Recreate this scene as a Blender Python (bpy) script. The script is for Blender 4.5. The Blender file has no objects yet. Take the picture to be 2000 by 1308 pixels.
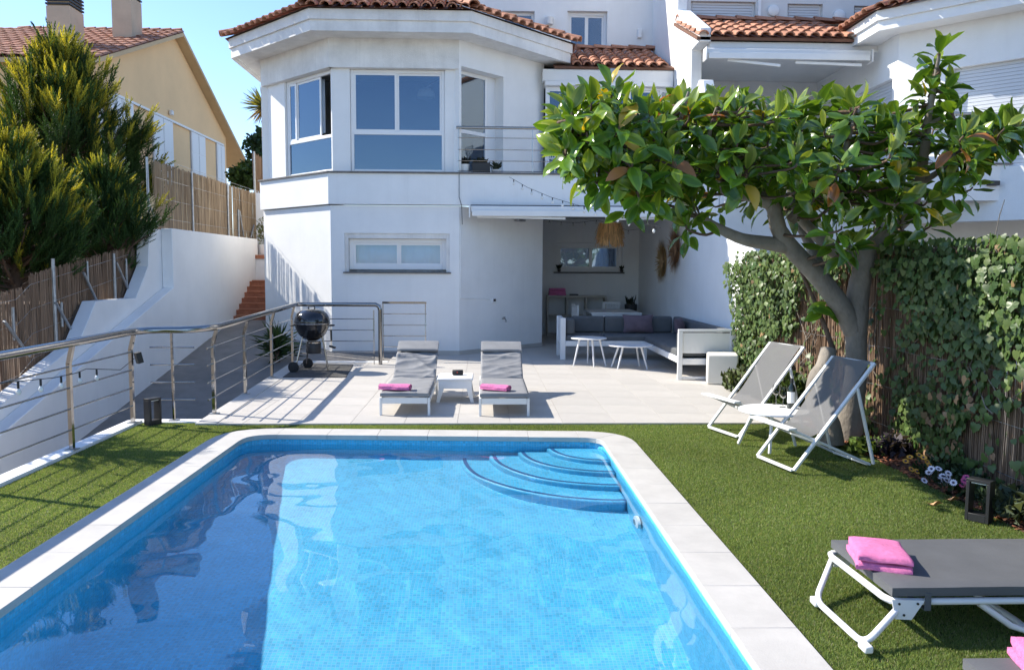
import bpy, math, random
import numpy as np
from mathutils import Vector, Matrix
random.seed(7)
rng = np.random.default_rng(7)
SC = bpy.context.scene
COL = SC.collection
PI = math.pi
R_ = math.radians

# ------------------------------------------------------------------ camera
F = 1550.0                       # focal length in pixels of the 2000 px wide photograph
PITCH, YAW, ROLL = R_(4.83), R_(2.03), R_(0.30)
CAM = Vector((0, 0, 1.75))
RM = (Matrix.Rotation(-YAW, 3, 'Z') @ Matrix.Rotation(PI / 2 - PITCH, 3, 'X') @ Matrix.Rotation(ROLL, 3, 'Z'))
cd = bpy.data.cameras.new('camera')
cam = bpy.data.objects.new('camera', cd)
COL.objects.link(cam)
cam.matrix_world = Matrix.Translation(CAM) @ RM.to_4x4()
cd.sensor_fit = 'HORIZONTAL'
cd.sensor_width = 36.0
cd.lens = 36.0 * F / 2000.0
cd.clip_start = 0.05
cd.clip_end = 3000
SC.camera = cam

# ------------------------------------------------------------------ light
SUNV = Vector((-1.10, 0.42, 1.0))
world = bpy.data.worlds.new('World')
SC.world = world
world.use_nodes = True
wn = world.node_tree
sky = wn.nodes.new('ShaderNodeTexSky')
sky.sky_type = 'NISHITA'
sky.sun_disc = False
sky.sun_elevation = math.atan2(SUNV.z, math.hypot(SUNV.x, SUNV.y))
sky.sun_rotation = math.atan2(SUNV.x, SUNV.y)
sky.air_density = 1.0
sky.dust_density = 0.1
sky.ozone_density = 5.5
sky.altitude = 0
stint = wn.nodes.new('ShaderNodeMix')
stint.data_type = 'RGBA'
stint.blend_type = 'MULTIPLY'
stint.inputs[0].default_value = 1.0
stint.inputs[7].default_value = (1.0, .955, .97, 1)       # the whole sky, a touch less green
wn.links.new(sky.outputs[0], stint.inputs[6])
wn.links.new(stint.outputs[2], wn.nodes['Background'].inputs[0])
wn.nodes['Background'].inputs[1].default_value = 0.145
sl = bpy.data.lights.new('sun', 'SUN')
sl.energy = 4.4
sl.angle = R_(0.5)
sl.color = (1.0, 0.935, 0.82)
sl.cycles.is_caustics_light = True
sun = bpy.data.objects.new('sun', sl)
COL.objects.link(sun)
sun.rotation_euler = SUNV.to_track_quat('Z', 'Y').to_euler()
SC.view_settings.view_transform = 'Standard'
SC.view_settings.look = 'None'
SC.view_settings.exposure = 0.93
SC.view_settings.gamma = 1.0
SC.view_settings.use_curve_mapping = False
SC.cycles.use_denoising = True
SC.cycles.max_bounces = 10
SC.cycles.transparent_max_bounces = 24
SC.cycles.sample_clamp_indirect = 8.0


def ray(px, py):
    return RM @ Vector(((px - 1000) / F, (654 - py) / F, -1.0))


def at(px, py, X=None, Y=None, Z=None):
    """world point seen at a photograph pixel, on the plane X=, Y= or Z="""
    d = ray(px, py)
    if X is not None:
        t = (X - CAM.x) / d.x
    elif Y is not None:
        t = (Y - CAM.y) / d.y
    else:
        t = (Z - CAM.z) / d.z
    return CAM + d * t


def proj(p):
    q = RM.transposed() @ (Vector(p) - CAM)
    return 1000 + F * q.x / -q.z, 654 - F * q.y / -q.z


# ------------------------------------------------------------------ materials
def links(nt):
    return nt.links.new


def mk(name, col, rough=0.6, metal=0.0, var=None, bump=None, objrand=0.0, spec=None, coat=0.0, coord='Object',
       stretch=(1, 1, 1), col2=None, aniso=None, streak=0):
    """principled material with optional noise colour variation (scale, amount) and bump (scale, distance)"""
    m = bpy.data.materials.new(name)
    m.use_nodes = True
    nt = m.node_tree
    b = nt.nodes['Principled BSDF']
    L = nt.links.new
    b.inputs['Base Color'].default_value = (*col, 1)
    b.inputs['Roughness'].default_value = rough
    b.inputs['Metallic'].default_value = metal
    if spec is not None:
        b.inputs['Specular IOR Level'].default_value = spec
    if coat:
        b.inputs['Coat Weight'].default_value = coat
        b.inputs['Coat Roughness'].default_value = 0.08
    tc = nt.nodes.new('ShaderNodeTexCoord')
    mp = nt.nodes.new('ShaderNodeMapping')
    mp.inputs['Scale'].default_value = stretch
    L(tc.outputs[coord], mp.inputs['Vector'])
    csock = None
    if var:
        n = nt.nodes.new('ShaderNodeTexNoise')
        n.inputs['Scale'].default_value = var[0]
        n.inputs['Detail'].default_value = 6
        n.inputs['Roughness'].default_value = 0.65
        L(mp.outputs[0], n.inputs['Vector'])
        mx = nt.nodes.new('ShaderNodeMix')
        mx.data_type = 'RGBA'
        c2 = col2 if col2 else tuple(max(0, c * (1 - var[1])) for c in col)
        mx.inputs[6].default_value = (*c2, 1)
        mx.inputs[7].default_value = (*(min(1, c * (1 + (0 if col2 else var[1] * .35))) for c in col), 1)
        rp = nt.nodes.new('ShaderNodeMapRange')
        rp.inputs[1].default_value = 0.32
        rp.inputs[2].default_value = 0.68
        L(n.outputs[0], rp.inputs[0])
        L(rp.outputs[0], mx.inputs[0])
        csock = mx.outputs[2]
    if streak:
        mp2 = nt.nodes.new('ShaderNodeMapping')
        mp2.inputs['Scale'].default_value = (5.5, 5.5, .28)
        L(tc.outputs[coord], mp2.inputs['Vector'])
        n3 = nt.nodes.new('ShaderNodeTexNoise')
        n3.inputs['Scale'].default_value = 1.0
        n3.inputs['Detail'].default_value = 7
        n3.inputs['Roughness'].default_value = .7
        L(mp2.outputs[0], n3.inputs['Vector'])
        r3 = nt.nodes.new('ShaderNodeMapRange')
        r3.inputs[1].default_value = .50
        r3.inputs[2].default_value = .78
        r3.inputs[3].default_value = 0
        r3.inputs[4].default_value = streak
        L(n3.outputs[0], r3.inputs[0])
        m3 = nt.nodes.new('ShaderNodeMix')
        m3.data_type = 'RGBA'
        L(r3.outputs[0], m3.inputs[0])
        L(csock, m3.inputs[6])
        m3.inputs[7].default_value = (.30, .28, .25, 1)
        csock = m3.outputs[2]
    if objrand:
        oi = nt.nodes.new('ShaderNodeObjectInfo')
        hs = nt.nodes.new('ShaderNodeHueSaturation')
        r1 = nt.nodes.new('ShaderNodeMapRange')
        r1.inputs[3].default_value = 1 - objrand
        r1.inputs[4].default_value = 1 + objrand
        L(oi.outputs['Random'], r1.inputs[0])
        L(r1.outputs[0], hs.inputs['Value'])
        if csock:
            L(csock, hs.inputs['Color'])
        else:
            hs.inputs['Color'].default_value = (*col, 1)
        csock = hs.outputs[0]
    if csock:
        L(csock, b.inputs['Base Color'])
    if bump:
        n2 = nt.nodes.new('ShaderNodeTexNoise')
        n2.inputs['Scale'].default_value = bump[0]
        n2.inputs['Detail'].default_value = 5
        L(mp.outputs[0], n2.inputs['Vector'])
        bp = nt.nodes.new('ShaderNodeBump')
        bp.inputs['Strength'].default_value = 1.0
        bp.inputs['Distance'].default_value = bump[1]
        L(n2.outputs[0], bp.inputs['Height'])
        L(bp.outputs[0], b.inputs['Normal'])
    return m


def mk_attr(name, rough=0.5, trans=0.25, spec=0.5, attr='col', coat=0.0, tcol=(1.9, 1.7, 0.7, 1)):
    """foliage: colour from a mesh attribute (the leaf's own colour), part of the light shines through"""
    m = bpy.data.materials.new(name)
    m.use_nodes = True
    nt = m.node_tree
    L = nt.links.new
    b = nt.nodes['Principled BSDF']
    out = nt.nodes['Material Output']
    a = nt.nodes.new('ShaderNodeAttribute')
    a.attribute_name = attr
    L(a.outputs['Color'], b.inputs['Base Color'])
    b.inputs['Roughness'].default_value = rough
    b.inputs['Specular IOR Level'].default_value = spec
    if coat:
        b.inputs['Coat Weight'].default_value = coat
        b.inputs['Coat Roughness'].default_value = 0.2
    t = nt.nodes.new('ShaderNodeBsdfTranslucent')
    g = nt.nodes.new('ShaderNodeMix')
    g.data_type = 'RGBA'
    g.blend_type = 'MULTIPLY'
    g.inputs[0].default_value = 1
    L(a.outputs['Color'], g.inputs[6])
    g.inputs[7].default_value = tcol
    L(g.outputs[2], t.inputs['Color'])
    mx = nt.nodes.new('ShaderNodeMixShader')
    mx.inputs[0].default_value = trans
    L(b.outputs[0], mx.inputs[1])
    L(t.outputs[0], mx.inputs[2])
    L(mx.outputs[0], out.inputs['Surface'])
    return m


def mk_obj_leaf(name, rough, trans, ca, cb, cc, edge=False):
    """single leaf objects: each has its own green picked by the object's random number"""
    m = mk_attr(name, rough, trans, 0.5)
    nt = m.node_tree
    L = nt.links.new
    a = [n for n in nt.nodes if n.type == 'ATTRIBUTE'][0]
    oi = nt.nodes.new('ShaderNodeObjectInfo')
    cr = nt.nodes.new('ShaderNodeValToRGB')
    cr.color_ramp.elements[0].color = (*ca, 1)
    cr.color_ramp.elements[1].color = (*cc, 1)
    e = cr.color_ramp.elements.new(0.6)
    e.color = (*cb, 1)
    L(oi.outputs['Random'], cr.inputs[0])
    src = cr.outputs[0]
    if edge:                                     # paler margin of the leaf, kept as a mesh attribute
        ea = nt.nodes.new('ShaderNodeAttribute')
        ea.attribute_name = 'edge'
        em = nt.nodes.new('ShaderNodeMix')
        em.data_type = 'RGBA'
        em.blend_type = 'MULTIPLY'
        em.inputs[0].default_value = 1
        L(src, em.inputs[6])
        L(ea.outputs['Color'], em.inputs[7])
        src = em.outputs[2]
    for lk in list(nt.links):
        if lk.from_node == a:
            to = lk.to_socket
            nt.links.remove(lk)
            L(src, to)
    return m


def mk_mosaic(name, plane, base, size=0.025):
    m = bpy.data.materials.new(name)
    m.use_nodes = True
    nt = m.node_tree
    L = nt.links.new
    b = nt.nodes['Principled BSDF']
    tc = nt.nodes.new('ShaderNodeTexCoord')
    sx = nt.nodes.new('ShaderNodeSeparateXYZ')
    L(tc.outputs['Object'], sx.inputs[0])
    cx = nt.nodes.new('ShaderNodeCombineXYZ')
    if plane == 'xy':
        L(sx.outputs[0], cx.inputs[0])
        L(sx.outputs[1], cx.inputs[1])
    else:
        ad = nt.nodes.new('ShaderNodeMath')
        L(sx.outputs[0], ad.inputs[0])
        L(sx.outputs[1], ad.inputs[1])
        L(ad.outputs[0], cx.inputs[0])
        L(sx.outputs[2], cx.inputs[1])
    br = nt.nodes.new('ShaderNodeTexBrick')
    br.offset = 0
    br.inputs['Scale'].default_value = 1
    br.inputs['Brick Width'].default_value = size
    br.inputs['Row Height'].default_value = size
    br.inputs['Mortar Size'].default_value = size * 0.09
    br.inputs['Color1'].default_value = (*(c * 0.80 for c in base), 1)
    br.inputs['Color2'].default_value = (*(min(1, c * 1.1) for c in base), 1)
    br.inputs['Mortar'].default_value = (*(min(1, c * 0.72 + 0.16) for c in base), 1)
    L(cx.outputs[0], br.inputs['Vector'])
    # patches of slightly different batches of glass tile
    n = nt.nodes.new('ShaderNodeTexNoise')
    n.inputs['Scale'].default_value = 9
    n.inputs['Detail'].default_value = 4
    L(tc.outputs['Object'], n.inputs['Vector'])
    hs = nt.nodes.new('ShaderNodeHueSaturation')
    mr = nt.nodes.new('ShaderNodeMapRange')
    mr.inputs[1].default_value = .3
    mr.inputs[2].default_value = .7
    mr.inputs[3].default_value = .92
    mr.inputs[4].default_value = 1.05
    L(n.outputs[0], mr.inputs[0])
    L(mr.outputs[0], hs.inputs['Value'])
    L(br.outputs['Color'], hs.inputs['Color'])
    L(hs.outputs[0], b.inputs['Base Color'])
    b.inputs['Roughness'].default_value = 0.35
    bp = nt.nodes.new('ShaderNodeBump')
    bp.inputs['Distance'].default_value = 0.002
    bp.invert = True
    L(br.outputs['Fac'], bp.inputs['Height'])
    L(bp.outputs[0], b.inputs['Normal'])
    return m


def mk_glass(name, refl, tint, gtint=(0.8, 0.9, 1.0)):
    """window pane: looks through into the room and mirrors what stands outside"""
    m = bpy.data.materials.new(name)
    m.use_nodes = True
    nt = m.node_tree
    L = nt.links.new
    nt.nodes.remove(nt.nodes['Principled BSDF'])
    out = nt.nodes['Material Output']
    tr = nt.nodes.new('ShaderNodeBsdfTransparent')
    tr.inputs[0].default_value = (*tint, 1)
    gl = nt.nodes.new('ShaderNodeBsdfGlossy')
    gl.inputs['Color'].default_value = (*gtint, 1)
    gl.inputs['Roughness'].default_value = 0.0
    fr = nt.nodes.new('ShaderNodeFresnel')
    fr.inputs[0].default_value = 1.5
    ma = nt.nodes.new('ShaderNodeMath')
    ma.operation = 'ADD'
    ma.use_clamp = True
    ma.inputs[1].default_value = refl
    L(fr.outputs[0], ma.inputs[0])
    mx = nt.nodes.new('ShaderNodeMixShader')
    L(ma.outputs[0], mx.inputs[0])
    L(tr.outputs[0], mx.inputs[1])
    L(gl.outputs[0], mx.inputs[2])
    L(mx.outputs[0], out.inputs['Surface'])
    # panes are never perfectly flat
    tc = nt.nodes.new('ShaderNodeTexCoord')
    n = nt.nodes.new('ShaderNodeTexNoise')
    n.inputs['Scale'].default_value = 1.3
    L(tc.outputs['Object'], n.inputs['Vector'])
    bp = nt.nodes.new('ShaderNodeBump')
    bp.inputs['Distance'].default_value = 0.004
    L(n.outputs[0], bp.inputs['Height'])
    L(bp.outputs[0], gl.inputs['Normal'])
    return m


M = {}
M['white'] = mk('white_render', (.83, .83, .82), .85, var=(1.1, .06), bump=(60, .004), streak=.07)
M['white_old'] = mk('white_render_weathered', (.79, .78, .76), .85, var=(2.2, .16), bump=(45, .005), streak=.20)
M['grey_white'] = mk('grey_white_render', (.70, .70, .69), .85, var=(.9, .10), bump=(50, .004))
M['frame'] = mk('white_lacquered_frame', (.80, .80, .80), .3)
M['alu'] = mk('white_aluminium', (.78, .78, .77), .35, var=(3, .05))
M['plastic'] = mk('white_plastic', (.82, .81, .79), .4, var=(4, .04))
M['steel'] = mk('stainless_steel', (.36, .345, .33), .09, metal=1.0, bump=(14, .0006))
M['steel_dull'] = mk('galvanised_steel', (.42, .43, .44), .45, metal=.8, var=(12, .25))
M['dark'] = mk('black_metal', (.018, .018, .02), .45)
M['enamel'] = mk('black_enamel', (.012, .012, .014), .12, coat=.6)
M['rubber'] = mk('black_rubber', (.02, .02, .02), .7)
M['ledge'] = mk('dark_stone_ledge', (.16, .15, .145), .55, var=(9, .4))
M['cushion'] = mk('grey_cushion_fabric', (.25, .25, .255), .75, var=(5, .12), bump=(160, .001))
M['cushion_dark'] = mk('slate_cushion_fabric', (.10, .107, .113), .8, var=(5, .15), bump=(160, .001))
M['pillow'] = mk('mauve_pillow_fabric', (.13, .095, .115), .85, var=(7, .2), bump=(150, .001))
M['sling'] = mk('grey_mesh_sling', (.15, .15, .152), .7, var=(160, .25), bump=(300, .001))
M['towel'] = mk('pink_terry_towel', (.84, .23, .47), .95, var=(45, .22), bump=(260, .010))
M['tile'] = mk('pale_paving_tile', (.515, .485, .445), .55, var=(2.3, .10), bump=(40, .0008), objrand=.05)
M['coping'] = mk('pale_coping_stone', (.495, .475, .445), .7, var=(3.5, .12), bump=(120, .0012), objrand=.025)
M['joint'] = mk('cement_joint', (.49, .465, .43), .9, var=(20, .2))
M['asphalt'] = mk('grey_ramp_paving', (.23, .215, .20), .8, var=(2.5, .25), bump=(80, .004))
M['earth'] = mk('dry_earth', (.16, .11, .075), .95, var=(3, .4), bump=(12, .03))
M['mulch'] = mk('bark_mulch', (.13, .055, .03), .95, var=(25, .5), bump=(40, .02))
M['groundm'] = mk('dry_ground', (.26, .22, .17), .95, var=(.3, .3))
M['lawnbase'] = mk('turf_backing', (.10, .13, .035), .95, var=(40, .4))
M['grass'] = mk_attr('artificial_grass', .6, .48, .3, tcol=(1.25, 1.15, .8, 1))
M['terracotta'] = mk('terracotta', (.42, .16, .085), .8, var=(6, .3), bump=(60, .003))
M['rooftile'] = mk('clay_roof_tile', (.47, .215, .13), .8, var=(7, .42), bump=(70, .004), objrand=.22, coord='Generated')
M['roofbase'] = mk('roof_underlay', (.20, .10, .065), .9, var=(5, .3))
M['mortar'] = mk('old_mortar', (.42, .38, .33), .9, var=(8, .3))
M['yellow'] = mk('ochre_render', (.88, .60, .32), .85, var=(.5, .08), bump=(50, .004))
M['yellow_trim'] = mk('ochre_trim', (.60, .45, .27), .85, var=(.8, .12))
M['chimney'] = mk('beige_chimney_render', (.55, .43, .31), .85, var=(1.5, .12), bump=(50, .004))
M['shutter'] = mk('white_shutter', (.78, .78, .77), .45)
M['roller'] = mk('pale_roller_shutter', (.60, .62, .65), .5)
M['reed'] = mk('dry_reed', (.40, .30, .19), .85, var=(3.0, .45), stretch=(6, 6, .5), objrand=.0)
M['reed_old'] = mk('weathered_reed', (.34, .215, .135), .85, var=(3.0, .5), stretch=(6, 6, .5))
M['bark'] = mk('smooth_grey_bark', (.27, .235, .195), .85, var=(5, .35), bump=(22, .012), stretch=(1, 1, .6))
M['bark_dark'] = mk('brown_bark', (.14, .09, .06), .9, var=(8, .4), bump=(25, .02))
M['conifer'] = mk_attr('conifer_needles', .6, .20, .25)
M['bush'] = mk_attr('bush_leaves', .5, .22, .3)
M['ivyleaf'] = mk_attr('ivy_leaves', .42, .16, .4)
M['ficusleaf'] = mk_attr('rubber_tree_leaves', .22, .24, .6)
M['ficus_single'] = mk_obj_leaf('rubber_tree_leaf', .20, .20, (.055, .13, .014), (.11, .215, .018), (.23, .31, .028), True)
M['ivy_single'] = mk_obj_leaf('ivy_leaf', .42, .18, (.034, .072, .020), (.06, .11, .026), (.10, .15, .042))
M['straw'] = mk('raffia_straw', (.52, .33, .165), .85, var=(10, .35))
M['straw_dark'] = mk('brown_raffia', (.34, .19, .10), .85, var=(10, .35))
M['curtain'] = mk('white_curtain', (.66, .73, .82), .9, var=(2, .08))
M['room'] = mk('room_wall', (.40, .40, .41), .9)
M['roomfloor'] = mk('room_floor', (.18, .14, .11), .5)
M['glass'] = mk_glass('window_glass', .10, (.72, .77, .80), (.60, .78, 1.0))
M['glass_low'] = mk_glass('clear_window_glass', .05, (.80, .90, 1.0), (.7, .85, 1.0))
M['glass_dark'] = mk_glass('tinted_window_glass', .10, (.40, .44, .48), (.70, .84, 1.0))
M['bottle'] = mk('dark_green_bottle', (.012, .018, .012), .08, coat=.4)
M['paper'] = mk('label_paper', (.8, .79, .76), .8)
M['clear'] = None
M['soap'] = mk('cable_black', (.02, .02, .02), .6)
M['bulb'] = mk('frosted_bulb', (.75, .75, .72), .15, coat=.5)
M['red'] = mk('red_print', (.6, .03, .02), .5)
M['white_pot'] = mk('white_pot', (.75, .74, .72), .5)
M['black_pot'] = mk('black_pot', (.03, .03, .03), .6)
M['petal_white'] = mk('white_petals', (.8, .74, .8), .7)
M['petal_yellow'] = mk('yellow_petals', (.75, .36, .05), .7)
M['petal_pink'] = mk('pink_petals', (.6, .10, .25), .7)
M['flower_eye'] = mk('dark_flower_eye', (.05, .03, .08), .7)
M['dryleaf'] = mk('dry_brown_leaf', (.42, .24, .12), .85, objrand=.2)
M['beige_cube'] = mk('cream_resin_pouf', (.80, .755, .665), .5, var=(3, .05))
M['shelf'] = mk('light_wood_shelf', (.46, .42, .36), .5)
M['tablecloth'] = mk('table_top', (.5, .5, .5), .5)
M['mos_floor'] = mk_mosaic('pool_floor_mosaic', 'xy', (.085, .595, .87))
M['mos_wall'] = mk_mosaic('pool_wall_mosaic', 'v', (.07, .52, .80))
M['mos_line'] = mk('dark_blue_mosaic', (.035, .11, .27), .35)

gm = bpy.data.materials.new('clear_glass')
gm.use_nodes = True
gb = gm.node_tree.nodes['Principled BSDF']
gb.inputs['Transmission Weight'].default_value = 1
gb.inputs['Roughness'].default_value = 0
gb.inputs['IOR'].default_value = 1.2
M['clear'] = gm

wm = bpy.data.materials.new('pool_water')
wm.use_nodes = True
wt = wm.node_tree
wt.nodes.clear()
wg = wt.nodes.new('ShaderNodeBsdfGlass')
wg.inputs['IOR'].default_value = 1.33
wg.inputs['Roughness'].default_value = 0.0
wg.inputs['Color'].default_value = (.97, .99, 1, 1)
wo = wt.nodes.new('ShaderNodeOutputMaterial')
wt.links.new(wg.outputs[0], wo.inputs['Surface'])
M['water'] = wm

# ------------------------------------------------------------------ mesh helpers
WM = {}


class MB:
    def __init__(self):
        self.v = []
        self.f = []

    def add(self, vs, fs):
        o = len(self.v)
        self.v.extend(tuple(p) for p in vs)
        self.f.extend(tuple(i + o for i in f) for f in fs)
        return self

    def box(self, x0, x1, y0, y1, z0, z1):
        if x0 > x1: x0, x1 = x1, x0
        if y0 > y1: y0, y1 = y1, y0
        if z0 > z1: z0, z1 = z1, z0
        return self.add([(x0, y0, z0), (x1, y0, z0), (x1, y1, z0), (x0, y1, z0),
                         (x0, y0, z1), (x1, y0, z1), (x1, y1, z1), (x0, y1, z1)],
                        [(3, 2, 1, 0), (4, 5, 6, 7), (0, 1, 5, 4), (1, 2, 6, 5), (2, 3, 7, 6), (3, 0, 4, 7)])

    def prism(self, a, b):
        """two matching rings of points joined"""
        n = len(a)
        return self.add(list(a) + list(b), [tuple(range(n))[::-1], tuple(range(n, 2 * n))] +
                        [(i, (i + 1) % n, n + (i + 1) % n, n + i) for i in range(n)])

    def bar(self, p0, p1, w, h, up=(0, 0, 1)):
        p0, p1, up = Vector(p0), Vector(p1), Vector(up)
        d = (p1 - p0).normalized()
        s = d.cross(up)
        if s.length < 1e-4:
            s = d.cross(Vector((1, 0, 0)))
        s.normalize()
        u = s.cross(d).normalized()
        q = [s * (w / 2) + u * (h / 2), -s * (w / 2) + u * (h / 2), -s * (w / 2) - u * (h / 2), s * (w / 2) - u * (h / 2)]
        return self.prism([p0 + k for k in q], [p1 + k for k in q])

    def tube(self, pts, r, seg=8, cap=True, squash=None):
        pts = [Vector(p) for p in pts]
        n = len(pts)
        rs = r if isinstance(r, (list, tuple)) else [r] * n
        ref = None
        rings = []
        for i, p in enumerate(pts):
            d = (pts[min(i + 1, n - 1)] - pts[max(i - 1, 0)])
            if d.length < 1e-9:
                d = Vector((0, 0, 1))
            d.normalize()
            if ref is None:
                ref = d.orthogonal().normalized()
            else:
                ref = (ref - d * ref.dot(d))
                ref = ref.normalized() if ref.length > 1e-6 else d.orthogonal().normalized()
            bn = d.cross(ref)
            rings.append([p + (ref * math.cos(2 * PI * k / seg) + bn * math.sin(2 * PI * k / seg)) * rs[i] for k in range(seg)])
        vs = [q for rg in rings for q in rg]
        fs = []
        for i in range(n - 1):
            for k in range(seg):
                fs.append((i * seg + k, i * seg + (k + 1) % seg, (i + 1) * seg + (k + 1) % seg, (i + 1) * seg + k))
        if cap:
            fs.append(tuple(range(seg))[::-1])
            fs.append(tuple((n - 1) * seg + k for k in range(seg)))
        return self.add(vs, fs)

    def lathe(self, prof, c=(0, 0, 0), seg=20, axis='Z'):
        c = Vector(c)
        vs, fs = [], []
        for r, z in prof:
            for k in range(seg):
                a = 2 * PI * k / seg
                x, y = r * math.cos(a), r * math.sin(a)
                vs.append(c + (Vector((x, y, z)) if axis == 'Z' else Vector((z, x, y)) if axis == 'X' else Vector((x, z, y))))
        n = len(prof)
        for i in range(n - 1):
            for k in range(seg):
                fs.append((i * seg + k, i * seg + (k + 1) % seg, (i + 1) * seg + (k + 1) % seg, (i + 1) * seg + k))
        fs.append(tuple(range(seg))[::-1])
        fs.append(tuple((n - 1) * seg + k for k in range(seg)))
        return self.add(vs, fs)

    def grid(self, fn, nu, nv):
        vs = [fn(i / nu, j / nv) for j in range(nv + 1) for i in range(nu + 1)]
        fs = [(j * (nu + 1) + i, j * (nu + 1) + i + 1, (j + 1) * (nu + 1) + i + 1, (j + 1) * (nu + 1) + i)
              for j in range(nv) for i in range(nu)]
        return self.add(vs, fs)

    def xf(self, mat):
        self.v = [tuple(mat @ Vector(p)) for p in self.v]
        return self

    def build(self, name, mat, parent=None, smooth=None, bevel=0.0, label=None, kind=None, bseg=2):
        me = bpy.data.meshes.new(name)
        vs = self.v
        if parent is not None:
            inv = WM[parent.name].inverted()
            vs = [inv @ Vector(p) for p in vs]
        me.from_pydata([tuple(p) for p in vs], [], self.f)
        me.materials.append(mat if not isinstance(mat, str) else M[mat])
        if smooth is not None:
            me.shade_smooth()
            if smooth < 179:
                me.set_sharp_from_angle(angle=R_(smooth))
        me.update()
        o = bpy.data.objects.new(name, me)
        COL.objects.link(o)
        if parent is not None:
            o.parent = parent
            WM[o.name] = WM[parent.name]
        else:
            WM[o.name] = Matrix.Identity(4)
        if bevel:
            bv = o.modifiers.new('bevel', 'BEVEL')
            bv.width = bevel
            bv.segments = bseg
            bv.limit_method = 'ANGLE'
            bv.angle_limit = R_(40)
            if smooth is None:
                me.shade_smooth()
                me.set_sharp_from_angle(angle=R_(35))
        if label: o['label'] = label
        if kind: o['kind'] = kind
        return o


def tag(o, label, cat, group=None, kind=None):
    if label: o['label'] = label
    if cat: o['category'] = cat
    if group: o['group'] = group
    if kind: o['kind'] = kind
    return o


def thing(name, label, cat, loc=(0, 0, 0), rz=0.0, group=None):
    o = bpy.data.objects.new(name, None)
    COL.objects.link(o)
    o.empty_display_size = 0.1
    o.location = loc
    o.rotation_euler = (0, 0, rz)
    WM[o.name] = Matrix.Translation(Vector(loc)) @ Matrix.Rotation(rz, 4, 'Z')
    return tag(o, label, cat, group)


def structure(o):
    o['kind'] = 'structure'
    return o


def copy_tree(o, loc=None, rz=None, label=None, parent=None):
    c = o.copy()
    COL.objects.link(c)
    if parent is not None:
        c.parent = parent
    if loc is not None:
        c.location = loc
    if rz is not None:
        c.rotation_euler = (0, 0, rz)
    if label: c['label'] = label
    WM[c.name] = Matrix.Translation(c.location) @ Matrix.Rotation(c.rotation_euler.z, 4, 'Z')
    for ch in list(o.children):
        copy_tree(ch, parent=c)
    return c


def inst(name, me, mw, parent, label=None):
    """a piece that shares mesh data, at world matrix mw under parent"""
    o = bpy.data.objects.new(name, me)
    COL.objects.link(o)
    o.parent = parent
    o.matrix_basis = WM[parent.name].inverted() @ mw
    return o


def mesh_np(name, verts, faces_loops, nside, mat, attr=None, parent=None, smooth=False):
    """fast mesh from numpy arrays; faces all have nside corners; attr = per-face rgb"""
    me = bpy.data.meshes.new(name)
    verts = np.asarray(verts, dtype=np.float32)
    if parent is not None:
        inv = np.array(WM[parent.name].inverted())
        verts = verts @ inv[:3, :3].T.astype(np.float32) + inv[:3, 3].astype(np.float32)
    fl = np.asarray(faces_loops, dtype=np.int32).reshape(-1)
    nf = len(fl) // nside
    me.vertices.add(len(verts))
    me.vertices.foreach_set('co', verts.reshape(-1))
    me.loops.add(len(fl))
    me.loops.foreach_set('vertex_index', fl)
    me.polygons.add(nf)
    me.polygons.foreach_set('loop_start', np.arange(0, nf * nside, nside, dtype=np.int32))
    me.update(calc_edges=True)
    if attr is not None:
        a = me.attributes.new('col', 'FLOAT_COLOR', 'FACE')
        c = np.ones((nf, 4), dtype=np.float32)
        c[:, :3] = attr
        a.data.foreach_set('color', c.reshape(-1))
    if smooth:
        me.shade_smooth()
    me.materials.append(M[mat] if isinstance(mat, str) else mat)
    o = bpy.data.objects.new(name, me)
    COL.objects.link(o)
    if parent is not None:
        o.parent = parent
        WM[o.name] = WM[parent.name]
    else:
        WM[o.name] = Matrix.Identity(4)
    return o


def scatter(name, tv, tf, nside, mats, cols, mat, parent=None, smooth=False, ftone=None):
    """template verts tv (n,3), faces tf (m,nside), placed by (k,3,4) matrices with a colour each (k,3)"""
    tv = np.asarray(tv, np.float32)
    tf = np.asarray(tf, np.int32)
    mats = np.asarray(mats, np.float32)
    k = len(mats)
    V = np.einsum('kij,nj->kni', mats[:, :, :3], tv) + mats[:, None, :, 3]
    Fc = tf[None] + (np.arange(k, dtype=np.int32) * len(tv))[:, None, None]
    A = np.repeat(np.asarray(cols, np.float32), len(tf), axis=0)
    if ftone is not None:
        A = A * np.tile(np.asarray(ftone, np.float32), (k, 1))
    return mesh_np(name, V.reshape(-1, 3), Fc.reshape(-1), nside, mat, A, parent, smooth)


def frame_mat(pos, fwd, up, sx=1, sy=1, sz=1):
    """3x4 matrix: x across, y along fwd, z up-ish"""
    y = Vector(fwd).normalized()
    x = y.cross(Vector(up))
    if x.length < 1e-4:
        x = y.orthogonal()
    x.normalize()
    z = x.cross(y)
    return np.array([[x.x * sx, y.x * sy, z.x * sz, pos[0]], [x.y * sx, y.y * sy, z.y * sz, pos[1]], [x.z * sx, y.z * sy, z.z * sz, pos[2]]], np.float32)


def m34_to_4(m):
    return Matrix([list(map(float, r)) for r in m] + [[0, 0, 0, 1]])


def rdir():
    while True:
        v = Vector((random.uniform(-1, 1), random.uniform(-1, 1), random.uniform(-1, 1)))
        if .05 < v.length < 1:
            return v.normalized()

# =================================================================== GROUND, POOL, TERRACE, LAWN
mb = MB(); mb.box(-400, 400, -300, 600, -3.2, -3.0)
structure(mb.build('ground', 'groundm'))

YT = 8.86                                   # front edge of the terrace
XI0, XI1, YN = -2.46, 1.21, 0.6             # inner pool outline
YF0, YF1 = 8.27, 8.07                       # far edge, left and right corner


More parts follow.
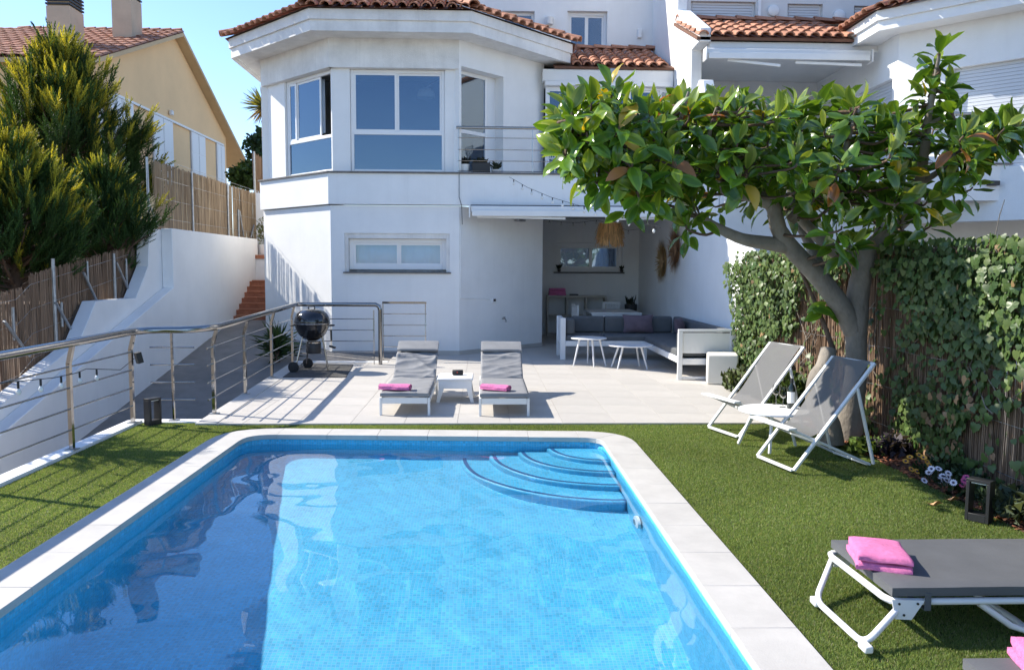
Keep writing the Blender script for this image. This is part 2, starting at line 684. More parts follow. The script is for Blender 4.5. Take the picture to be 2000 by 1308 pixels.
def pool_rows(off, nl=14, na=6, nfar=6, nr=14):
    """outline of the pool offset outwards, as stations that match for every offset"""
    sl_ = (YF1 - YF0) / (XI1 - XI0)
    yo = off * math.hypot(1, sl_)
    xl, xr = XI0 - off, XI1 + off
    yl = YF0 + yo + sl_ * (xl - XI0)
    yr = YF0 + yo + sl_ * (xr - XI0)
    rl, rr = .30 + off, .22 + off
    pts = []
    dl = Vector((1, sl_, 0)).normalized()
    for i in range(nl):
        pts.append(Vector((xl, YN + (yl - rl - YN) * i / nl, 0)))
    a = Vector((xl, yl - rl, 0)); c = Vector((xl, yl, 0)); b = c + dl * rl
    for i in range(na):
        t = i / na
        pts.append(a * (1 - t) ** 2 * 1.0 + c * 2 * t * (1 - t) + b * t * t)
    a2 = Vector((xr, yr, 0)) - dl * rr
    for i in range(nfar):
        pts.append(b.lerp(a2, i / nfar))
    c2 = Vector((xr, yr, 0)); b2 = Vector((xr, yr - rr, 0))
    for i in range(na):
        t = i / na
        pts.append(a2 * (1 - t) ** 2 + c2 * 2 * t * (1 - t) + b2 * t * t)
    for i in range(nr + 1):
        pts.append(b2.lerp(Vector((xr, YN, 0)), i / nr))
    return pts


ins, outs = pool_rows(0.0), pool_rows(0.325)
shell_top = pool_rows(0.02)


def floor_z(y):
    return -0.10 - (0.42 + max(0, 8.2 - y) * 0.185)


pool = MB()
n = len(shell_top)
vs = [(p.x, p.y, -0.045) for p in shell_top] + [(p.x, p.y, floor_z(p.y)) for p in shell_top]
pool.add(vs, [(i, i + 1, n + i + 1, n + i) for i in range(n - 1)] + [(n - 1, 0, n, 2 * n - 1)])
poolo = structure(pool.build('pool', 'mos_wall'))
fl = MB()
fl.add([(p.x, p.y, floor_z(p.y)) for p in shell_top], [tuple(range(n))[::-1]])
pfl = fl.build('pool_floor', 'mos_floor', poolo)
bed = MB()
outb = pool_rows(0.315)
bedin = pool_rows(0.03)
for i in range(n - 1):
    a, b_, c, d = bedin[i], bedin[i + 1], outb[i + 1], outb[i]
    bed.prism([(p.x, p.y, -.6) for p in (a, d, c, b_)], [(p.x, p.y, -.046) for p in (a, d, c, b_)])
bed.build('coping_bed', 'coping', poolo)
# coping stones: one piece per station along the straights, two per corner
groups = []
i = 0
corner = set(list(range(14, 20)) + list(range(26, 32)))
while i < n - 1:
    k = 3 if i in corner else 1
    groups.append((i, min(i + k, n - 1)))
    i += k
for (i0, i1) in groups:
    g = .0012 / .6
    mbk = MB()
    inn = [ins[j] for j in range(i0, i1 + 1)]
    ou = [outs[j] for j in range(i0, i1 + 1)]
    inn[0] = inn[0].lerp(inn[1], g); ou[0] = ou[0].lerp(ou[1], g)
    inn[-1] = inn[-1].lerp(inn[-2], g); ou[-1] = ou[-1].lerp(ou[-2], g)
    ring = inn + ou[::-1]
    dz = random.uniform(-.0006, .0006)
    mbk.prism([(p.x, p.y, -.044) for p in ring][::-1], [(p.x, p.y, 0.004 + dz) for p in ring][::-1])
    mbk.build('coping_stone', 'coping', poolo, bevel=.0025)

# roman steps in the far right corner
sc0 = Vector((XI1 + .02, YF1 + .02, 0))
for k, (r, d) in enumerate(((.58, .03), (.88, .16), (1.18, .30), (1.48, .44))):
    st = MB()
    na = 20
    def pt(rad, a): return Vector((sc0.x - rad * math.sin(a), sc0.y - rad * math.cos(a) * 1.0, 0))
    arc = [pt(r, PI / 2 * j / na) for j in range(na + 1)]
    top = [Vector((sc0.x, sc0.y, 0))] + arc
    zt, zb = -.10 - d, floor_z(7.2) - .3
    st.prism([(p.x, p.y, zb) for p in top][::-1], [(p.x, p.y, zt) for p in top][::-1])
    so = st.build('step', 'mos_floor', poolo, smooth=40, bevel=.035, bseg=4)
    so.data.materials.append(M['mos_wall'])
    for pg_ in so.data.polygons:
        if abs(pg_.normal.z) < .5: pg_.material_index = 1
    ln = MB()
    a1 = [pt(r - .035, PI / 2 * j / na) for j in range(na + 1)]
    a0 = [pt(r - .072, PI / 2 * j / na) for j in range(na + 1)]
    for j in range(na):
        ln.prism([(q.x, q.y, zt - .01) for q in (a0[j], a1[j], a1[j + 1], a0[j + 1])][::-1],
                 [(q.x, q.y, zt + .004) for q in (a0[j], a1[j], a1[j + 1], a0[j + 1])][::-1])
    ln.build('step_edge_strip', 'mos_line', poolo)
# return fitting on the right wall
rf = MB()
rf.lathe([(.0, -.012), (.10, -.012), (.10, -.035), (.06, -.045), (.0, -.045)], (XI1 + .02, 6.05, -.50), 20, 'X')
rfo = rf.build('return_fitting', 'plastic', poolo, smooth=40)
rf = MB()
rf.lathe([(.0, -.046), (.05, -.046), (.045, -.05), (.0, -.05)], (XI1 + .02, 6.05, -.50), 16, 'X')
rf.build('nozzle', 'steel_dull', rfo, smooth=40)
for o in COL.objects:
    if o.type == 'MESH' and (o == poolo or o.parent == poolo):
        o.cycles.is_caustics_receiver = True

# the water: a gently rippled surface
nx, ny = 190, 390
xs = np.linspace(XI0 - .05, XI1 + .05, nx); ys = np.linspace(YN, 8.36, ny)
X, Y = np.meshgrid(xs, ys)
Z = np.zeros_like(X)
r2 = np.random.default_rng(3)
for i in range(46):
    a = r2.normal(1.2, 1.1)
    lam = r2.uniform(.16, 1.3)
    k = 2 * PI / lam
    Z += .00050 * lam * r2.uniform(.4, 1.2) * np.sin(k * (X * np.cos(a) + Y * np.sin(a)) + r2.uniform(0, 6.28))
V = np.stack([X, Y, Z - .10], -1).reshape(-1, 3)
idx = np.arange(nx * ny).reshape(ny, nx)
Fq = np.stack([idx[:-1, :-1], idx[:-1, 1:], idx[1:, 1:], idx[1:, :-1]], -1).reshape(-1)
water = structure(mesh_np('water', V, Fq, 4, 'water', smooth=True))
water.cycles.is_caustics_caster = True

# terrace slab and its tiles
TL0, TL1 = at(404, 820, Z=0), at(571, 706, Z=0)
TL0 = Vector((-3.20, YT, 0)); TL1 = Vector((-3.50, 14.6, 0))
XW = 4.08                                    # face of the party wall on the right
XV = -1.78                                   # right side of the stair well beside the house


def xleft(y):
    return TL0.x + (TL1.x - TL0.x) * (y - TL0.y) / (TL1.y - TL0.y)


ter = MB()
poly = [(xleft(YT), YT), (XW, YT), (XW, 20.9), (XV, 20.9), (XV, 14.62), (xleft(14.62), 14.62)]
ter.prism([(x, y, -2.2) for x, y in poly], [(x, y, -.004) for x, y in poly])
terrace = structure(ter.build('terrace', 'joint'))
TS = 0.6
tme = None
x0s = -0.9
for iy in range(0, 20):
    y0 = YT + iy * TS
    y1 = y0 + TS
    off = 0
    for ix in range(-5, 10):
        x0 = x0s + ix * TS + off
        x1 = x0 + TS
        if x0 > XW - .01: continue
        x1 = min(x1, XW)
        if y0 > 14.62 and x1 < XV + .05: continue
        if y1 > 16.0 and x1 < -.4: continue            # under the house
        if y1 > 17.9 and x1 < 1.2: continue
        g = .0025
        dz = random.uniform(-.0004, .0004)
        xl0, xl1 = xleft(y0) + .22, xleft(y1) + .22
        if y0 > 14.6: xl0 = xl1 = XV + .0
        if x1 < min(xl0, xl1) + .02: continue
        mt = MB()
        a0, a1 = max(x0, xl0), max(x0, xl1)
        if a0 == x0 and a1 == x0 and abs(x1 - x0 - TS) < 1e-6:
            if tme is None:
                mt.box(g, TS - g, g, TS - g, -.03, 0)
                proto = mt.build('paving_tile', 'tile', terrace, bevel=.002)
                tme = proto.data
                proto.matrix_basis = Matrix.Translation((x0, y0, dz))
            else:
                inst('paving_tile', tme, Matrix.Translation((x0, y0, dz)), terrace)
        else:
            if x1 - a0 < .03 and x1 - a1 < .03: continue
            ring = [(a0 + g, y0 + g), (x1 - g, y0 + g), (x1 - g, y1 - g), (a1 + g, y1 - g)]
            mt.prism([(p, q, -.03) for p, q in ring], [(p, q, dz) for p, q in ring])
            mt.build('paving_tile', 'tile', terrace)
# white rendered kerb along the left edge of the terrace and the end of it
kb = MB()
segs = 6
for i in range(segs):
    ya, yb = YT + (14.62 - YT) * i / segs + .002, YT + (14.62 - YT) * (i + 1) / segs - .002
    ring = [(xleft(ya) - .02, ya), (xleft(ya) + .215, ya), (xleft(yb) + .215, yb), (xleft(yb) - .02, yb)]
    s = MB().prism([(p, q, -.5) for p, q in ring], [(p, q, .006) for p, q in ring])
    s.build('kerb_stone', 'coping', terrace, bevel=.004)
s = MB().box(xleft(14.6) + .0, XV - .0, 14.625, 14.78, -2.2, .008)
s.build('kerb_end', 'white', terrace)

# lawn: backing sheets and the blades
XKL = -3.86
lawn = MB()
rects = [(XKL, XI0 - .30, -1.5, 8.95), (XI0 - .35, XI1 + .36, 8.38, YT - .002), (XI1 + .30, 3.66, -1.5, YT - .002)]
for i, (a, b, c, d) in enumerate(rects):
    lawn.box(a, b, c, d, -.9, -.021 - i * .004)
lawno = structure(lawn.build('lawn', 'lawnbase'))


def in_coping(x, y):
    sl_ = (YF1 - YF0) / (XI1 - XI0)
    far = YF0 + .325 + sl_ * (x - XI0)
    ins_ = (x > XI0 - .322) & (x < XI1 + .322) & (y < far - .0)
    # rounded corners
    rl, rr = .50, .42
    cl = (x < XI0 - .322 + rl) & (y > far - rl)
    ql = (x - (XI0 - .322 + rl)) ** 2 + (y - (far - rl)) ** 2 > rl * rl
    cr = (x > XI1 + .322 - rr) & (y > far - rr)
    qr = (x - (XI1 + .322 - rr)) ** 2 + (y - (far - rr)) ** 2 > rr * rr
    return ins_ & ~(cl & ql) & ~(cr & qr)


blx, bly = [], []
for (a, b, c, d, dens) in ((XKL + .01, XI0 - .30, 3.3, 8.97, 24000), (XI0 - .33, XI1 + .36, 8.1, YT + .012, 26000),
                           (XI1 + .30, 3.67, 2.6, 5.2, 34000), (XI1 + .30, 3.67, 5.2, YT + .012, 20000)):
    m_ = int((b - a) * (d - c) * dens)
    x = rng.uniform(a, b, m_); y = rng.uniform(c, d, m_)
    k = ~in_coping(x, y)
    blx.append(x[k]); bly.append(y[k])
x = np.concatenate(blx); y = np.concatenate(bly)
nb = len(x)
az = rng.uniform(0, 2 * PI, nb)
h = rng.uniform(.006, .015, nb)
wd = rng.uniform(.0022, .004, nb) * (1 + .25 * np.maximum(0, y - 4) / 4)
lean = rng.uniform(.1, 1.0, nb) * h
la = rng.uniform(0, 2 * PI, nb)
z0 = np.full(nb, -.024)
p0 = np.stack([x - np.cos(az) * wd, y - np.sin(az) * wd, z0], -1)
p1 = np.stack([x + np.cos(az) * wd, y + np.sin(az) * wd, z0], -1)
p2 = np.stack([x + lean * np.cos(la), y + lean * np.sin(la), z0 + h + .004], -1)
V = np.stack([p0, p1, p2], 1).reshape(-1, 3)
base = np.array([[.195, .275, .072], [.25, .315, .098], [.14, .22, .058], [.35, .35, .19]])
ci = rng.choice(4, nb, p=[.40, .30, .20, .10])
patch = .86 + .26 * (np.sin(x * 2.1 + 1.3 * np.sin(y * 1.7)) * np.sin(y * 1.9 + .6) * .5 + .5) 
C = base[ci] * rng.uniform(.75, 1.25, (nb, 1)) * patch[:, None]
g_o = mesh_np('grass', V, np.arange(nb * 3), 3, 'grass', C)
tag(g_o, 'short green artificial grass round the pool', 'grass', None, 'stuff')

# white kerb on the left of the lawn (rail stands on it)
yk = -1.5
s = MB()
structure(s.box(XKL - .17, XKL - .003, -1.5, 9.02, -3, .012).build('kerb', 'white', bevel=.006))
structure(MB().box(XKL - .16, TL0.x - .03, 9.022, 9.20, -3, -.012).build('kerb', 'white'))
structure(MB().box(XKL + .0, TL0.x - .02, 8.952, 9.02, -.9, -.026).build('lawn_edge', 'lawnbase'))

# planting bed along the right fence
def bedz(u, v):
    x_ = 3.655 + u * .5
    y_ = 2.0 + v * 10.0
    return (x_, y_, -.02 + .035 * math.sin(u * PI * .9 + .2) + .012 * math.sin(y_ * 9 + x_ * 7) + .01 * math.sin(y_ * 23))
bedo = structure(MB().grid(bedz, 8, 120).build('flower_bed', 'mulch', smooth=60))
structure(MB().box(3.664, 4.6, -1.5, 12.4, -1, -.03).build('bed_soil', 'earth'))
# wood chips on the bed
km = []
kc = []
for i in range(1500):
    yy = random.uniform(3, 9); u = random.uniform(0, 1)
    p = bedz(u, (yy - 2) / 10)
    km.append(frame_mat((p[0] - .02 * random.random(), p[1], p[2] + .006), (random.uniform(-1, 1), random.uniform(-1, 1), random.uniform(-.3, .3)), (random.uniform(-.4, .4), random.uniform(-.4, .4), 1), 1, random.uniform(.6, 1.8), 1))
    t = random.random()
    kc.append((.20 + .16 * t, .075 + .07 * t, .04 + .04 * t))
cb = MB().box(-.008, .008, -.018, .018, -.003, .003)
ch = scatter('bark_chips', cb.v, cb.f, 4, km, kc, mk_attr('bark_chip', .9, 0, .2), None)
tag(ch, 'reddish bark chips strewn on the flower bed', 'bark chips', None, 'stuff')

# driveway ramp left of the terrace, lower towards the camera
def rz(y): return .52 - .177 * (18.5 - y)
structure(MB().prism([(-5.9, 0, -3), (-1.7, 0, -3), (-1.7, 18.7, -3), (-5.9, 18.7, -3)],
                     [(-5.9, 0, rz(0)), (-1.7, 0, rz(0)), (-1.7, 18.7, rz(18.7)), (-5.9, 18.7, rz(18.7))]).build('driveway', 'asphalt'))

# brick steps up between the retaining wall and the house
stairs = MB()
for i in range(7):
    z = .50 + .13 * (i + 1)
    stairs.box(-5.9, -4.6, 18.5 + .22 * i, 21.5, z - .13, z - .022)
sto = structure(stairs.build('stairway', 'terracotta'))
for i in range(7):
    z = .50 + .13 * (i + 1)
    for j in range(5):
        xa = -5.72 + j * .3
        MB().box(xa + .004, xa + .296, 18.47 + .22 * i, 18.47 + .22 * i + .24, z - .021, z + .004).build('step_tile', 'terracotta', sto)

# =================================================================== RETAINING WALL, FENCES, TREES ON THE LEFT
XL = -5.78
wall = thing('retaining_wall', 'white stepped retaining wall with sloping ledge beside the driveway', 'wall', (XL, 12, 0))
def yz(px, py, xp):
    p = at(px, py, X=xp)
    return (p.y, p.z)
f1 = yz(339, 446.5, XL); f2 = yz(339, 562, XL); f3 = yz(0, 850, XL)
ztop = f1[1]
slope = (f2[1] - f3[1]) / (f2[0] - f3[0])
prof = [(2, -3), (2, f2[1] - slope * (f2[0] - 2)), f2, (f2[0], ztop), (20.6, ztop), (20.6, -3)]
MB().prism([(XL, y, z) for y, z in prof], [(XL - .2, y, z) for y, z in prof]).build('lower_wall', 'white', wall, bevel=.012)
XR = XL - .2
b = [yz(292, 445.6, XR), yz(290, 520, XR), yz(266, 582, XR), yz(188, 588, XR), yz(155, 668, XR), yz(0, 792, XR)]
zt2 = b[0][1]
s2 = (b[4][1] - b[5][1]) / (b[4][0] - b[5][0])
rear = [(20.6, -3), (20.6, zt2), (b[0][0], zt2), b[1], b[2], b[3], b[4], b[5], (4, b[5][1] - s2 * (b[5][0] - 4)), (4, -3)]
MB().prism([(XR - .002, y, z) for y, z in rear], [(XR - .22, y, z) for y, z in rear]).build('upper_wall', 'white', wall, bevel=.01)
# bank of earth behind it
top = [(4, -1.9), (b[5][0], b[5][1] - .05), (b[4][0], b[4][1] - .05), (b[3][0], b[3][1] - .06), (b[2][0], b[2][1] - .06), (b[0][0], zt2 - .06), (40, zt2 + .3)]
ring = [(y, z) for y, z in top] + [(40, -3), (4, -3)]
structure(MB().prism([(-6.23, y, z) for y, z in ring], [(-30, y, z + (.0)) for y, z in ring]).build('bank', 'earth'))


def rear_z(y):
    pts = sorted([(4, b[5][1] - s2 * (b[5][0] - 4)), b[5], b[4], b[3], b[2], b[1], (b[0][0] + .02, zt2), (30, zt2)])
    for (ya, za), (yb, zb) in zip(pts, pts[1:]):
        if ya <= y <= yb:
            return za + (zb - za) * (y - ya) / max(1e-6, yb - ya)
    return zt2


def reed_panel(name, p0, p1, zb, zt, parent, mat, dens=95, r=.0065, layers=2, jit=.03):
    """thousands of upright reeds between two plan points, each a thin three-sided stick"""
    p0, p1 = Vector(p0), Vector(p1)
    Ln = (p1 - p0).length
    nrm = Vector((-(p1 - p0).y, (p1 - p0).x, 0)).normalized()
    nn = int(Ln * dens)
    t = rng.uniform(0, 1, nn)
    pos = np.array(p0)[None, :2] + t[:, None] * (np.array(p1 - p0)[None, :2])
    off = rng.uniform(-.012, .012, nn)
    pos = pos + off[:, None] * np.array(nrm)[None, :2]
    ys_ = p0.y + t * (p1.y - p0.y)
    z0_ = np.array([zb(q) for q in ys_]) - rng.uniform(0, .02, nn)
    z1_ = np.array([zt(q) for q in ys_]) + rng.uniform(-jit, jit, nn)
    rr = r * rng.uniform(.6, 1.35, nn)
    tilt = rng.normal(0, .010, (nn, 2))
    ang = np.array([0, 2 * PI / 3, 4 * PI / 3])
    ca, sa = np.cos(ang), np.sin(ang)
    low = np.stack([pos[:, None, 0] + rr[:, None] * ca, pos[:, None, 1] + rr[:, None] * sa, np.repeat(z0_[:, None], 3, 1)], -1)
    hi = low.copy()
    hi[..., 0] += (tilt[:, 0] * (z1_ - z0_))[:, None]
    hi[..., 1] += (tilt[:, 1] * (z1_ - z0_))[:, None]
    hi[..., 2] = z1_[:, None]
    V = np.concatenate([low, hi], 1).reshape(-1, 3)
    fq = np.array([[0, 1, 4, 3], [1, 2, 5, 4], [2, 0, 3, 5]])
    Fc = (fq[None] + (np.arange(nn) * 6)[:, None, None]).reshape(-1)
    o = mesh_np(name, V, Fc, 4, mat, None, parent)
    o['kind'] = 'stuff'
    return o


def attr_reed(name, lo, hi):
    return mk(name, hi, .85, var=(2.2, .5), stretch=(14, 14, .35), col2=lo)


M['reed'] = attr_reed('dry_reed_sticks', (.20, .135, .08), (.47, .36, .24))
M['reed_old'] = attr_reed('weathered_reed_sticks', (.13, .075, .045), (.38, .255, .165))
XFN = -6.28
# upper screen behind the wall
fen = thing('reed_fence', 'tall tan reed screen with steel posts on top of the white wall', 'fence', (XFN, 18, zt2), 0, 'reed screens along the left')
ZF = at(400, 347, X=XFN).z
zf = lambda y: ZF
yA = at(300, 318, X=XFN).y
yB = at(499, 380, X=XFN).y
reed_panel('reeds', (XFN, yA, 0), (XFN, yB, 0), lambda y: rear_z(y) - .1, zf, fen, 'reed', 110)
for k in range(4):
    z = zt2 + .25 + k * .38
    MB().tube([(XFN + .02, yA, z), (XFN + .02, yB, z)], .004, 5).build('binding_wire', 'steel_dull', fen)
for px in (291, 377, 446, 466):
    p = at(px, 430, X=XFN + .05)
    zt_ = ZF + .02 if px < 450 else ZF - .55
    MB().tube([(XFN + .05, p.y, zt2 - .15), (XFN + .05, p.y, zt_)], .024, 8).build('post', 'steel_dull', fen, smooth=60)
for (xa, ya, xb_, yb_) in ((291, 397, 309, 443), (468, 412, 476, 462), (496, 440, 490, 464)):
    pa, pb = at(xa, ya, X=XFN + .06), at(xb_, yb_, X=XFN + .09)
    MB().tube([pa, pb], .02, 8).build('brace', 'steel_dull', fen, smooth=60)
# lower screen on the slope
fen2 = thing('reed_fence', 'weathered brown reed screen with leaning steel braces under the conifers', 'fence', (XFN, 11, 1), 0, 'reed screens along the left')
def zlow(y):
    return 1.80 + (y - 12.5) * .15 if y > 11.2 else 1.45 + (y - 11.2) * .1
reed_panel('reeds', (XFN, 6.5, 0), (XFN, yA - .02, 0), lambda y: rear_z(y) - .25, zlow, fen2, 'reed_old', 110)
for k in range(5):
    pts = [(XFN + .02, yy, zlow(yy) - .12 - .34 * k) for yy in np.linspace(8, yA - .05, 22) if zlow(yy) - .12 - .34 * k > rear_z(yy) - .1]
    if len(pts) > 2: MB().tube(pts, .0035, 4).build('binding_wire', 'steel_dull', fen2)
for (px, pt_, pb_) in ((103, 505, 690), (222, 495, 595), (25, 600, 650), (170, 510, 545), (246, 505, 545), (120, 590, 625), (-60, 560, 760)):
    pa, pb = at(px, pt_, X=XFN + .05), at(px, pb_, X=XFN + .05)
    MB().tube([(XFN + .05, pa.y, pb.z - .1), (XFN + .05, pa.y, pa.z)], .026 if pb_ - pt_ > 80 else .02, 8).build('post', 'steel_dull', fen2, smooth=60)
for (xa, ya, xb_, yb_) in ((8, 627, 58, 695), (108, 590, 155, 672), (163, 532, 190, 590), (227, 512, 258, 582), (272, 488, 290, 518)):
    pa, pb = at(xa, ya, X=XFN + .07), at(xb_, yb_, X=XFN + .10)
    MB().tube([pa, pb], .022, 8).build('brace', 'steel_dull', fen2, smooth=60)
# screen across the top of the path
fen3 = thing('reed_fence', 'short reed screen closing the gap between the wall and the white house', 'fence', (-6, 23, 3), 0, 'reed screens along the left')
pa, pb = at(497, 300, Y=22.6), at(545, 335, Y=24.4)
reed_panel('reeds', (pa.x, pa.y, 0), (pb.x, pb.y, 0), lambda y: 2.0, lambda y: pa.z + (pb.z - pa.z) * (y - pa.y) / (pb.y - pa.y), fen3, 'reed_old', 110)
MB().tube([(pa.x, pa.y - .05, 2), (pa.x, pa.y - .05, pa.z + .05)], .03, 8).build('post', 'steel_dull', fen3)
# little white end wall with a terracotta shelf and a potted shrub
ew = thing('end_wall', 'white end wall with a terracotta shelf at the top of the brick steps', 'wall', (-5.5, 21, 1))
q0, q1 = at(499, 377, Y=21.7), at(525, 470, Y=21.7)
MB().box(q0.x, q1.x + .6, 21.7, 21.95, .5, q0.z).build('wall_panel', 'white', ew)
q0 = at(499, 503, Y=20.4); q1 = at(524, 498, Y=20.4)
MB().box(q0.x, q1.x + .3, 20.4, 21.6, .5, q0.z - .03).build('plinth', 'white', ew)
MB().box(q0.x - .02, q1.x + .3, 20.36, 21.6, q0.z - .028, q1.z).build('shelf', 'terracotta', ew)
pp = at(514, 497, Y=20.8)
pt_ = thing('potted_shrub', 'small grey-green potted shrub on the terracotta shelf beside the house corner', 'plant', pp)
MB().lathe([(.0, 0), (.12, 0), (.16, .26), (.13, .26), (.0, .22)], pp, 14).build('pot', 'white_pot', pt_, smooth=40)
lm, lc = [], []
for i in range(260):
    a = rdir(); r = random.random() ** .5
    lm.append(frame_mat((pp.x + a.x * .17 * r, pp.y + a.y * .17 * r, pp.z + .58 + a.z * .38 * r), rdir() + Vector((0, 0, .6)), rdir(), 1, 1, 1))
    lc.append((.09 + .06 * random.random(), .11 + .05 * random.random(), .06))
scatter('foliage', [(-.012, 0, 0), (.012, 0, 0), (.009, .07, .01), (-.009, .07, .01)], [(0, 1, 2, 3)], 4, lm, lc, 'bush', pt_)

# =================================================================== YELLOW HOUSE
KY = 13.5
def Yk(px): return at(px, 523, X=-KY).y
yh = thing('yellow_house', 'ochre rendered house with a tiled gable roof and white shutters behind the fence', 'house', (-KY, 28, 2))
def kp(px, py): p = at(px, py, X=-KY); return (p.y, p.z)
pk = kp(340, 72); er = kp(472, 330); el = kp(172, 122)
prof = [(el[0], 0), el, pk, er, (kp(442, 355)[0], er[1] - .0), (kp(442, 355)[0], 0)]
prof = [(el[0], 0), el, pk, (kp(443, 355)[0], pk[1] + (er[1] - pk[1]) * (kp(443, 355)[0] - pk[0]) / (er[0] - pk[0])), (kp(443, 355)[0], 0)]
MB().prism([(-KY, y, z) for y, z in prof], [(-KY - 14, y, z) for y, z in prof]).build('wall', 'yellow', yh)
ov = .42
dz_ = .16
fl_ = (el[0] - .35, el[1] - .35 * (pk[1] - el[1]) / (pk[0] - el[0]))
roof = MB()
for (a, c) in ((fl_, pk), (pk, er)):
    roof.prism([(-KY + ov, a[0], a[1] + .02), (-KY + ov, c[0], c[1] + .02), (-KY + ov, c[0], c[1] + .02 + dz_), (-KY + ov, a[0], a[1] + .02 + dz_)],
               [(-KY - 14, a[0], a[1] + .02), (-KY - 14, c[0], c[1] + .02), (-KY - 14, c[0], c[1] + .02 + dz_), (-KY - 14, a[0], a[1] + .02 + dz_)])
ro = roof.build('roof', 'yellow_trim', yh)
# roof tiles of the visible slope
slope_v = Vector((0, pk[0] - fl_[0], pk[1] - fl_[1]))
sl_len = slope_v.length
sv = slope_v.normalized()
nv = Vector((1, 0, 0)).cross(sv)


def barrel_mesh(name, w, ln, hgt, mat):
    mb_ = MB()
    ns = 6
    ring0, ring1, in0, in1 = [], [], [], []
    for k in range(ns + 1):
        a = PI * k / ns
        for (ring, yy, sc_, th, zz) in ((ring0, -.02, 1.0, 0, 0.0), (ring1, ln, .82, 0, .0), (in0, -.02, 1.0, .022, 0.0), (in1, ln, .82, .022, .0)):
            r_ = w / 2 * sc_ - th
            ring.append((math.cos(a) * r_, yy, math.sin(a) * (hgt * sc_ - th) + (0.03 if yy < 0 else .004)))
    nring = ns + 1
    vs_ = ring0 + ring1 + in0 + in1
    fs_ = []
    for k in range(ns):
        fs_.append((k, k + 1, nring + k + 1, nring + k)[::-1])
        fs_.append((2 * nring + k, 2 * nring + k + 1, k + 1, k)[::-1])
        fs_.append((2 * nring + k, 3 * nring + k, 3 * nring + k + 1, 2 * nring + k + 1)[::-1])
    mb_.add(vs_, fs_)
    me = bpy.data.meshes.new(name)
    me.from_pydata(mb_.v, [], mb_.f)
    me.materials.append(M[mat])
    me.shade_smooth()
    me.set_sharp_from_angle(angle=R_(50))
    return me


TILE_Y = barrel_mesh('wide_clay_tile', .42, .50, .085, 'rooftile')
TILE = barrel_mesh('barrel_tile', .205, .46, .085, 'rooftile')
RIDGE = barrel_mesh('ridge_tile', .24, .5, .10, 'rooftile')


def basis(o_, x_, y_, z_):
    return Matrix(((x_.x, y_.x, z_.x, o_.x), (x_.y, y_.y, z_.y, o_.y), (x_.z, y_.z, z_.z, o_.z), (0, 0, 0, 1)))


MB().prism([(-KY + ov, fl_[0], fl_[1] + .185), (-KY + ov, pk[0], pk[1] + .185), (-KY + ov, pk[0], pk[1] + .2), (-KY + ov, fl_[0], fl_[1] + .2)],
           [(-KY - 14, fl_[0], fl_[1] + .185), (-KY - 14, pk[0], pk[1] + .185), (-KY - 14, pk[0], pk[1] + .2), (-KY - 14, fl_[0], fl_[1] + .2)]).build('roof_underlay', 'roofbase', yh)
cols_, rows_ = 21, 13
for r_ in range(rows_):
    for c_ in range(cols_):
        o_ = Vector((-KY + ov - .16 - c_ * .40, fl_[0], fl_[1] + .205)) + sv * (r_ * sl_len / rows_ - .03) 
        jx = random.uniform(-.012, .012)
        inst('roof_tile', TILE_Y, basis(o_ + Vector((jx, 0, random.uniform(0, .008))), Vector((1, 0, 0)), sv, nv) @ Matrix.Diagonal((1, sl_len / rows_ / .45, 1, 1)), yh)
for c_ in range(15):
    o_ = Vector((-KY + ov - .1 - c_ * .46, pk[0], pk[1] + .24))
    inst('ridge_tile', RIDGE, basis(o_, Vector((0, 1, 0)), Vector((-1, 0, 0)), Vector((0, 0, 1))), yh)
# white band and shutters on the gable
zb_ = at(300, 222, X=-KY).z
ya, yb = Yk(193), Yk(440)
MB().box(-KY, -KY + .10, ya - 2, yb, zb_ - .03, zb_ + .06).build('lintel_band', 'shutter', yh)
for (xa, xb_) in ((190, 210), (222, 268), (305, 343), (378, 405), (427, 442)):
    y0, y1 = Yk(xa), Yk(xb_)
    zs = at(405, 345, X=-KY).z
    z0_ = zs - .08 if xa > 370 else zs - .9
    wn_ = MB().box(-KY, -KY + .03, y0, y1, z0_, zb_ - .032).build('window', 'room', yh)
    for k in range(2):
        a0 = y0 + (y1 - y0) * (k * .5 + .01); a1 = y0 + (y1 - y0) * (k * .5 + .49)
        sm = MB().box(-KY + .031, -KY + .075, a0, a1, z0_ + .01, zb_ - .04)
        for j in range(2):
            zq = z0_ + .06 + j * (zb_ - z0_ - .1) / 2
            sm.box(-KY + .0752, -KY + .085, a0 + .05, a1 - .05, zq, zq + (zb_ - z0_ - .1) / 2 - .08)
        sm.build('shutter', 'shutter', wn_)
for (xa, xb_) in ((268, 305), (343, 378), (405, 427)):
    MB().box(-KY - .01, -KY + .012, Yk(xa) + .06, Yk(xb_) - .06, zs - .9, zb_ - .05).build('wall_panel', 'yellow', yh)
p = at(330, 220, X=-KY)
MB().lathe([(.0, -.12), (.10, -.1), (.10, .06), (.05, .10), (.0, .10)], (p.x + .1, p.y, p.z), 12).build('wall_lamp', 'plastic', yh, smooth=40)
for (xa, xm, xb_, yb_, ytop) in ((94, 140, 167, 112, 12), (220, 258, 278, 78, -8)):
    yc = 30.0 if xa < 100 else 33.0
    p0, p1 = at(xa, yb_, Y=yc), at(xm, yb_, Y=yc)
    pt2 = at(xm, ytop, Y=yc)
    dpt = 1.0
    ck = MB().box(p0.x, p1.x, yc, yc + dpt, p0.z - 1.3, pt2.z).build('chimney', 'chimney', yh)
    for k in range(5):
        z = pt2.z + .05 + k * .12
        MB().box(p0.x - .02, p1.x + .02, yc - .02, yc + dpt + .02, z, z + .06).build('louvre', 'dark', ck)
    MB().box(p0.x + .06, p1.x - .06, yc + .06, yc + dpt - .06, pt2.z, pt2.z + .62).build('cap', 'chimney', ck)

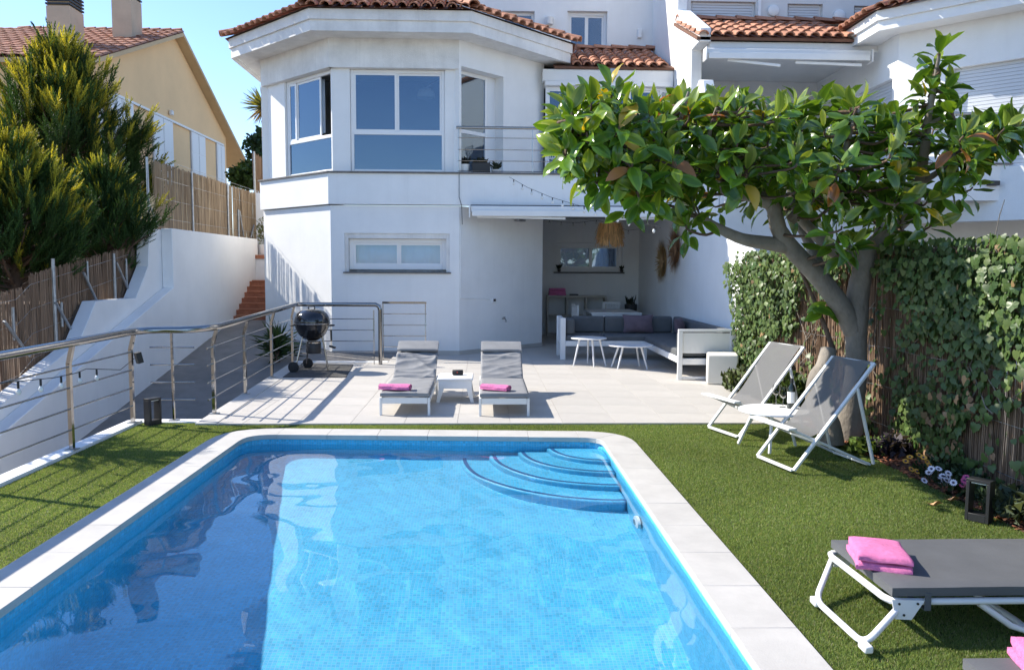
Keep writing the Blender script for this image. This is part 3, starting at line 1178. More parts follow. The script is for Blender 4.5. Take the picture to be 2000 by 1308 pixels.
# =================================================================== CONIFERS
def spray_template():
    mb_ = MB()
    vs_, fs_ = [], []
    # a feathery plume: central axis with small scale-leaf blades around it
    nlev = 9
    for i in range(nlev):
        t = i / (nlev - 1)
        y_ = t * 1.0
        wid = .20 * (1 - t) ** .8 + .035
        for k in range(3):
            a = 2 * PI * (k / 3 + i * .19)
            dx, dz2 = math.cos(a), math.sin(a)
            o = len(vs_)
            hw = .035
            px, pz = -dz2 * hw, dx * hw
            vs_ += [(px, y_ - .03, pz), (-px, y_ - .03, -pz), (dx * wid, y_ + .16, dz2 * wid)]
            fs_.append((o, o + 1, o + 2))
    return vs_, fs_


SPV, SPF = spray_template()


def conifer(name, label, base, height, radius, z0, nspray, tipcol=1.0, group='conifers behind the left fence', lean=0.0, tiers=None):
    """crown of upward plumes on drooping limbs, uneven outline"""
    t_ = thing(name, label, 'tree', base, 0, group)
    bx, by, bz = base
    MB().tube([(bx, by, bz), (bx + .05, by, z0 + height * .4), (bx + lean, by + .05, z0 + height * .92)], [radius * .09, radius * .065, .02], 8).build('trunk', 'bark_dark', t_, smooth=80)
    limbs = []
    nl = int(64 + 30 * radius)
    lt = MB()
    for i in range(nl):
        f = (i + random.random()) / nl
        zz = z0 + height * (.02 + .86 * f)
        prof_ = (math.sin(min(1, (f * .86 + .10) * 1.15) * PI) ** .55) * (1 - .55 * f ** 2.2)
        rad = radius * prof_ * random.uniform(.72, 1.12)
        a = i * 2.399 + random.uniform(-.3, .3)
        st = Vector((bx + lean * f, by, zz - rad * .12))
        en = Vector((bx + lean * f + rad * math.cos(a), by + rad * math.sin(a), zz + rad * random.uniform(.15, .5)))
        md = st.lerp(en, .55) + Vector((0, 0, -.05 * rad))
        lt.tube([st, md, en], [.03, .02, .006], 5, cap=False)
        limbs.append((st, md, en, rad, f))
    for i in range(7):                                    # leaders at the top
        a = random.uniform(0, 6.28); rad = radius * random.uniform(.08, .42)
        zz = z0 + height * random.uniform(.60, .74)
        st = Vector((bx + lean, by, zz))
        en = Vector((bx + lean + rad * math.cos(a), by + rad * math.sin(a), z0 + height * (1.0 - .36 * (rad / radius)) * random.uniform(.95, 1.02)))
        limbs.append((st, st.lerp(en, .5), en, rad, 1.0))
        lt.tube([st, en], [.03, .006], 5, cap=False)
    lt.build('branches', 'bark_dark', t_)
    mats, cols = [], []
    per = 9
    for i in range(nspray // per):
        st, md, en, rad, f = random.choice(limbs)
        u = random.random() ** .5
        pc_ = st.lerp(md, u * 2) if u < .5 else md.lerp(en, u * 2 - 1)
        pc_ = pc_ + rdir() * .15 * radius * (1.15 - u * .5)
        outw = Vector((pc_.x - bx - lean, pc_.y - by, 0))
        if outw.length > 1e-4: outw.normalize()
        dc = (Vector((0, 0, 1.0 + .5 * f)) + outw * random.uniform(.2, 1.0) + rdir() * .3).normalized()
        hgt = (pc_.z - z0) / height
        young = random.random() < min(.9, (.10 + 1.3 * max(0, hgt - .22) ** 1.2) * (.35 + .9 * u ** 2) * tipcol)
        tone = random.uniform(.7, 1.3)
        clen = random.uniform(.34, .62) * (.55 + .32 * radius)
        for k in range(per):
            q = k / per
            p_ = pc_ + dc * clen * .55 * q + rdir() * .10 * clen * (1 - q)
            d = (dc + rdir() * .55 * (1 - .5 * q)).normalized()
            ln = clen * random.uniform(.38, .75)
            mats.append(frame_mat(p_, d, rdir(), ln * .95, ln, ln * .95))
            if young:
                mixq = min(1, max(0, q * 1.35 - .15)) * random.uniform(.6, 1.0)
                c = (np.array([.09, .13, .022]) * (1 - mixq) + np.array([.60, .53, .055]) * mixq) * tone
            else:
                c = np.array([.040, .084, .022]) * tone * random.uniform(.75, 1.3)
            cols.append(c)
    scatter('crown', SPV, SPF, 3, mats, cols, 'conifer', t_)
    return t_


p = at(128, 523, Y=22.3)
ztop_ = at(128, 70, Y=22.3).z
zbot_ = at(128, 505, Y=22.3).z
conifer('conifer_tree', 'large yellow-tipped conifer with feathery plumes in front of the yellow house', (p.x, 22.3, .5), ztop_ - zbot_, 2.42, zbot_, 15000, .8)
p = at(-6, 523, Y=12.4)
conifer('conifer_tree', 'smaller dark conifer at the left edge overhanging the brown fence', (p.x + .25, 12.4, .5), at(0, 292, Y=12.4).z - at(0, 575, Y=12.4).z, 1.12, at(0, 575, Y=12.4).z, 7200)
shr = conifer('shrubbery', 'loose shrubbery beyond the left end of the fence', (-6.9, 8.8, -.5), 2.0, .8, 1.7, 420)
shr['kind'] = 'stuff'
del shr['group']
del shr['category']

p = at(262, 523, X=-6.75)
conifer('conifer_tree', 'low spreading conifer leaning over the fence at the foot of the large conifer', (-6.62, 14.3, .5), 1.80, .82, 1.62, 3600, .35, group='conifers behind the left fence')

# trees far behind between the houses
def leafy(name, label, centre, rx, ry, rz_, nleaf, col, trunk_to, lsize=.16, group=None):
    t_ = thing(name, label, 'tree', trunk_to, 0, group)
    c = Vector(centre)
    MB().tube([trunk_to, Vector(trunk_to).lerp(c, .6) + Vector((.1, 0, 0)), c], [.16, .12, .05], 8).build('trunk', 'bark_dark', t_, smooth=80)
    blobs = [(c + Vector((random.uniform(-1, 1) * rx * .65, random.uniform(-1, 1) * ry * .65, random.uniform(-.8, .9) * rz_ * .7)), random.uniform(.28, .5)) for _ in range(16)]
    mats, cols = [], []
    for i in range(nleaf):
        bc, br = random.choice(blobs)
        a = rdir() * random.uniform(.3, 1) ** .5
        p_ = bc + Vector((a.x * rx * br, a.y * ry * br, a.z * rz_ * br))
        mats.append(frame_mat(p_, rdir(), rdir(), lsize, lsize, lsize))
        cols.append(np.array(col) * random.uniform(.55, 1.45))
    scatter('crown', [(-.25, 0, 0), (.25, 0, 0), (.3, .6, .1), (0, 1, 0), (-.3, .6, .1)], [(0, 1, 2, 3, 4)], 5, mats, cols, 'bush', t_)
    return t_


c = at(522, 280, Y=33)
leafy('broadleaf_tree', 'dark green bushy tree beneath the palm-like yucca behind the house', (c.x + .1, 33, c.z), 1.0, 1.0, 1.25, 2600, (.05, .085, .03), (c.x, 33, 1), .2)
c = at(482, 345, Y=36)
leafy('broadleaf_tree', 'bright green bushy tree in the gap right of the yellow house', (c.x, 36, c.z), .85, .9, .75, 1900, (.10, .14, .03), (c.x, 36, 1), .2)
# yucca on a tall bare trunk
yt = at(517, 213, Y=30)
yu = thing('yucca_tree', 'tall yucca with a spiky round head on a bare crooked trunk against the sky', 'tree', (yt.x + .3, 30, 2))
yk1 = at(516, 265, Y=30); yk2 = at(533, 320, Y=30)
MB().tube([(yt.x + .5, 30, 2), (yk2.x, 30, yk2.z), (yk1.x, 30, yk1.z), (yt.x, 30, yt.z)], [.16, .13, .10, .09], 8).build('trunk', 'bark_dark', yu, smooth=80)
mats, cols = [], []
for i in range(190):
    d = rdir(); d.z = d.z * .8 + .15; d.normalize()
    mats.append(frame_mat((yt.x + d.x * .08, 30 + d.y * .08, yt.z + d.z * .08 + .08), d, rdir(), 1, random.uniform(.7, 1.05), 1))
    cols.append(np.array([.22, .22, .055]) * random.uniform(.6, 1.3) if d.z > -.3 else np.array([.25, .17, .07]) * random.uniform(.6, 1.2))
scatter('crown', [(-.022, 0, 0), (.022, 0, 0), (.018, .5, .02), (0, .82, -.02), (-.018, .5, .02)], [(0, 1, 2, 3, 4)], 5, mats, cols, 'bush', yu)

# =================================================================== WHITE HOUSE
YH = 15.9
XA, XB = -3.03, -0.495
T_ = (XB - XA) / math.sqrt(2)
T22 = math.tan(R_(22.5))
ZF1 = 3.58            # upper floor ledge
ZS = 6.17             # soffit
YBK = 20.9            # back wall of the porch


def octa(off):
    return [Vector((XA - T_ - off, 26, 0)), Vector((XA - T_ - off, YH + T_ - off * T22, 0)), Vector((XA - off * T22, YH - off, 0)),
            Vector((XB + off * T22, YH - off, 0)), Vector((XB + T_ + off, YH + T_ - off * T22, 0)), Vector((XB + T_ + off, 26, 0))]


house = thing('white_house', 'white rendered two-storey villa with an octagonal bay, clay tile roof and balcony', 'house', (XA, YH, 0))


def on(p0, p1, px, z=3.0):
    lo, hi = -1.5, 2.5
    f0 = proj((*p0.lerp(p1, lo).xy, z))[0]
    for _ in range(60):
        m_ = (lo + hi) / 2
        if proj((*p0.lerp(p1, m_).xy, z))[0] < px: lo = m_
        else: hi = m_
    return lo


def seg_wall(mb, p0, p1, z0, z1, holes=(), th=.3):
    """wall between two plan points with rectangular openings (t0, t1, z0, z1)"""
    d = (p1 - p0)
    n_ = Vector((-d.y, d.x, 0)).normalized()          # inwards (away from the camera side)
    def piece(ta, tb, za, zb):
        if tb - ta < 1e-5 or zb - za < 1e-5: return
        a, b_ = p0.lerp(p1, ta), p0.lerp(p1, tb)
        ring = [a, b_, b_ + n_ * th, a + n_ * th]
        mb.prism([(q.x, q.y, za) for q in ring], [(q.x, q.y, zb) for q in ring])
    t = 0
    for (ta, tb, ha, hb) in sorted(holes):
        piece(t, ta, z0, z1)
        piece(ta, tb, z0, ha)
        piece(ta, tb, hb, z1)
        t = tb
    piece(t, 1, z0, z1)
    return mb


def window(parent, p0, p1, z0, z1, inset, vs=(), hs=(), fw=.06, glass='glass', skip=(), name='window', frame='frame', dep=.07, sub=True, label=None):
    """frame between two plan points, split by mullions (fractions) and transoms (fractions); a pane per cell"""
    d = (p1 - p0); L_ = d.length; u = d / L_
    n_ = Vector((-u.y, u.x, 0))
    def box(mb, a, b_, za, zb, d0, d1):
        A_, B_ = p0 + u * a, p0 + u * b_
        ring = [A_ + n_ * d0, B_ + n_ * d0, B_ + n_ * d1, A_ + n_ * d1]
        mb.prism([(q.x, q.y, za) for q in ring], [(q.x, q.y, zb) for q in ring])
    fm = MB()
    i0, i1 = inset, inset + dep
    box(fm, 0, fw, z0, z1, i0, i1); box(fm, L_ - fw, L_, z0, z1, i0, i1)
    box(fm, fw, L_ - fw, z0, z0 + fw, i0 + .002, i1 - .002); box(fm, fw, L_ - fw, z1 - fw, z1, i0 + .002, i1 - .002)
    H = z1 - z0
    zs_ = [z0 + fw] + [z0 + h * H for h in hs] + [z1 - fw]
    for h in hs:
        box(fm, fw, L_ - fw, z0 + h * H - fw / 2, z0 + h * H + fw / 2, i0 + .004, i1 - .004)
    fo = fm.build(name, frame, parent, bevel=.006, label=label)
    for r_ in range(len(zs_) - 1):
        vv = vs[r_] if vs and isinstance(vs[0], (list, tuple)) else vs
        xs_ = [0.0] + [v * L_ for v in vv] + [L_]
        za = zs_[r_] + (fw / 2 if r_ > 0 else 0); zb = zs_[r_ + 1] - (fw / 2 if r_ < len(zs_) - 2 else 0)
        for c_ in range(len(xs_) - 1):
            if (r_, c_) in skip: continue
            xa = xs_[c_] + (fw if c_ == 0 else .0); xb = xs_[c_ + 1] - (fw if c_ == len(xs_) - 2 else 0)
            dd = i0 + (.012 if c_ % 2 == 0 else .038)
            if len(vv):                                  # sash
                sm = MB(); sw = .042
                box(sm, xa, xa + sw, za, zb, dd, dd + .024); box(sm, xb - sw, xb, za, zb, dd, dd + .024)
                box(sm, xa + sw, xb - sw, za, za + sw, dd + .001, dd + .023); box(sm, xa + sw, xb - sw, zb - sw, zb, dd + .001, dd + .023)
                sm.build('sash', frame, fo)
                xa += sw; xb -= sw; za_, zb_ = za + sw, zb - sw
            else:
                za_, zb_ = za, zb
            gp = MB()
            box(gp, xa, xb, za_, zb_, dd + .010, dd + .014)
            gp.build('pane', glass, fo)
    return fo


O0 = octa(0)
C_, A_, B_, D_ = O0[1], O0[2], O0[3], O0[4]
# ---- ground floor
w1a, w1b = on(A_, B_, 672), on(A_, B_, 878)
zt1 = at(775, 456, Y=YH).z; zb1 = at(775, 534, Y=YH).z
seg_wall(MB(), C_, A_, -1.6, ZF1 - .62).build('wall', 'white', house)
seg_wall(MB(), A_, B_, -1.6, ZF1 - .62, [(w1a, w1b, zb1, zt1)]).build('wall', 'white', house)
seg_wall(MB(), B_, D_, -1.0, ZF1 - .62).build('wall', 'white', house)
seg_wall(MB(), D_ + Vector((0, .21, 0)), Vector((D_.x, YBK, 0)), -.5, ZF1 - .62, th=.25).build('wall', 'white', house)
seg_wall(MB(), O0[0], C_, -1.6, 6.2).build('wall', 'white', house)
# skirting
Os = octa(.012)
for a, b__ in ((2, 3), (3, 4)):
    p0, p1 = Os[a], Os[b__]
    seg_wall(MB(), p0, p1, .0, .085, th=.05).build('skirting', 'tile', house)
p0, p1 = A_.lerp(B_, w1a), A_.lerp(B_, w1b)
window(house, p0 + Vector((.07, 0, 0)), p1 - Vector((.07, 0, 0)), zb1 + .075, zt1 - .10, .14, (.51,), (), .085, 'glass_low')
sd = MB()                                              # reveal lining
sd.box(p0.x + .002, p0.x + .068, YH + .03, YH + .26, zb1 + .03, zt1 - .002).box(p1.x - .068, p1.x - .002, YH + .03, YH + .26, zb1 + .03, zt1 - .002)
sd.box(p0.x + .07, p1.x - .07, YH + .03, YH + .26, zt1 - .098, zt1 - .002)
sd.build('window_lining', 'white_old', house)
MB().box(p0.x - .03, p1.x + .03, YH - .045, YH + .28, zb1 - .0, zb1 + .028).build('window_sill', 'ledge', house, bevel=.004)
cm = MB()
cm.grid(lambda u, v: (p0.x + (p1.x - p0.x) * u, YH + .33 + .02 * math.sin(u * 46) * (.4 + .6 * math.sin(u * 9) ** 2), zb1 + (zt1 - zb1) * v), 90, 1)
cm.build('curtain', 'curtain', house, smooth=179)
MB().box(p0.x - .3, p1.x + .3, YH + 1.2, YH + 1.25, zb1 - .5, zt1 + .5).build('room_wall', 'room', house)
# ---- band between the floors with its dark ledge
Ob = octa(.06)
Oi = octa(-.3)
bandL = MB()
q_ = (Ob[1], Ob[2], Oi[2], Oi[1])
bandL.prism([(p.x, p.y, ZF1 - .60) for p in q_], [(p.x, p.y, ZF1) for p in q_])
bandL.build('parapet_band', 'white', house)
MB().box(Ob[2].x + .001, XW - .0, YH - .06, YH + .2, ZF1 - .60, ZF1).build('parapet_band', 'white', house)
MB().prism([(p.x, p.y, ZF1 - .25) for p in (B_ + Vector((0, .21, 0)), Vector((XW, YH + .21, 0)), Vector((XW, YBK, 0)), Vector((D_.x, YBK, 0)), D_ + Vector((0, .02, 0)))],
           [(p.x, p.y, ZF1) for p in (B_ + Vector((0, .21, 0)), Vector((XW, YH + .21, 0)), Vector((XW, YBK, 0)), Vector((D_.x, YBK, 0)), D_ + Vector((0, .02, 0)))]).build('balcony_slab', 'white', house)
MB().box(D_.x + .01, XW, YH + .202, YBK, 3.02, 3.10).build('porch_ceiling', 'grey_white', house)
Ol = octa(.10)
lg = MB()
q_ = (Ol[1], Ol[2], Oi[2], Oi[1])
lg.prism([(p.x, p.y, ZF1 + .002) for p in q_], [(p.x, p.y, ZF1 + .036) for p in q_])
lg.build('ledge', 'ledge', house, bevel=.004)
MB().box(Ol[2].x + .003, XW - .002, YH - .10, YH + .30, ZF1 + .002, ZF1 + .036).build('ledge', 'ledge', house, bevel=.004)
# ---- upper floor
ZU0 = ZF1 + .04
zlin = at(775, 133, Y=YH).z                           # underside of the deep lintel band
cw0, cw1 = on(A_, B_, 684, 4.5), on(A_, B_, 869, 4.5)
lw0, lw1 = on(C_, A_, 557, 4.5), on(C_, A_, 650, 4.5)
rd0, rd1 = on(B_, D_, 901, 4.5), on(B_, D_, 983, 4.5)
Ou = octa(-.10)                                       # the glazed band sits back under the lintel
u1, u2, u3 = Ou[1], Ou[2], Ou[3]
lw0, lw1 = on(u1, u2, 557, 4.5), min(.985, on(u1, u2, 651, 4.5))
cw0, cw1 = on(u2, u3, 684, 4.5), on(u2, u3, 869, 4.5)
for (a_, b_2, t0_, t1_) in ((u1, u2, 0, lw0), (u1, u2, lw1, 1), (u2, u3, 0, cw0), (u2, u3, cw1, 1)):
    if t1_ - t0_ > .002:
        seg_wall(MB(), a_.lerp(b_2, t0_), a_.lerp(b_2, t1_), ZU0, zlin, (), .28).build('column', 'white', house)
seg_wall(MB(), C_, A_, zlin + .001, ZS + .3).build('lintel', 'white_old', house)
seg_wall(MB(), A_, B_, zlin + .001, ZS + .3).build('lintel', 'white_old', house)
zdt = at(940, 148, Y=YH + .8).z
seg_wall(MB(), B_, D_, ZU0, ZS + .3, [(max(.012, rd0), rd1, ZU0, zdt)], .34).build('wall', 'white', house)
wz0, wz1 = ZU0 + .002, zlin - .003
p0, p1 = u1.lerp(u2, lw0 + .004), u1.lerp(u2, lw1 - .004)
window(house, p0, p1, wz0, wz1, .05, [(), (.20, .72)], (.36,), .065, 'glass', skip=((1, 2),))
p0, p1 = u2.lerp(u3, cw0 + .002), u2.lerp(u3, cw1 - .002)
window(house, p0, p1, wz0, wz1, .05, [(), (.49,)], (.385,), .06, 'glass')
# balcony door in the right face
d_ = (D_ - B_).normalized()
nin = Vector((-d_.y, d_.x, 0))
p0 = B_.lerp(D_, max(.03, rd0 + .01)) + nin * .24
p1 = p0 + d_ * ((rd1 - rd0) * 2.53 * .80)
window(house, p0, p1, ZU0 + .003, zdt - .004, .0, (), (.42,), .075, 'glass', name='balcony_door')
MB().prism([(q.x, q.y, ZU0 + .003) for q in (p1, p1 + d_ * .6, p1 + d_ * .6 + nin * .06, p1 + nin * .06)],
           [(q.x, q.y, zdt - .004) for q in (p1, p1 + d_ * .6, p1 + d_ * .6 + nin * .06, p1 + nin * .06)]).build('door_leaf', 'frame', house)
# room behind the bay windows
rm = MB()
rm.box(-4.5, 1.2, 19.4, 19.5, ZF1 + .02, ZS - .03)
rm.build('room_wall', 'room', house)
Or = octa(-.36)
rp_ = [Vector((Or[1].x, 19.5, 0)), Or[1], Or[2], Or[3], Or[4], Vector((Or[4].x, 19.5, 0))]
MB().prism([(p.x, p.y, ZS - .02) for p in rp_], [(p.x, p.y, ZS + .02) for p in rp_]).build('room_ceiling', 'grey_white', house)
MB().prism([(p.x, p.y, ZF1 - .03) for p in rp_], [(p.x, p.y, ZF1 + .01) for p in rp_]).build('room_floor', 'roomfloor', house)
MB().box(1.22, 1.25, 17.9, 19.4, ZF1, ZS).build('room_wall', 'room', house)
cp0, cp1 = u1.lerp(u2, lw0), u1.lerp(u2, lw0 + (lw1 - lw0) * .62)
nL = Vector((-(u2 - u1).y, (u2 - u1).x, 0)).normalized()
cm = MB()
cm.grid(lambda u, v: tuple(cp0.lerp(cp1, u) + nL * (.30 + .035 * math.sin(u * 44)) + Vector((0, 0, ZF1 + .9 + v * (zlin - ZF1 - .95)))), 70, 1)
cm.build('curtain', 'curtain', house, smooth=179)
# arc lamp seen through the middle window
lp = at(832, 190, Y=17.4)
al = thing('arc_lamp', 'white domed arc lamp seen through the middle upper window', 'lamp', (lp.x, lp.y, ZF1 + .01))
MB().lathe([(.19, -.02), (.185, .08), (.14, .16), (.05, .20), (.0, .2)], lp, 18).build('lamp_shade', 'plastic', al, smooth=60)
MB().tube([(lp.x, lp.y, lp.z + .2), (lp.x + .3, lp.y + .1, lp.z + .42), (lp.x + .8, lp.y + .25, lp.z + .3), (lp.x + 1.0, lp.y + .35, lp.z - .6), (lp.x + 1.0, lp.y + .35, ZF1 + .02)], .014, 6).build('arm', 'steel', al, smooth=60)
MB().lathe([(.0, 0), (.16, 0), (.16, .05), (.0, .05)], (lp.x + 1.0, lp.y + .35, ZF1 + .011), 16).build('base', 'dark', al)
# ---- eaves and roof
E1, E2 = octa(.55), octa(.59)
def ring_mitre(parent, Oa, Oi, za, zb, name, mat):
    for i in range(len(Oa) - 1):
        q = (Oa[i], Oa[i + 1], Oi[i + 1], Oi[i])
        MB().prism([(p.x, p.y, za) for p in q], [(p.x, p.y, zb) for p in q]).build(name, mat, parent)
Osf = octa(.445)
sf = MB()
for i in range(5):
    a, b__, c, d = Osf[i], Osf[i + 1], O0[i + 1], O0[i]
    sf.prism([(q.x, q.y, ZS - .006) for q in (a, b__, c, d)], [(q.x, q.y, ZS + .05) for q in (a, b__, c, d)])
sf.build('soffit', 'white_old', house)
ring_mitre(house, octa(.55), octa(.44), ZS - .03, ZS + .17, 'fascia', 'white_old')
ring_mitre(house, octa(.59), octa(.40), ZS + .171, ZS + .36, 'fascia', 'white_old')
ZE = ZS + .362
SLP = .43
E3 = octa(.66)
run = T22 and (math.hypot(*(E3[3] - E3[2]).xy) / 2) / T22
apex = Vector(((E3[2].x + E3[3].x) / 2, E3[2].y + run, ZE + SLP * run))
rb = MB()
ev = [(p.x, p.y, ZE) for p in E3]
rb.add(ev + [tuple(apex), (apex.x, 26, apex.z)], [(1, 2, 6), (2, 3, 6), (3, 4, 6), (0, 1, 6, 7), (4, 5, 7, 6)])
rb.build('roof', 'roofbase', house)


def tile_slope(parent, e0, e1, updir, shrink, length, spacing=.235, rise=.40, me=None, lim0=None, name='roof_tile', jitter=.012):
    """rows of clay tiles on a slope whose eave runs e0 -> e1"""
    e0, e1 = Vector(e0), Vector(e1)
    u = (e1 - e0).normalized(); L_ = (e1 - e0).length
    up = Vector(updir).normalized()
    nrm_ = u.cross(up).normalized()
    k = 0
    nrow = int(length / rise + .5)
    for r_ in range(nrow):
        s_ = r_ * rise
        sh = s_ * shrink
        a, b__ = sh, L_ - sh
        c0 = math.ceil((a - spacing * .5) / spacing)
        x = spacing * .5
        while x < L_:
            if a - .05 < x < b__ + .05:
                o_ = e0 + u * (x + random.uniform(-jitter, jitter)) + up * (s_ - .05 + random.uniform(-.012, .012)) + nrm_ * (.012 + random.uniform(0, .006))
                rot = Matrix.Rotation(random.uniform(-.025, .025), 4, 'Z')
                inst(name, me or TILE, basis(o_, u, up, nrm_) @ rot, parent)
                k += 1
            x += spacing
    return k


cnt = 0
for i in (1, 2, 3):
    a, b__ = E3[i], E3[i + 1]
    u = (b__ - a).normalized(); inw = Vector((-u.y, u.x, 0))
    up = inw + Vector((0, 0, SLP))
    cs = 1 / math.hypot(1, SLP)
    cnt += tile_slope(house, (a.x, a.y, ZE), (b__.x, b__.y, ZE), up, T22 * cs, run / cs if i == 2 else run / cs, .235, .42)
for i in (1, 2, 3, 4):
    a = Vector((E3[i].x, E3[i].y, ZE)); d = (apex - a); L_ = d.length; d.normalize()
    x_ = d.cross(Vector((0, 0, 1))).normalized(); z_ = x_.cross(d)
    for k in range(int(L_ / .4)):
        inst('ridge_tile', RIDGE, basis(a + d * (k * .4 - .06) + Vector((0, 0, .06 + random.uniform(0, .01))), x_, d, z_), house)
# ---- upper storey set back
YU = 19.7
q0, q1 = at(1262, 30, Y=YU), at(868, 30, Y=YU)
uw0, uw1 = Vector((-1.6, YU, 0)), Vector((XW, YU, 0))
def ut(px): return (at(px, 50, Y=YU).x - uw0.x) / (uw1.x - uw0.x)
hz = [(ut(981), ut(1044), 7.35, at(1010, 22, Y=YU).z), (ut(1108), ut(1186), at(1150, 95, Y=YU).z, at(1150, 22, Y=YU).z)]
seg_wall(MB(), uw0, uw1, 5.5, 11, hz).build('wall', 'white', house)
for k, (ta, tb, za, zb) in enumerate(hz):
    a, b__ = uw0.lerp(uw1, ta), uw0.lerp(uw1, tb)
    window(house, a, b__, za + .002, zb - .002, .12, (.5,) if k else (), (), .07, 'glass_dark')
    MB().box(a.x - .1, b__.x + .1, YU + .7, YU + .75, za - .3, zb + .3).build('room_wall', 'room', house)
pl = at(1073, 40, Y=YU - .06)
MB().lathe([(.0, -.1), (.09, -.1), (.11, .06), (.0, .06)], pl, 12).build('wall_lamp', 'plastic', house, smooth=40)
pl = at(1249, 66, Y=YU - .03)
MB().box(pl.x - .05, pl.x + .05, YU - .08, YU - .002, pl.z - .11, pl.z + .11).build('vent_box', 'frame', house, bevel=.01)
pl = at(1017, 10, Y=YU)
# ---- tiled porch roof between the bay and the party wall
YP = 17.35
ep0 = at(1108, 130, Y=YP); zpe = ep0.z
xr0 = at(1063, 130, Y=YP).x
ytop = 19.4
ztop_ = at(1150, 104, Y=ytop).z
up = Vector((0, ytop - YP, ztop_ - zpe))
MB().prism([(D_.x + .2, YP, zpe - .05), (XW, YP, zpe - .05), (XW, YU - .002, ztop_ - .05 + .08), (D_.x + .2, YU - .002, ztop_ - .05 + .08)],
           [(D_.x + .2, YP, zpe), (XW, YP, zpe), (XW, YU - .002, ztop_ + .08), (D_.x + .2, YU - .002, ztop_ + .08)]).build('porch_roof', 'roofbase', house)
tile_slope(house, (D_.x + .55, YP, zpe), (XW - .02, YP, zpe), up, 0, up.length, .235, .40)
for k in range(7):
    o_ = Vector((D_.x + .5 + k * .42, ytop + .08, ztop_ + .10))
    inst('ridge_tile', RIDGE, basis(o_, Vector((0, 1, 0)), Vector((1, 0, 0)), Vector((0, 0, -1)) * -1), house)
zfb = at(1180, 160, Y=YP + .05).z
MB().box(D_.x - .05, XW - .01, YP + .03, YP + .35, zfb, zpe - .052).build('fascia', 'white', house, bevel=.006)
MB().box(D_.x + .0, XW - .02, YP + .0, YP + .38, zfb - .10, zfb - .003).build('shutter_box', 'frame', house, bevel=.01)
pl = at(1196, 140, Y=YP)
lb = MB().box(pl.x - .06, pl.x + .06, YP - .05, YP + .03, pl.z - .09, pl.z + .06).build('sensor_lamp', 'steel_dull', house, bevel=.01)
gx0, gx1 = Vector((D_.x + .02, YP + .12, 0)), Vector((XW - .03, YP + .12, 0))
fr = [on(gx0, gx1, px, 5) for px in (1115, 1171, 1228, 1288)]
window(house, gx0, gx1, ZU0, zfb - .102, .0, fr, (), .05, 'glass_dark', name='glazed_screen')
MB().box(D_.x, XW, 19.5, 19.55, ZF1, zfb).build('room_wall', 'room', house)
MB().box(D_.x, XW, YP + .4, 19.5, zfb - .1, zfb - .08).build('room_ceiling', 'room', house)
# ---- porch
bw0, bw1 = Vector((D_.x - .3, YBK, 0)), Vector((XW, YBK, 0))
pw = [on(bw0, bw1, 1086), on(bw0, bw1, 1217)]
zp1, zp0 = at(1150, 474, Y=YBK).z, at(1150, 534, Y=YBK).z
seg_wall(MB(), bw0, bw1, -.3, ZF1, [(pw[0], pw[1], zp0, zp1)]).build('porch_wall', 'white', house)
a, b__ = bw0.lerp(bw1, pw[0]), bw0.lerp(bw1, pw[1])
window(house, a, b__, zp0 + .04, zp1 - .003, .10, (.53,), (), .10, 'glass')
MB().box(a.x - .05, b__.x + .05, YBK - .06, YBK + .25, zp0 - .0, zp0 + .038).build('window_sill', 'ledge', house)
cm = MB()
cm.grid(lambda u, v: (a.x + .9 + .8 * u, YBK + .35 + .03 * math.sin(u * 40), zp0 + v * (zp1 - zp0)), 40, 1)
cm.build('curtain', 'curtain', house, smooth=179)
MB().box(a.x - .4, b__.x + .4, YBK + 1.5, YBK + 1.55, zp0 - .5, zp1 + .5).build('room_wall', 'room', house)
# downpipe cable, socket with conduit, tap
cz = MB().tube([(XB - .0, YH - .085, ZF1 - .0), (XB + .0, YH - .085, ZF1 - .45), (XB + .05, YH - .07, ZF1 - .62), (XB + .06, YH - .015, 2.6)], .006, 5)
cz.build('cable', 'soap', house)
def onface(px, py, off=.0):
    t = on(B_, D_, px, 1.2)
    q = B_.lerp(D_, t); dn = Vector((d_.y, -d_.x, 0))
    dist = (q - Vector((0, 0, 0)))
    z = at(px, py, Y=q.y).z
    return Vector((q.x, q.y, z)) + dn * off
s0 = onface(963, 586, .02)
sb = MB().bar(s0 - d_ * .06, s0 + d_ * .06, .05, .10)
sbo = sb.build('socket', 'frame', house, bevel=.008)
MB().bar(s0 - d_ * .035 - nin * .028, s0 + d_ * .035 - nin * .028, .004, .05).build('socket_cover', 'dark', sbo)
MB().tube([onface(899, 582, .012), onface(950, 584, .012), s0 - d_ * .06], .010, 6).build('conduit', 'white', house)
MB().tube([onface(899, 582, .012), onface(899, 440, .012)], .010, 6).build('conduit', 'white', house)
tp = onface(981, 622, .0)
dn = -nin
tm = MB().tube([tp, tp + dn * .09, tp + dn * .11 - Vector((0, 0, .03)), tp + dn * .11 - Vector((0, 0, .075))], .012, 8)
tm.bar(tp + dn * .06 + Vector((0, 0, .03)) - d_ * .04, tp + dn * .06 + Vector((0, 0, .03)) + d_ * .04, .012, .012)
tm.tube([tp + dn * .06, tp + dn * .06 + Vector((0, 0, .03))], .008, 6)
tm.build('garden_tap', 'steel', house, smooth=40)
fl0 = onface(1008, 431, .10)
fo = MB().bar(fl0 - d_ * .11, fl0 + d_ * .11, .14, .05).build('floodlight', 'steel_dull', house, bevel=.01)
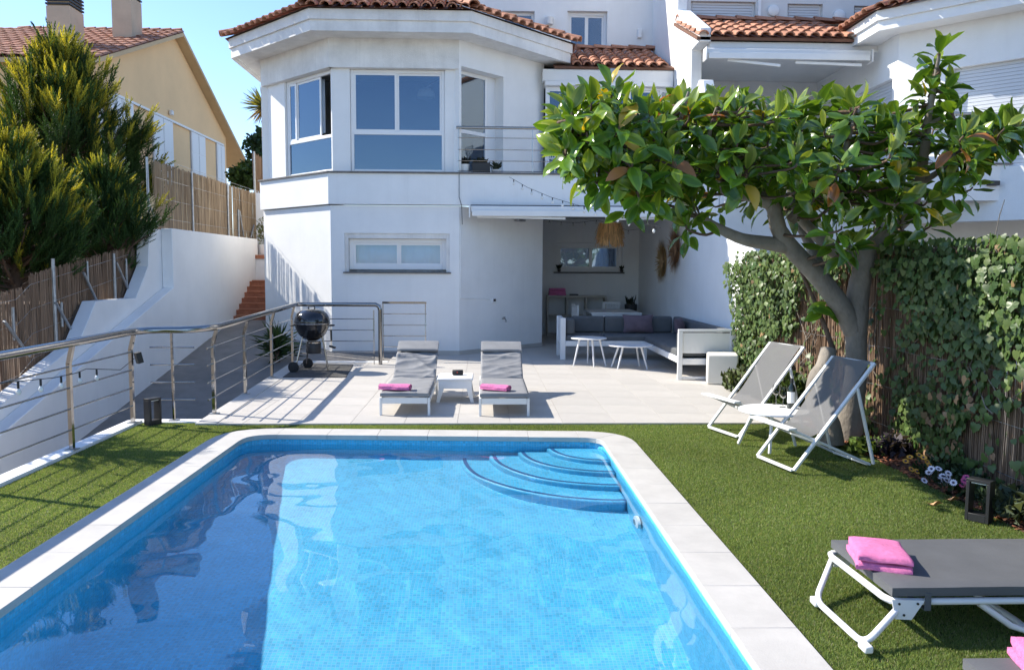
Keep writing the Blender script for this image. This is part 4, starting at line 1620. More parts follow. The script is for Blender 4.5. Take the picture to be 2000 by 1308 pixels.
# ---- party wall, its raised fin and sloping end
pwall = thing('party_wall', 'white party wall with a curved upright fin between the two houses', 'wall', (XW + .1, 16, 0))
zz = lambda px, py, x=XW: at(px, py, X=x)
e1 = zz(1446, 484); e2 = zz(1384, 438)
prof = [(12.3, -.5), (12.3, e1.z - .08), (e1.y, e1.z), (e2.y, e2.z), (14.55, 3.1), (14.75, 4.2), (14.9, 4.95), (15.1, 5.28), (15.35, 5.33), (15.6, 5.2), (15.75, 4.9),
        (15.85, 4.2), (15.95, 4.2), (15.95, 6.05), (15.35, 6.05), (15.35, 6.3), (16.9, 7.1), (17.22, 7.2), (17.22, 11), (21.2, 11), (21.2, -.5)]
MB().prism([(XW, y, z) for y, z in prof], [(XW + .22, y, z) for y, z in prof]).build('wall_panel', 'white', pwall, bevel=.02)

# =================================================================== BALCONY RAILING AND THINGS ON IT
brl = thing('balcony_railing', 'stainless balcony railing with thin horizontal rods above the porch', 'railing', (XB, YH, ZF1))
yb_ = YH - .02
zr = at(980, 250, Y=yb_).z
xs0 = at(894, 300, Y=yb_).x
MB().tube([(xs0 - .03, yb_, zr), (XW - .02, yb_, zr)], .028, 12).build('handrail', 'steel', brl, smooth=60)
for py in (270, 293, 315, 335):
    z = at(980, py, Y=yb_).z
    MB().tube([(xs0, yb_, z), (XW - .02, yb_, z)], .007, 6).build('rod', 'steel', brl, smooth=60)
for k in range(4):
    xx = xs0 + .02 + k * 1.45
    MB().box(xx - .006, xx + .006, yb_ - .02, yb_ + .02, ZF1 + .037, zr - .02).build('post', 'steel', brl)


def pot_plant(name, label, loc, pr, ph, potmat, nleaf, lh, lr, col, group=None, square=False, leafw=.012, upright=.8):
    t_ = thing(name, label, 'potted plant', loc, 0, group)
    x, y, z = loc
    if square:
        MB().box(x - pr * 1.6, x + pr * 1.6, y - pr, y + pr, z, z + ph).build('planter', potmat, t_, bevel=.01)
    else:
        MB().lathe([(.0, 0), (pr * .75, 0), (pr, ph), (pr * .88, ph), (.0, ph * .85)], loc, 16).build('pot', potmat, t_, smooth=40)
    mats, cols = [], []
    for i in range(nleaf):
        a = random.uniform(0, 6.28)
        d = Vector((math.cos(a), math.sin(a), upright + random.uniform(0, .8)))
        rr = pr * (1.5 if square else .6) * math.sqrt(random.random())
        p_ = (x + rr * math.cos(a * 1.7), y + rr * math.sin(a * 1.7) * (.5 if square else 1), z + ph * .9 + random.random() * lh * .5)
        L_ = random.uniform(.5, 1) * lr
        mats.append(frame_mat(p_, d, rdir(), 1, L_, 1))
        cols.append(np.array(col) * random.uniform(.6, 1.4))
    scatter('foliage', [(-leafw, 0, 0), (leafw, 0, 0), (leafw * .9, .6, .03), (0, 1, 0), (-leafw * .9, .6, .03)], [(0, 1, 2, 3, 4)], 5, mats, cols, 'bush', t_)
    return t_


zb_ = ZF1 + .038
p = at(908, 330, Y=YH + .12)
pot_plant('potted_plant', 'dark leafy plant in a round white pot at the left end of the balcony ledge', (p.x, YH + .12, zb_), .10, .17, 'white_pot', 60, .15, .17, (.03, .03, .025), 'pots on the balcony ledge')
p = at(940, 330, Y=YH + .12)
pot_plant('potted_plant', 'low plants in a black rectangular planter on the balcony ledge', (p.x, YH + .12, zb_), .11, .20, 'black_pot', 70, .1, .13, (.05, .055, .035), 'pots on the balcony ledge', square=True)
p = at(969, 332, Y=YH + .12)
pot_plant('potted_plant', 'sprawling aloe in a shallow pale bowl on the balcony ledge', (p.x, YH + .12, zb_), .10, .07, 'white_pot', 40, .08, .22, (.07, .09, .06), 'pots on the balcony ledge', upright=.5)
# white wire chairs on the balcony, partly behind the leaves
def wire_chair(loc, rz_, label):
    t_ = thing('balcony_chair', label, 'chair', loc, rz_, 'chairs on the balcony')
    Wm = WM[t_.name]
    def b_(mb, nm, mat='frame'):
        mb.xf(Wm); return mb.build(nm, mat, t_, smooth=50)
    m_ = MB()
    for i in range(9):
        m_.tube([(-.2 + .05 * i, -.2, .44), (-.2 + .05 * i, .2, .42)], .007, 5)
    m_.tube([(-.21, -.21, .44), (.21, -.21, .44), (.21, .21, .42), (-.21, .21, .42), (-.21, -.21, .44)], .011, 6)
    b_(m_, 'seat')
    m_ = MB()
    for i in range(9):
        m_.tube([(-.2 + .05 * i, .21, .43), (-.2 + .05 * i, .30, .86)], .007, 5)
    m_.tube([(-.21, .21, .43), (-.21, .31, .88), (.21, .31, .88), (.21, .21, .43)], .012, 6)
    b_(m_, 'backrest')
    for sx in (-1, 1):
        for sy in (-1, 1):
            m_ = MB().tube([(sx * .20, sy * .20, .43), (sx * .22, sy * .24, 0)], .012, 6)
            b_(m_, 'leg')
    return t_
p = at(1096, 320, Y=16.6)
wire_chair((p.x, 16.7, ZF1 + .002), 2.7, 'white wire chair behind the balcony rods beside the glazed screen')

# =================================================================== AWNINGS
def awning(name, label, xa, xb_, y, z0, z1, arms, zbar):
    t_ = thing(name, label, 'awning', ((xa + xb_) / 2, y, z0), 0, 'rolled awnings')
    h = z1 - z0
    MB().box(xa, xb_, y - .10, y + .06, z0 + h * .45, z1).build('cassette', 'alu', t_, bevel=.02)
    MB().box(xa + .03, xb_ - .03, y - .14, y - .101, z0 + h * .12, z0 + h * .62).build('front_bar', 'alu', t_, bevel=.008)
    MB().box(xa - .03, xa - .002, y - .15, y + .08, z0, z1 + .01).build('end_cap', 'plastic', t_, bevel=.01)
    MB().box(xb_ + .002, xb_ + .03, y - .15, y + .08, z0, z1 + .01).build('end_cap', 'plastic', t_, bevel=.01)
    MB().box(xa, xb_, y + .061, y + .12, z1 - h * .35, z1 + .03).build('mounting_rail', 'dark', t_)
    for (x0, z0_, x1, z1_) in arms:
        MB().bar((x0, y - .03, z0_), (x1, y - .05, z1_), .045, .05).build('arm', 'alu', t_, bevel=.006)
    return t_
ya_ = YH - .18
xa, xb_ = at(919, 412, Y=ya_).x, XW - .1
z1_, z0_ = at(1000, 403, Y=ya_).z, at(1000, 426, Y=ya_).z
a1, a2, a3, a4 = at(932, 423, Y=ya_), at(1104, 427, Y=ya_), at(1182, 428, Y=ya_), at(1330, 426, Y=ya_)
awning('awning', 'long white rolled awning under the balcony over the porch', xa, xb_, ya_, z0_, z1_, [(a1.x, a1.z, a2.x, a2.z), (a3.x, a3.z, a4.x, a4.z)], 0)

# =================================================================== NEIGHBOURING WHITE HOUSE ON THE RIGHT
nh = thing('neighbouring_house', 'white terraced house on the right with clay tile eaves and a deep shaded balcony', 'house', (XW + 1, 17, 0))
XN = XW + .222
YE = 15.35
zee = at(1500, 74, Y=YE).z
xe1 = at(1662, 74, Y=YE).x
yt_ = 17.1
ztt = at(1450, 50, Y=yt_).z
up = Vector((0, yt_ - YE, ztt - zee))
MB().prism([(XW - .05, YE, zee - .06), (xe1 + 1.2, YE, zee - .06), (xe1 + 1.2, yt_ + .2, ztt + .03), (XW - .05, yt_ + .2, ztt + .03)],
           [(XW - .05, YE, zee), (xe1 + 1.2, YE, zee), (xe1 + 1.2, yt_ + .2, ztt + .09), (XW - .05, yt_ + .2, ztt + .09)]).build('porch_roof', 'roofbase', nh)
tile_slope(nh, (XW - .06, YE, zee), (xe1 + .15, YE, zee), up, 0, up.length, .235, .40)
for k in range(9):
    o_ = Vector((XW + k * .42, yt_ + .08, ztt + .10))
    inst('ridge_tile', RIDGE, basis(o_, Vector((0, 1, 0)), Vector((1, 0, 0)), Vector((0, 0, 1))), nh)
zfb2 = at(1500, 100, Y=YE + .1).z
MB().box(XN + .0, xe1 + .9, YE + .08, YE + .36, zfb2, zee - .062).build('fascia', 'white', nh, bevel=.006)
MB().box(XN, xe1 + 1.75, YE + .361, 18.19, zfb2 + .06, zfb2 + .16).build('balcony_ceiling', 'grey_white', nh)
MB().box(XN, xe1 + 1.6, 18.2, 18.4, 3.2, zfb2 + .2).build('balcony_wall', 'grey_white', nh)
# upper wall with shutters
YV = 17.3
v0, v1 = Vector((XN, YV, 0)), Vector((11.5, YV, 0))
def vt(px): return (at(px, 20, Y=YV).x - v0.x) / (v1.x - v0.x)
zk = at(1400, 36, Y=YV).z
hol = [(vt(1349), vt(1476), zk - .4, at(1400, 3, Y=YV).z), (vt(1538), vt(1607), zk - .4, at(1570, 8, Y=YV).z), (vt(1668), vt(1740), zk - .4, at(1700, 12, Y=YV).z)]
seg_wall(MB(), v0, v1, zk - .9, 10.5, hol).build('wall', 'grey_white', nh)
for (ta, tb, za, zb) in hol:
    a, b__ = v0.lerp(v1, ta), v0.lerp(v1, tb)
    wo_ = MB().box(a.x + .002, b__.x - .002, YV + .10, YV + .14, za, zb - .003).build('window', 'frame', nh)
    nsl = int((zb - za) / .055)
    for k in range(nsl):
        z = za + (zb - za) * k / nsl
        MB().box(a.x + .05, b__.x - .05, YV + .075, YV + .099, z + .004, z + .05).build('slat', 'roller', wo_)
for px, py in ((1511, 21), (1640, 30)):
    p = at(px, py, Y=YV - .05)
    MB().lathe([(.0, .0), (.12, .0), (.115, -.06), (.07, -.085), (.0, -.085)], (p.x, YV - .002, p.z), 18, 'Y').build('wall_lamp', 'plastic', nh, smooth=40)
p = at(1483, 12, Y=YV - .03)
MB().box(p.x - .03, p.x + .03, YV - .06, YV - .002, zk - .2, 10).build('downpipe', 'frame', nh)
# bay: side wall then a face turned 45 degrees towards the pool
ZN = zfb2 + .12
N1 = at(1757, 66, Z=ZN)
N1 = Vector((N1.x, N1.y, 0))
N0 = Vector((N1.x, 18.2, 0))
N2 = Vector((N1.x + 2.4, N1.y - 2.4, 0))
N3 = N2 + Vector((3, 0, 0))
s_w0, s_w1 = .0, .0
ta = [on(N1, N2, 1862, 5.4), on(N1, N2, 2040, 5.4)]
zsh = at(1940, 112, Y=N1.y - 1.4).z
tb = [(17.8 - 17.2) / (18.2 - N1.y), .93]
seg_wall(MB(), N0, N1, 2.6, ZN + .2, [(.55, .95, 3.5, ZN - .75)], .3).build('wall', 'white', nh)
seg_wall(MB(), N1, N2, 2.6, ZN + .2, [(ta[0], min(.97, ta[1]), 3.5, zsh)], .3).build('wall', 'white', nh)
seg_wall(MB(), N2, N3, 2.6, ZN + .2, (), .3).build('wall', 'white', nh)
for (p0, p1, t0_, t1_, za, zb) in ((N0, N1, .55, .95, 3.5, ZN - .75), (N1, N2, ta[0], min(.97, ta[1]), 3.5, zsh)):
    a, b__ = p0.lerp(p1, t0_), p0.lerp(p1, t1_)
    d2 = (b__ - a).normalized(); n2_ = Vector((-d2.y, d2.x, 0))
    wo_ = seg_wall(MB(), a + n2_ * .12, b__ + n2_ * .12, za, zb, (), .03).build('roller_shutter', 'roller', nh)
    nsl = int((zb - za) / .06)
    for k in range(nsl):
        z = za + (zb - za) * k / nsl
        seg_wall(MB(), a + n2_ * .105, b__ + n2_ * .105, z + .004, z + .056, (), .014).build('slat', 'roller', wo_)
# eaves of the bay
def offs(k):
    return [N0 + Vector((-k, 0, 0)), N1 + Vector((-k, -k * T22, 0)), N2 + Vector((-k * T22, -k, 0)), N3 + Vector((0, -k, 0))]
G1, G2, G3, G0 = offs(.50), offs(.55), offs(.62), offs(0)
sf = MB()
for i in range(3):
    a, b__, c, d = offs(.405)[i], offs(.405)[i + 1], G0[i + 1], G0[i]
    sf.prism([(q.x, q.y, ZN) for q in (a, b__, c, d)], [(q.x, q.y, ZN + .06) for q in (a, b__, c, d)])
sf.build('soffit', 'white', nh)
ring_mitre(nh, G1, offs(.40), ZN - .02, ZN + .15, 'fascia', 'white')
ring_mitre(nh, G2, offs(.38), ZN + .151, ZN + .32, 'fascia', 'white')
zg = ZN + .322
ap2 = Vector((N1.x + 3, N1.y + 2.2, zg + 1.9))
rb = MB()
rb.add([(p.x, p.y, zg) for p in G3] + [tuple(ap2)], [(0, 1, 4), (1, 2, 4), (2, 3, 4)])
rb.build('roof', 'roofbase', nh)
for i in range(3):
    a, b__ = G3[i], G3[i + 1]
    u = (b__ - a).normalized(); inw = Vector((-u.y, u.x, 0))
    tile_slope(nh, (a.x, a.y, zg), (b__.x, b__.y, zg), inw + Vector((0, 0, .43)), .36, 1.25, .235, .42)
# neighbour's balcony slab, rail and wall below
YNB = 13.4
xl_ = at(1760, 300, Y=YNB).x
zsl = at(1950, 322, Y=YNB).z; zsb = at(1950, 392, Y=YNB).z
MB().box(xl_, 13, YNB, YNB + .2, zsb, zsl).build('parapet_band', 'white', nh)
MB().box(XN, 13, YNB + .201, 18.19, zsl - .3, zsl - .001).build('balcony_slab', 'white', nh)
MB().box(xl_ - .04, 13, YNB - .045, YNB + .25, zsl + .002, zsl + .03).build('ledge', 'ledge', nh)
MB().box(xl_, 13, YNB + .06, YNB + .22, zsl + .031, at(1950, 306, Y=YNB).z).build('kerb', 'white', nh)
zr2 = at(1900, 222, Y=YNB + .1).z
ml = MB().tube([(xl_, YNB + .12, zr2), (13, YNB + .12, zr2)], .03, 10)
ml.build('handrail', 'steel_dull', nh, smooth=60)
for px in (1768, 1930, 2080):
    p = at(px, 260, Y=YNB + .12)
    MB().box(p.x - .025, p.x + .025, YNB + .09, YNB + .15, zsl + .03, zr2 - .02).build('rail_post', 'steel_dull', nh)
gp = MB().box(xl_ + .1, 12.9, YNB + .115, YNB + .125, at(1950, 300, Y=YNB).z, at(1950, 238, Y=YNB).z)
gp.build('rail_panel', 'frame', nh)
p = at(1940, 358, Y=YNB - .05)
sp_ = MB().box(p.x - .09, p.x + .09, YNB - .10, YNB - .002, p.z - .04, p.z + .04).build('spotlight', 'dark', nh, bevel=.008)
MB().box(XN, 13, 15.0, 15.2, -.5, zsl - .3).build('wall', 'grey_white', nh)
p = at(1757, 440, Y=14.9)
MB().box(XN + .0, p.x, 14.2, 14.99, -.5, zsl - .31).build('wall', 'grey_white', nh)
ya2 = YE - .02
z1_, z0_ = at(1500, 98, Y=ya2).z, at(1500, 122, Y=ya2).z
a1, a2, a3, a4 = at(1420, 118, Y=ya2), at(1522, 130, Y=ya2), at(1552, 123, Y=ya2), at(1680, 129, Y=ya2)
awning('awning', "white rolled awning under the tiled eave of the neighbouring house's balcony", at(1378, 105, Y=ya2).x, at(1697, 105, Y=ya2).x, ya2, z0_, z1_, [(a1.x, a1.z, a2.x, a2.z), (a3.x, a3.z, a4.x, a4.z)], 0)

# =================================================================== STAINLESS RAILING ON THE LEFT
rl = thing('railing', 'polished stainless railing with bent posts running along the lawn and terrace', 'railing', (-3.85, 8.9, 0))
XP = -3.90
RH = 1.03
zrod = (.20, .40, .60, .80)
pj = Vector((TL0.x + .03, 9.44, 0)); pc = Vector((-3.40, 14.34, 0)); pe = Vector((-1.87, 14.34, 0))
pl_ = Vector((XP, 9.02, 0)); pk_ = Vector((-3.28, 9.10, 0))
hr = [(XP + .04, -.5, RH), (XP + .04, 8.80, RH), (XP + .12, 9.02, RH), (XP + .30, 9.08, RH), (pk_.x - .16, 9.10, RH), (pk_.x - .02, 9.2, RH), (pj.x + .02, 9.5, RH + .005),
      (pc.x + .04, 14.22, RH + .05), (pc.x + .10, 14.33, RH + .05), (pc.x + .24, 14.345, RH + .05), (pe.x - .08, 14.345, RH + .05), (pe.x - .02, 14.34, RH + .02), (pe.x, 14.34, RH - .04)]
MB().tube(hr, .039, 14).build('handrail', 'steel', rl, smooth=70)


def post(x, y, z0, h, dx, dy, parent=rl, w=.035):
    """flat post with its head bent towards the handrail"""
    m_ = MB()
    prof_ = [(0, z0), (0, z0 + h * .80), (1, z0 + h * .965)]
    for (a, b__) in zip(prof_, prof_[1:]):
        m_.bar((x + dx * a[0], y + dy * a[0], a[1]), (x + dx * b__[0], y + dy * b__[0], b__[1] + .004), w, w * 1.3, (0, 1, 0) if abs(dy) < .01 else (1, 0, 0))
    m_.tube([(x + dx, y + dy, z0 + h * .955), (x + dx, y + dy, z0 + h)], .010, 6)
    o = m_.build('post', 'steel', parent)
    MB().box(x - .05, x + .05, y - .05, y + .05, z0, z0 + .008).build('base_plate', 'steel_dull', o)
    return o


for y in (2.0, 3.45, 4.85, 6.2, 7.55, 8.86):
    post(XP, y, .013, RH - .01, .04, 0)
p = at(340, 818, Y=9.12)
post(p.x, 9.12, -.01, RH, 0, .0, w=.022)
for t in (.0, .30, .64, .985):
    q = pj.lerp(pc, t)
    post(q.x - .03, q.y, .007, RH + .05 * t, .05, 0)
MB().tube([(pe.x, pe.y, .0), (pe.x, pe.y, RH - .03)], .036, 12).build('post', 'steel', rl, smooth=60)
MB().box(pe.x - .12, pe.x - .105, pe.y - .01, pe.y + .01, 0, RH - .05).build('post', 'steel', rl)
for z in zrod:
    MB().tube([(XP - .005, -.5, z), (XP - .005, 8.86, z)], .0085, 8).build('rod', 'steel', rl, smooth=60)
    MB().tube([(XP + .1, 9.12, z + .03), (pk_.x - .02, 9.12, z + .03)], .0085, 8).build('rod', 'steel', rl, smooth=60)
    MB().tube([(pj.x - .03, pj.y - .2, z), (pc.x - .03, pc.y, z + .02)], .0085, 8).build('rod', 'steel', rl, smooth=60)
    MB().tube([(pc.x, pc.y, z + .02), (pe.x - .11, pe.y, z + .02)], .0085, 8).build('rod', 'steel', rl, smooth=60)
gt = thing('railing_gate', 'small stainless gate section with a dark top bar against the white house wall', 'gate', (-1.5, 15.0, 0))
gx0, gx1 = at(747, 600, Y=15.0).x, at(833, 600, Y=15.0).x
zg_ = at(790, 591, Y=15.0).z
MB().box(gx0, gx1, 14.97, 15.03, zg_ - .02, zg_ + .02).build('top_bar', 'steel', gt)
for xx in (gx0 + .01, gx1 - .02):
    MB().box(xx - .008, xx + .008, 14.985, 15.015, 0.0, zg_ - .02).build('upright', 'steel', gt)
for py in (613, 635, 656, 677):
    z = at(790, py, Y=15.0).z
    MB().tube([(gx0, 15.0, z), (gx1, 15.0, z)], .008, 6).build('rod', 'steel', gt, smooth=60)
MB().box(XV + .01, at(850, 690, Y=15).x, 15.10, YH - .0, -.002, .012).build('threshold_slab', 'tile', gt)
# string lights along the left rail
def bulb_string(name, label, pts, n_, parent_loc, drop=.05, skip0=0.0, br=.022):
    t_ = thing(name, label, 'string lights', parent_loc)
    MB().tube(pts, .004, 5).build('cable', 'soap', t_)
    P_ = [Vector(p) for p in pts]
    seg = [(b__ - a).length for a, b__ in zip(P_, P_[1:])]
    tot = sum(seg)
    for k in range(n_):
        s_ = tot * (skip0 + (1 - skip0) * (k + .5) / n_)
        for a, b__, L_ in zip(P_, P_[1:], seg):
            if s_ <= L_:
                q = a.lerp(b__, s_ / L_); break
            s_ -= L_
        MB().tube([q, q - Vector((0, 0, drop))], .010, 6).build('socket', 'soap', t_)
        MB().lathe([(.0, -drop - br * 2.6), (br * .7, -drop - br * 2.2), (br, -drop - br * 1.3), (br * .55, -drop - .004), (.0, -drop)], q, 10).build('bulb', 'bulb', t_, smooth=60)
    return t_
pts = [at(272, 692, X=XP + .02), at(235, 722, X=XP + .03), at(168, 720, X=XP + .03), at(150, 728, X=XP + .03)] + [at(x, 742 - (x - 60) * .10, X=XP + .03) for x in (105, 60, 20, -40)]
bulb_string('string_lights', 'black cable with clear bulbs hung on the left steel railing', [tuple(p) for p in pts], 6, tuple(at(150, 728, X=XP + .03)), .06, .30)
pk2 = at(268, 688, X=XP + .03)
MB().bar(pk2, pk2 + Vector((.02, .02, -.12)), .07, .06).build('plug_box', 'soap', bpy.data.objects['string_lights'])
# bollard lights
def bollard(loc, rz_, label):
    t_ = thing('bollard_light', label, 'bollard light', loc, rz_, 'square frame bollard lights')
    Wm = WM[t_.name]
    w, d, h = .155, .10, .30
    for x0 in (-w / 2, w / 2 - .022):
        MB().box(x0, x0 + .022, -d / 2, d / 2, 0.0, h - .022).xf(Wm).build('side_panel', 'dark', t_, bevel=.002)
    MB().box(-w / 2, w / 2, -d / 2, d / 2, h - .0215, h).xf(Wm).build('top', 'dark', t_, bevel=.002)
    MB().box(-w / 2 + .0225, w / 2 - .0225, -d / 2, d / 2, 0, .055).xf(Wm).build('base', 'dark', t_, bevel=.002)
    MB().box(-w / 2 + .03, w / 2 - .03, -d / 2 + .01, d / 2 - .01, h - .030, h - .022).xf(Wm).build('lens', 'bulb', t_)
p = at(1912, 1012, Z=0)
bollard((p.x, p.y, -.015), R_(-52), 'black open-framed bollard light at the edge of the flower bed')
p = at(299, 826, Z=0)
bollard((p.x, p.y, -.015), R_(62), 'black open-framed bollard light beside the bend of the steel railing')

# yucca behind the railing by the house
p = at(548, 716, Y=15.1)
yc = thing('yucca_plant', 'spiky dark green yucca behind the railing beside the grill', 'plant', (p.x - .1, 15.2, -.3))
MB().tube([(p.x - .1, 15.2, -.5), (p.x - .08, 15.2, .15)], [.07, .05], 8).build('trunk', 'bark_dark', yc)
mats, cols = [], []
for i in range(120):
    d = rdir(); d.z = abs(d.z) * 1.0 - .25 + random.random() * .3; d.normalize()
    mats.append(frame_mat((p.x - .09 + d.x * .03, 15.2 + d.y * .03, .16 + random.uniform(-.15, .22)), d, rdir(), 1, random.uniform(.4, .78), 1))
    cols.append(np.array([.045, .085, .03]) * random.uniform(.6, 1.5))
scatter('leaves', [(-.017, 0, 0), (.017, 0, 0), (.015, .45, .01), (0, .75, -.03), (-.015, .45, .01)], [(0, 1, 2, 3, 4)], 5, mats, cols, 'bush', yc)

# =================================================================== KETTLE GRILL
gp_ = at(611, 724, Z=0)
gx, gy = gp_.x, gp_.y
gr = thing('kettle_grill', 'black kettle barbecue on three steel legs with two wheels by the railing', 'grill', (gx, gy, 0))
zc = .80
lid = MB().lathe([(.295, .012), (.297, .03), (.285, .10), (.25, .165), (.19, .215), (.10, .245), (.0, .252)], (gx, gy, zc), 32)
lido = lid.build('lid', 'enamel', gr, smooth=50)
MB().tube([(gx - .05, gy - .02, zc + .24), (gx - .05, gy - .02, zc + .29), (gx + .05, gy - .02, zc + .29), (gx + .05, gy - .02, zc + .24)], .012, 8).build('lid_handle', 'rubber', lido, smooth=60)
MB().lathe([(.0, 0), (.028, 0), (.028, .006), (.0, .006)], (gx + .15, gy - .12, zc + .205), 12).build('vent', 'steel', lido)
bw = MB().lathe([(.0, -.29), (.07, -.285), (.15, -.25), (.22, -.18), (.27, -.08), (.29, .0), (.298, .012), (.298, .0), (.288, -.0)], (gx, gy, zc), 32)
bo = bw.build('bowl', 'enamel', gr, smooth=50)
MB().lathe([(.299, -.004), (.305, .0), (.305, .010), (.299, .014)], (gx, gy, zc), 32).build('rim', 'steel', bo, smooth=60)
MB().tube([(gx + .29, gy - .05, zc - .03), (gx + .36, gy - .05, zc - .03), (gx + .36, gy + .05, zc - .03), (gx + .29, gy + .05, zc - .03)], .013, 8).build('side_handle', 'rubber', bo, smooth=60)
MB().tube([(gx - .29, gy - .05, zc - .03), (gx - .35, gy - .05, zc - .03), (gx - .35, gy + .05, zc - .03), (gx - .29, gy + .05, zc - .03)], .013, 8).build('side_handle', 'rubber', bo, smooth=60)
MB().lathe([(.0, -.50), (.12, -.50), (.125, -.48), (.125, -.33), (.11, -.30), (.0, -.30)], (gx + .02, gy, zc), 24).build('ash_catcher', 'dark', gr, smooth=50)
MB().lathe([(.126, -.325), (.130, -.325), (.130, -.305), (.126, -.305)], (gx + .02, gy, zc), 24).build('ash_ring', 'steel', gr)
for (x1, y1, zb__) in ((-.25, -.16, .08), (-.16, .26, .08), (.27, -.03, .0)):
    d = Vector((x1, y1, 0)).normalized()
    MB().tube([(gx + d.x * .17, gy + d.y * .17, zc - .20), (gx + x1, gy + y1, zb__)], .014, 10).build('leg', 'steel', gr, smooth=60)
MB().tube([(gx - .25, gy - .16, .09), (gx - .16, gy + .26, .09)], .008, 6).build('axle', 'steel', gr)
for (x1, y1) in ((-.27, -.22), (-.15, .31)):
    w_ = MB().lathe([(.0, -.02), (.075, -.022), (.09, -.015), (.09, .015), (.075, .022), (.0, .02)], (0, 0, 0), 20, 'Y')
    w_.xf(Matrix.Translation((gx + x1, gy + y1, .09)) @ Matrix.Rotation(R_(-12), 4, 'Z'))
    w_.build('wheel', 'rubber', gr, smooth=40)
MB().bar((gx - .2, gy - .02, .30), (gx + .2, gy - .02, .30), .012, .012).build('brace', 'steel', gr)
tg = thing('grill_tongs', 'black handled tool hanging from the side of the grill', 'tool', (gx + .33, gy - .06, .7))
MB().tube([(gx + .325, gy - .06, .755), (gx + .33, gy - .07, .42)], .006, 6).build('shaft', 'steel', tg)
MB().tube([(gx + .327, gy - .065, .70), (gx + .33, gy - .068, .52)], .016, 8).build('grip', 'rubber', tg, smooth=60)
MB().bar((gx + .30, gy - .07, .43), (gx + .40, gy - .09, .40), .06, .03).build('head', 'dark', tg, bevel=.006)
sheet_ = MB()  # thin dark grey four-sided sheet, flat on the paving under the grill
q = [at(552, 737, Z=0), at(676, 737, Z=0), at(690, 713, Z=0), at(590, 710, Z=0)]
sheet_.prism([(v.x, v.y, .002) for v in q], [(v.x, v.y, .010) for v in q])
tag(sheet_.build('dark_sheet', mk('dark_grey_sheet', (.075, .072, .068), .9, var=(8, .3), bump=(200, .002))), 'dark grey flat sheet lying under the grill', 'mat')

# =================================================================== SUN LOUNGERS ON THE TERRACE
def fold_cushion(profile, w, thick, seed, wr=.006, nseg=26, nw=16):
    """padded slab that follows a profile line (y,z), with soft edges and creases"""
    P_ = [Vector((0, a, b__)) for a, b__ in profile]
    Ls = [0]
    for a, b__ in zip(P_, P_[1:]): Ls.append(Ls[-1] + (b__ - a).length)
    def pos(s):
        s *= Ls[-1]
        for i in range(len(P_) - 1):
            if s <= Ls[i + 1] or i == len(P_) - 2:
                t = (s - Ls[i]) / max(1e-6, Ls[i + 1] - Ls[i])
                q = P_[i].lerp(P_[i + 1], t)
                d = (P_[i + 1] - P_[i]).normalized()
                return q, Vector((0, -d.z, d.y))
    rs = random.Random(seed)
    waves = [(rs.uniform(2, 9), rs.uniform(-7, 7), rs.uniform(0, 6.28), rs.uniform(.3, 1)) for _ in range(7)]
    m_ = MB()
    def edge(u): return min(1.0, max(0.0, u) / .03) ** .35
    for side in (1, -1):
        def fn(u, v):
            q, nn_ = pos(v)
            e = .68 + .32 * min(edge(u), edge(1 - u)) * min(1, edge(v * 1.6 + .0), edge((1 - v) * 1.6))
            crease = sum(a * ((1 - abs(math.sin(f * .42 * PI * v + k * .45 * u + ph + .5 * math.sin(3 * u + ph)))) ** 3 - .25) for f, k, ph, a in waves) * wr * .55
            off = thick * .5 * e * side + (crease * e if side > 0 else 0)
            return q + Vector(((u - .5) * w, 0, 0)) + nn_ * (thick * .5 + off)
        m_.grid(fn, nw, nseg)
    # close the rim
    n1 = (nw + 1) * (nseg + 1)
    def id_(s, i, j): return s * n1 + j * (nw + 1) + i
    rim = [(i, 0) for i in range(nw)] + [(nw, j) for j in range(nseg)] + [(i, nseg) for i in range(nw, 0, -1)] + [(0, j) for j in range(nseg, 0, -1)]
    for k in range(len(rim)):
        a, b__ = rim[k], rim[(k + 1) % len(rim)]
        m_.f.append((id_(0, *a), id_(1, *a), id_(1, *b__), id_(0, *b__)))
    return m_


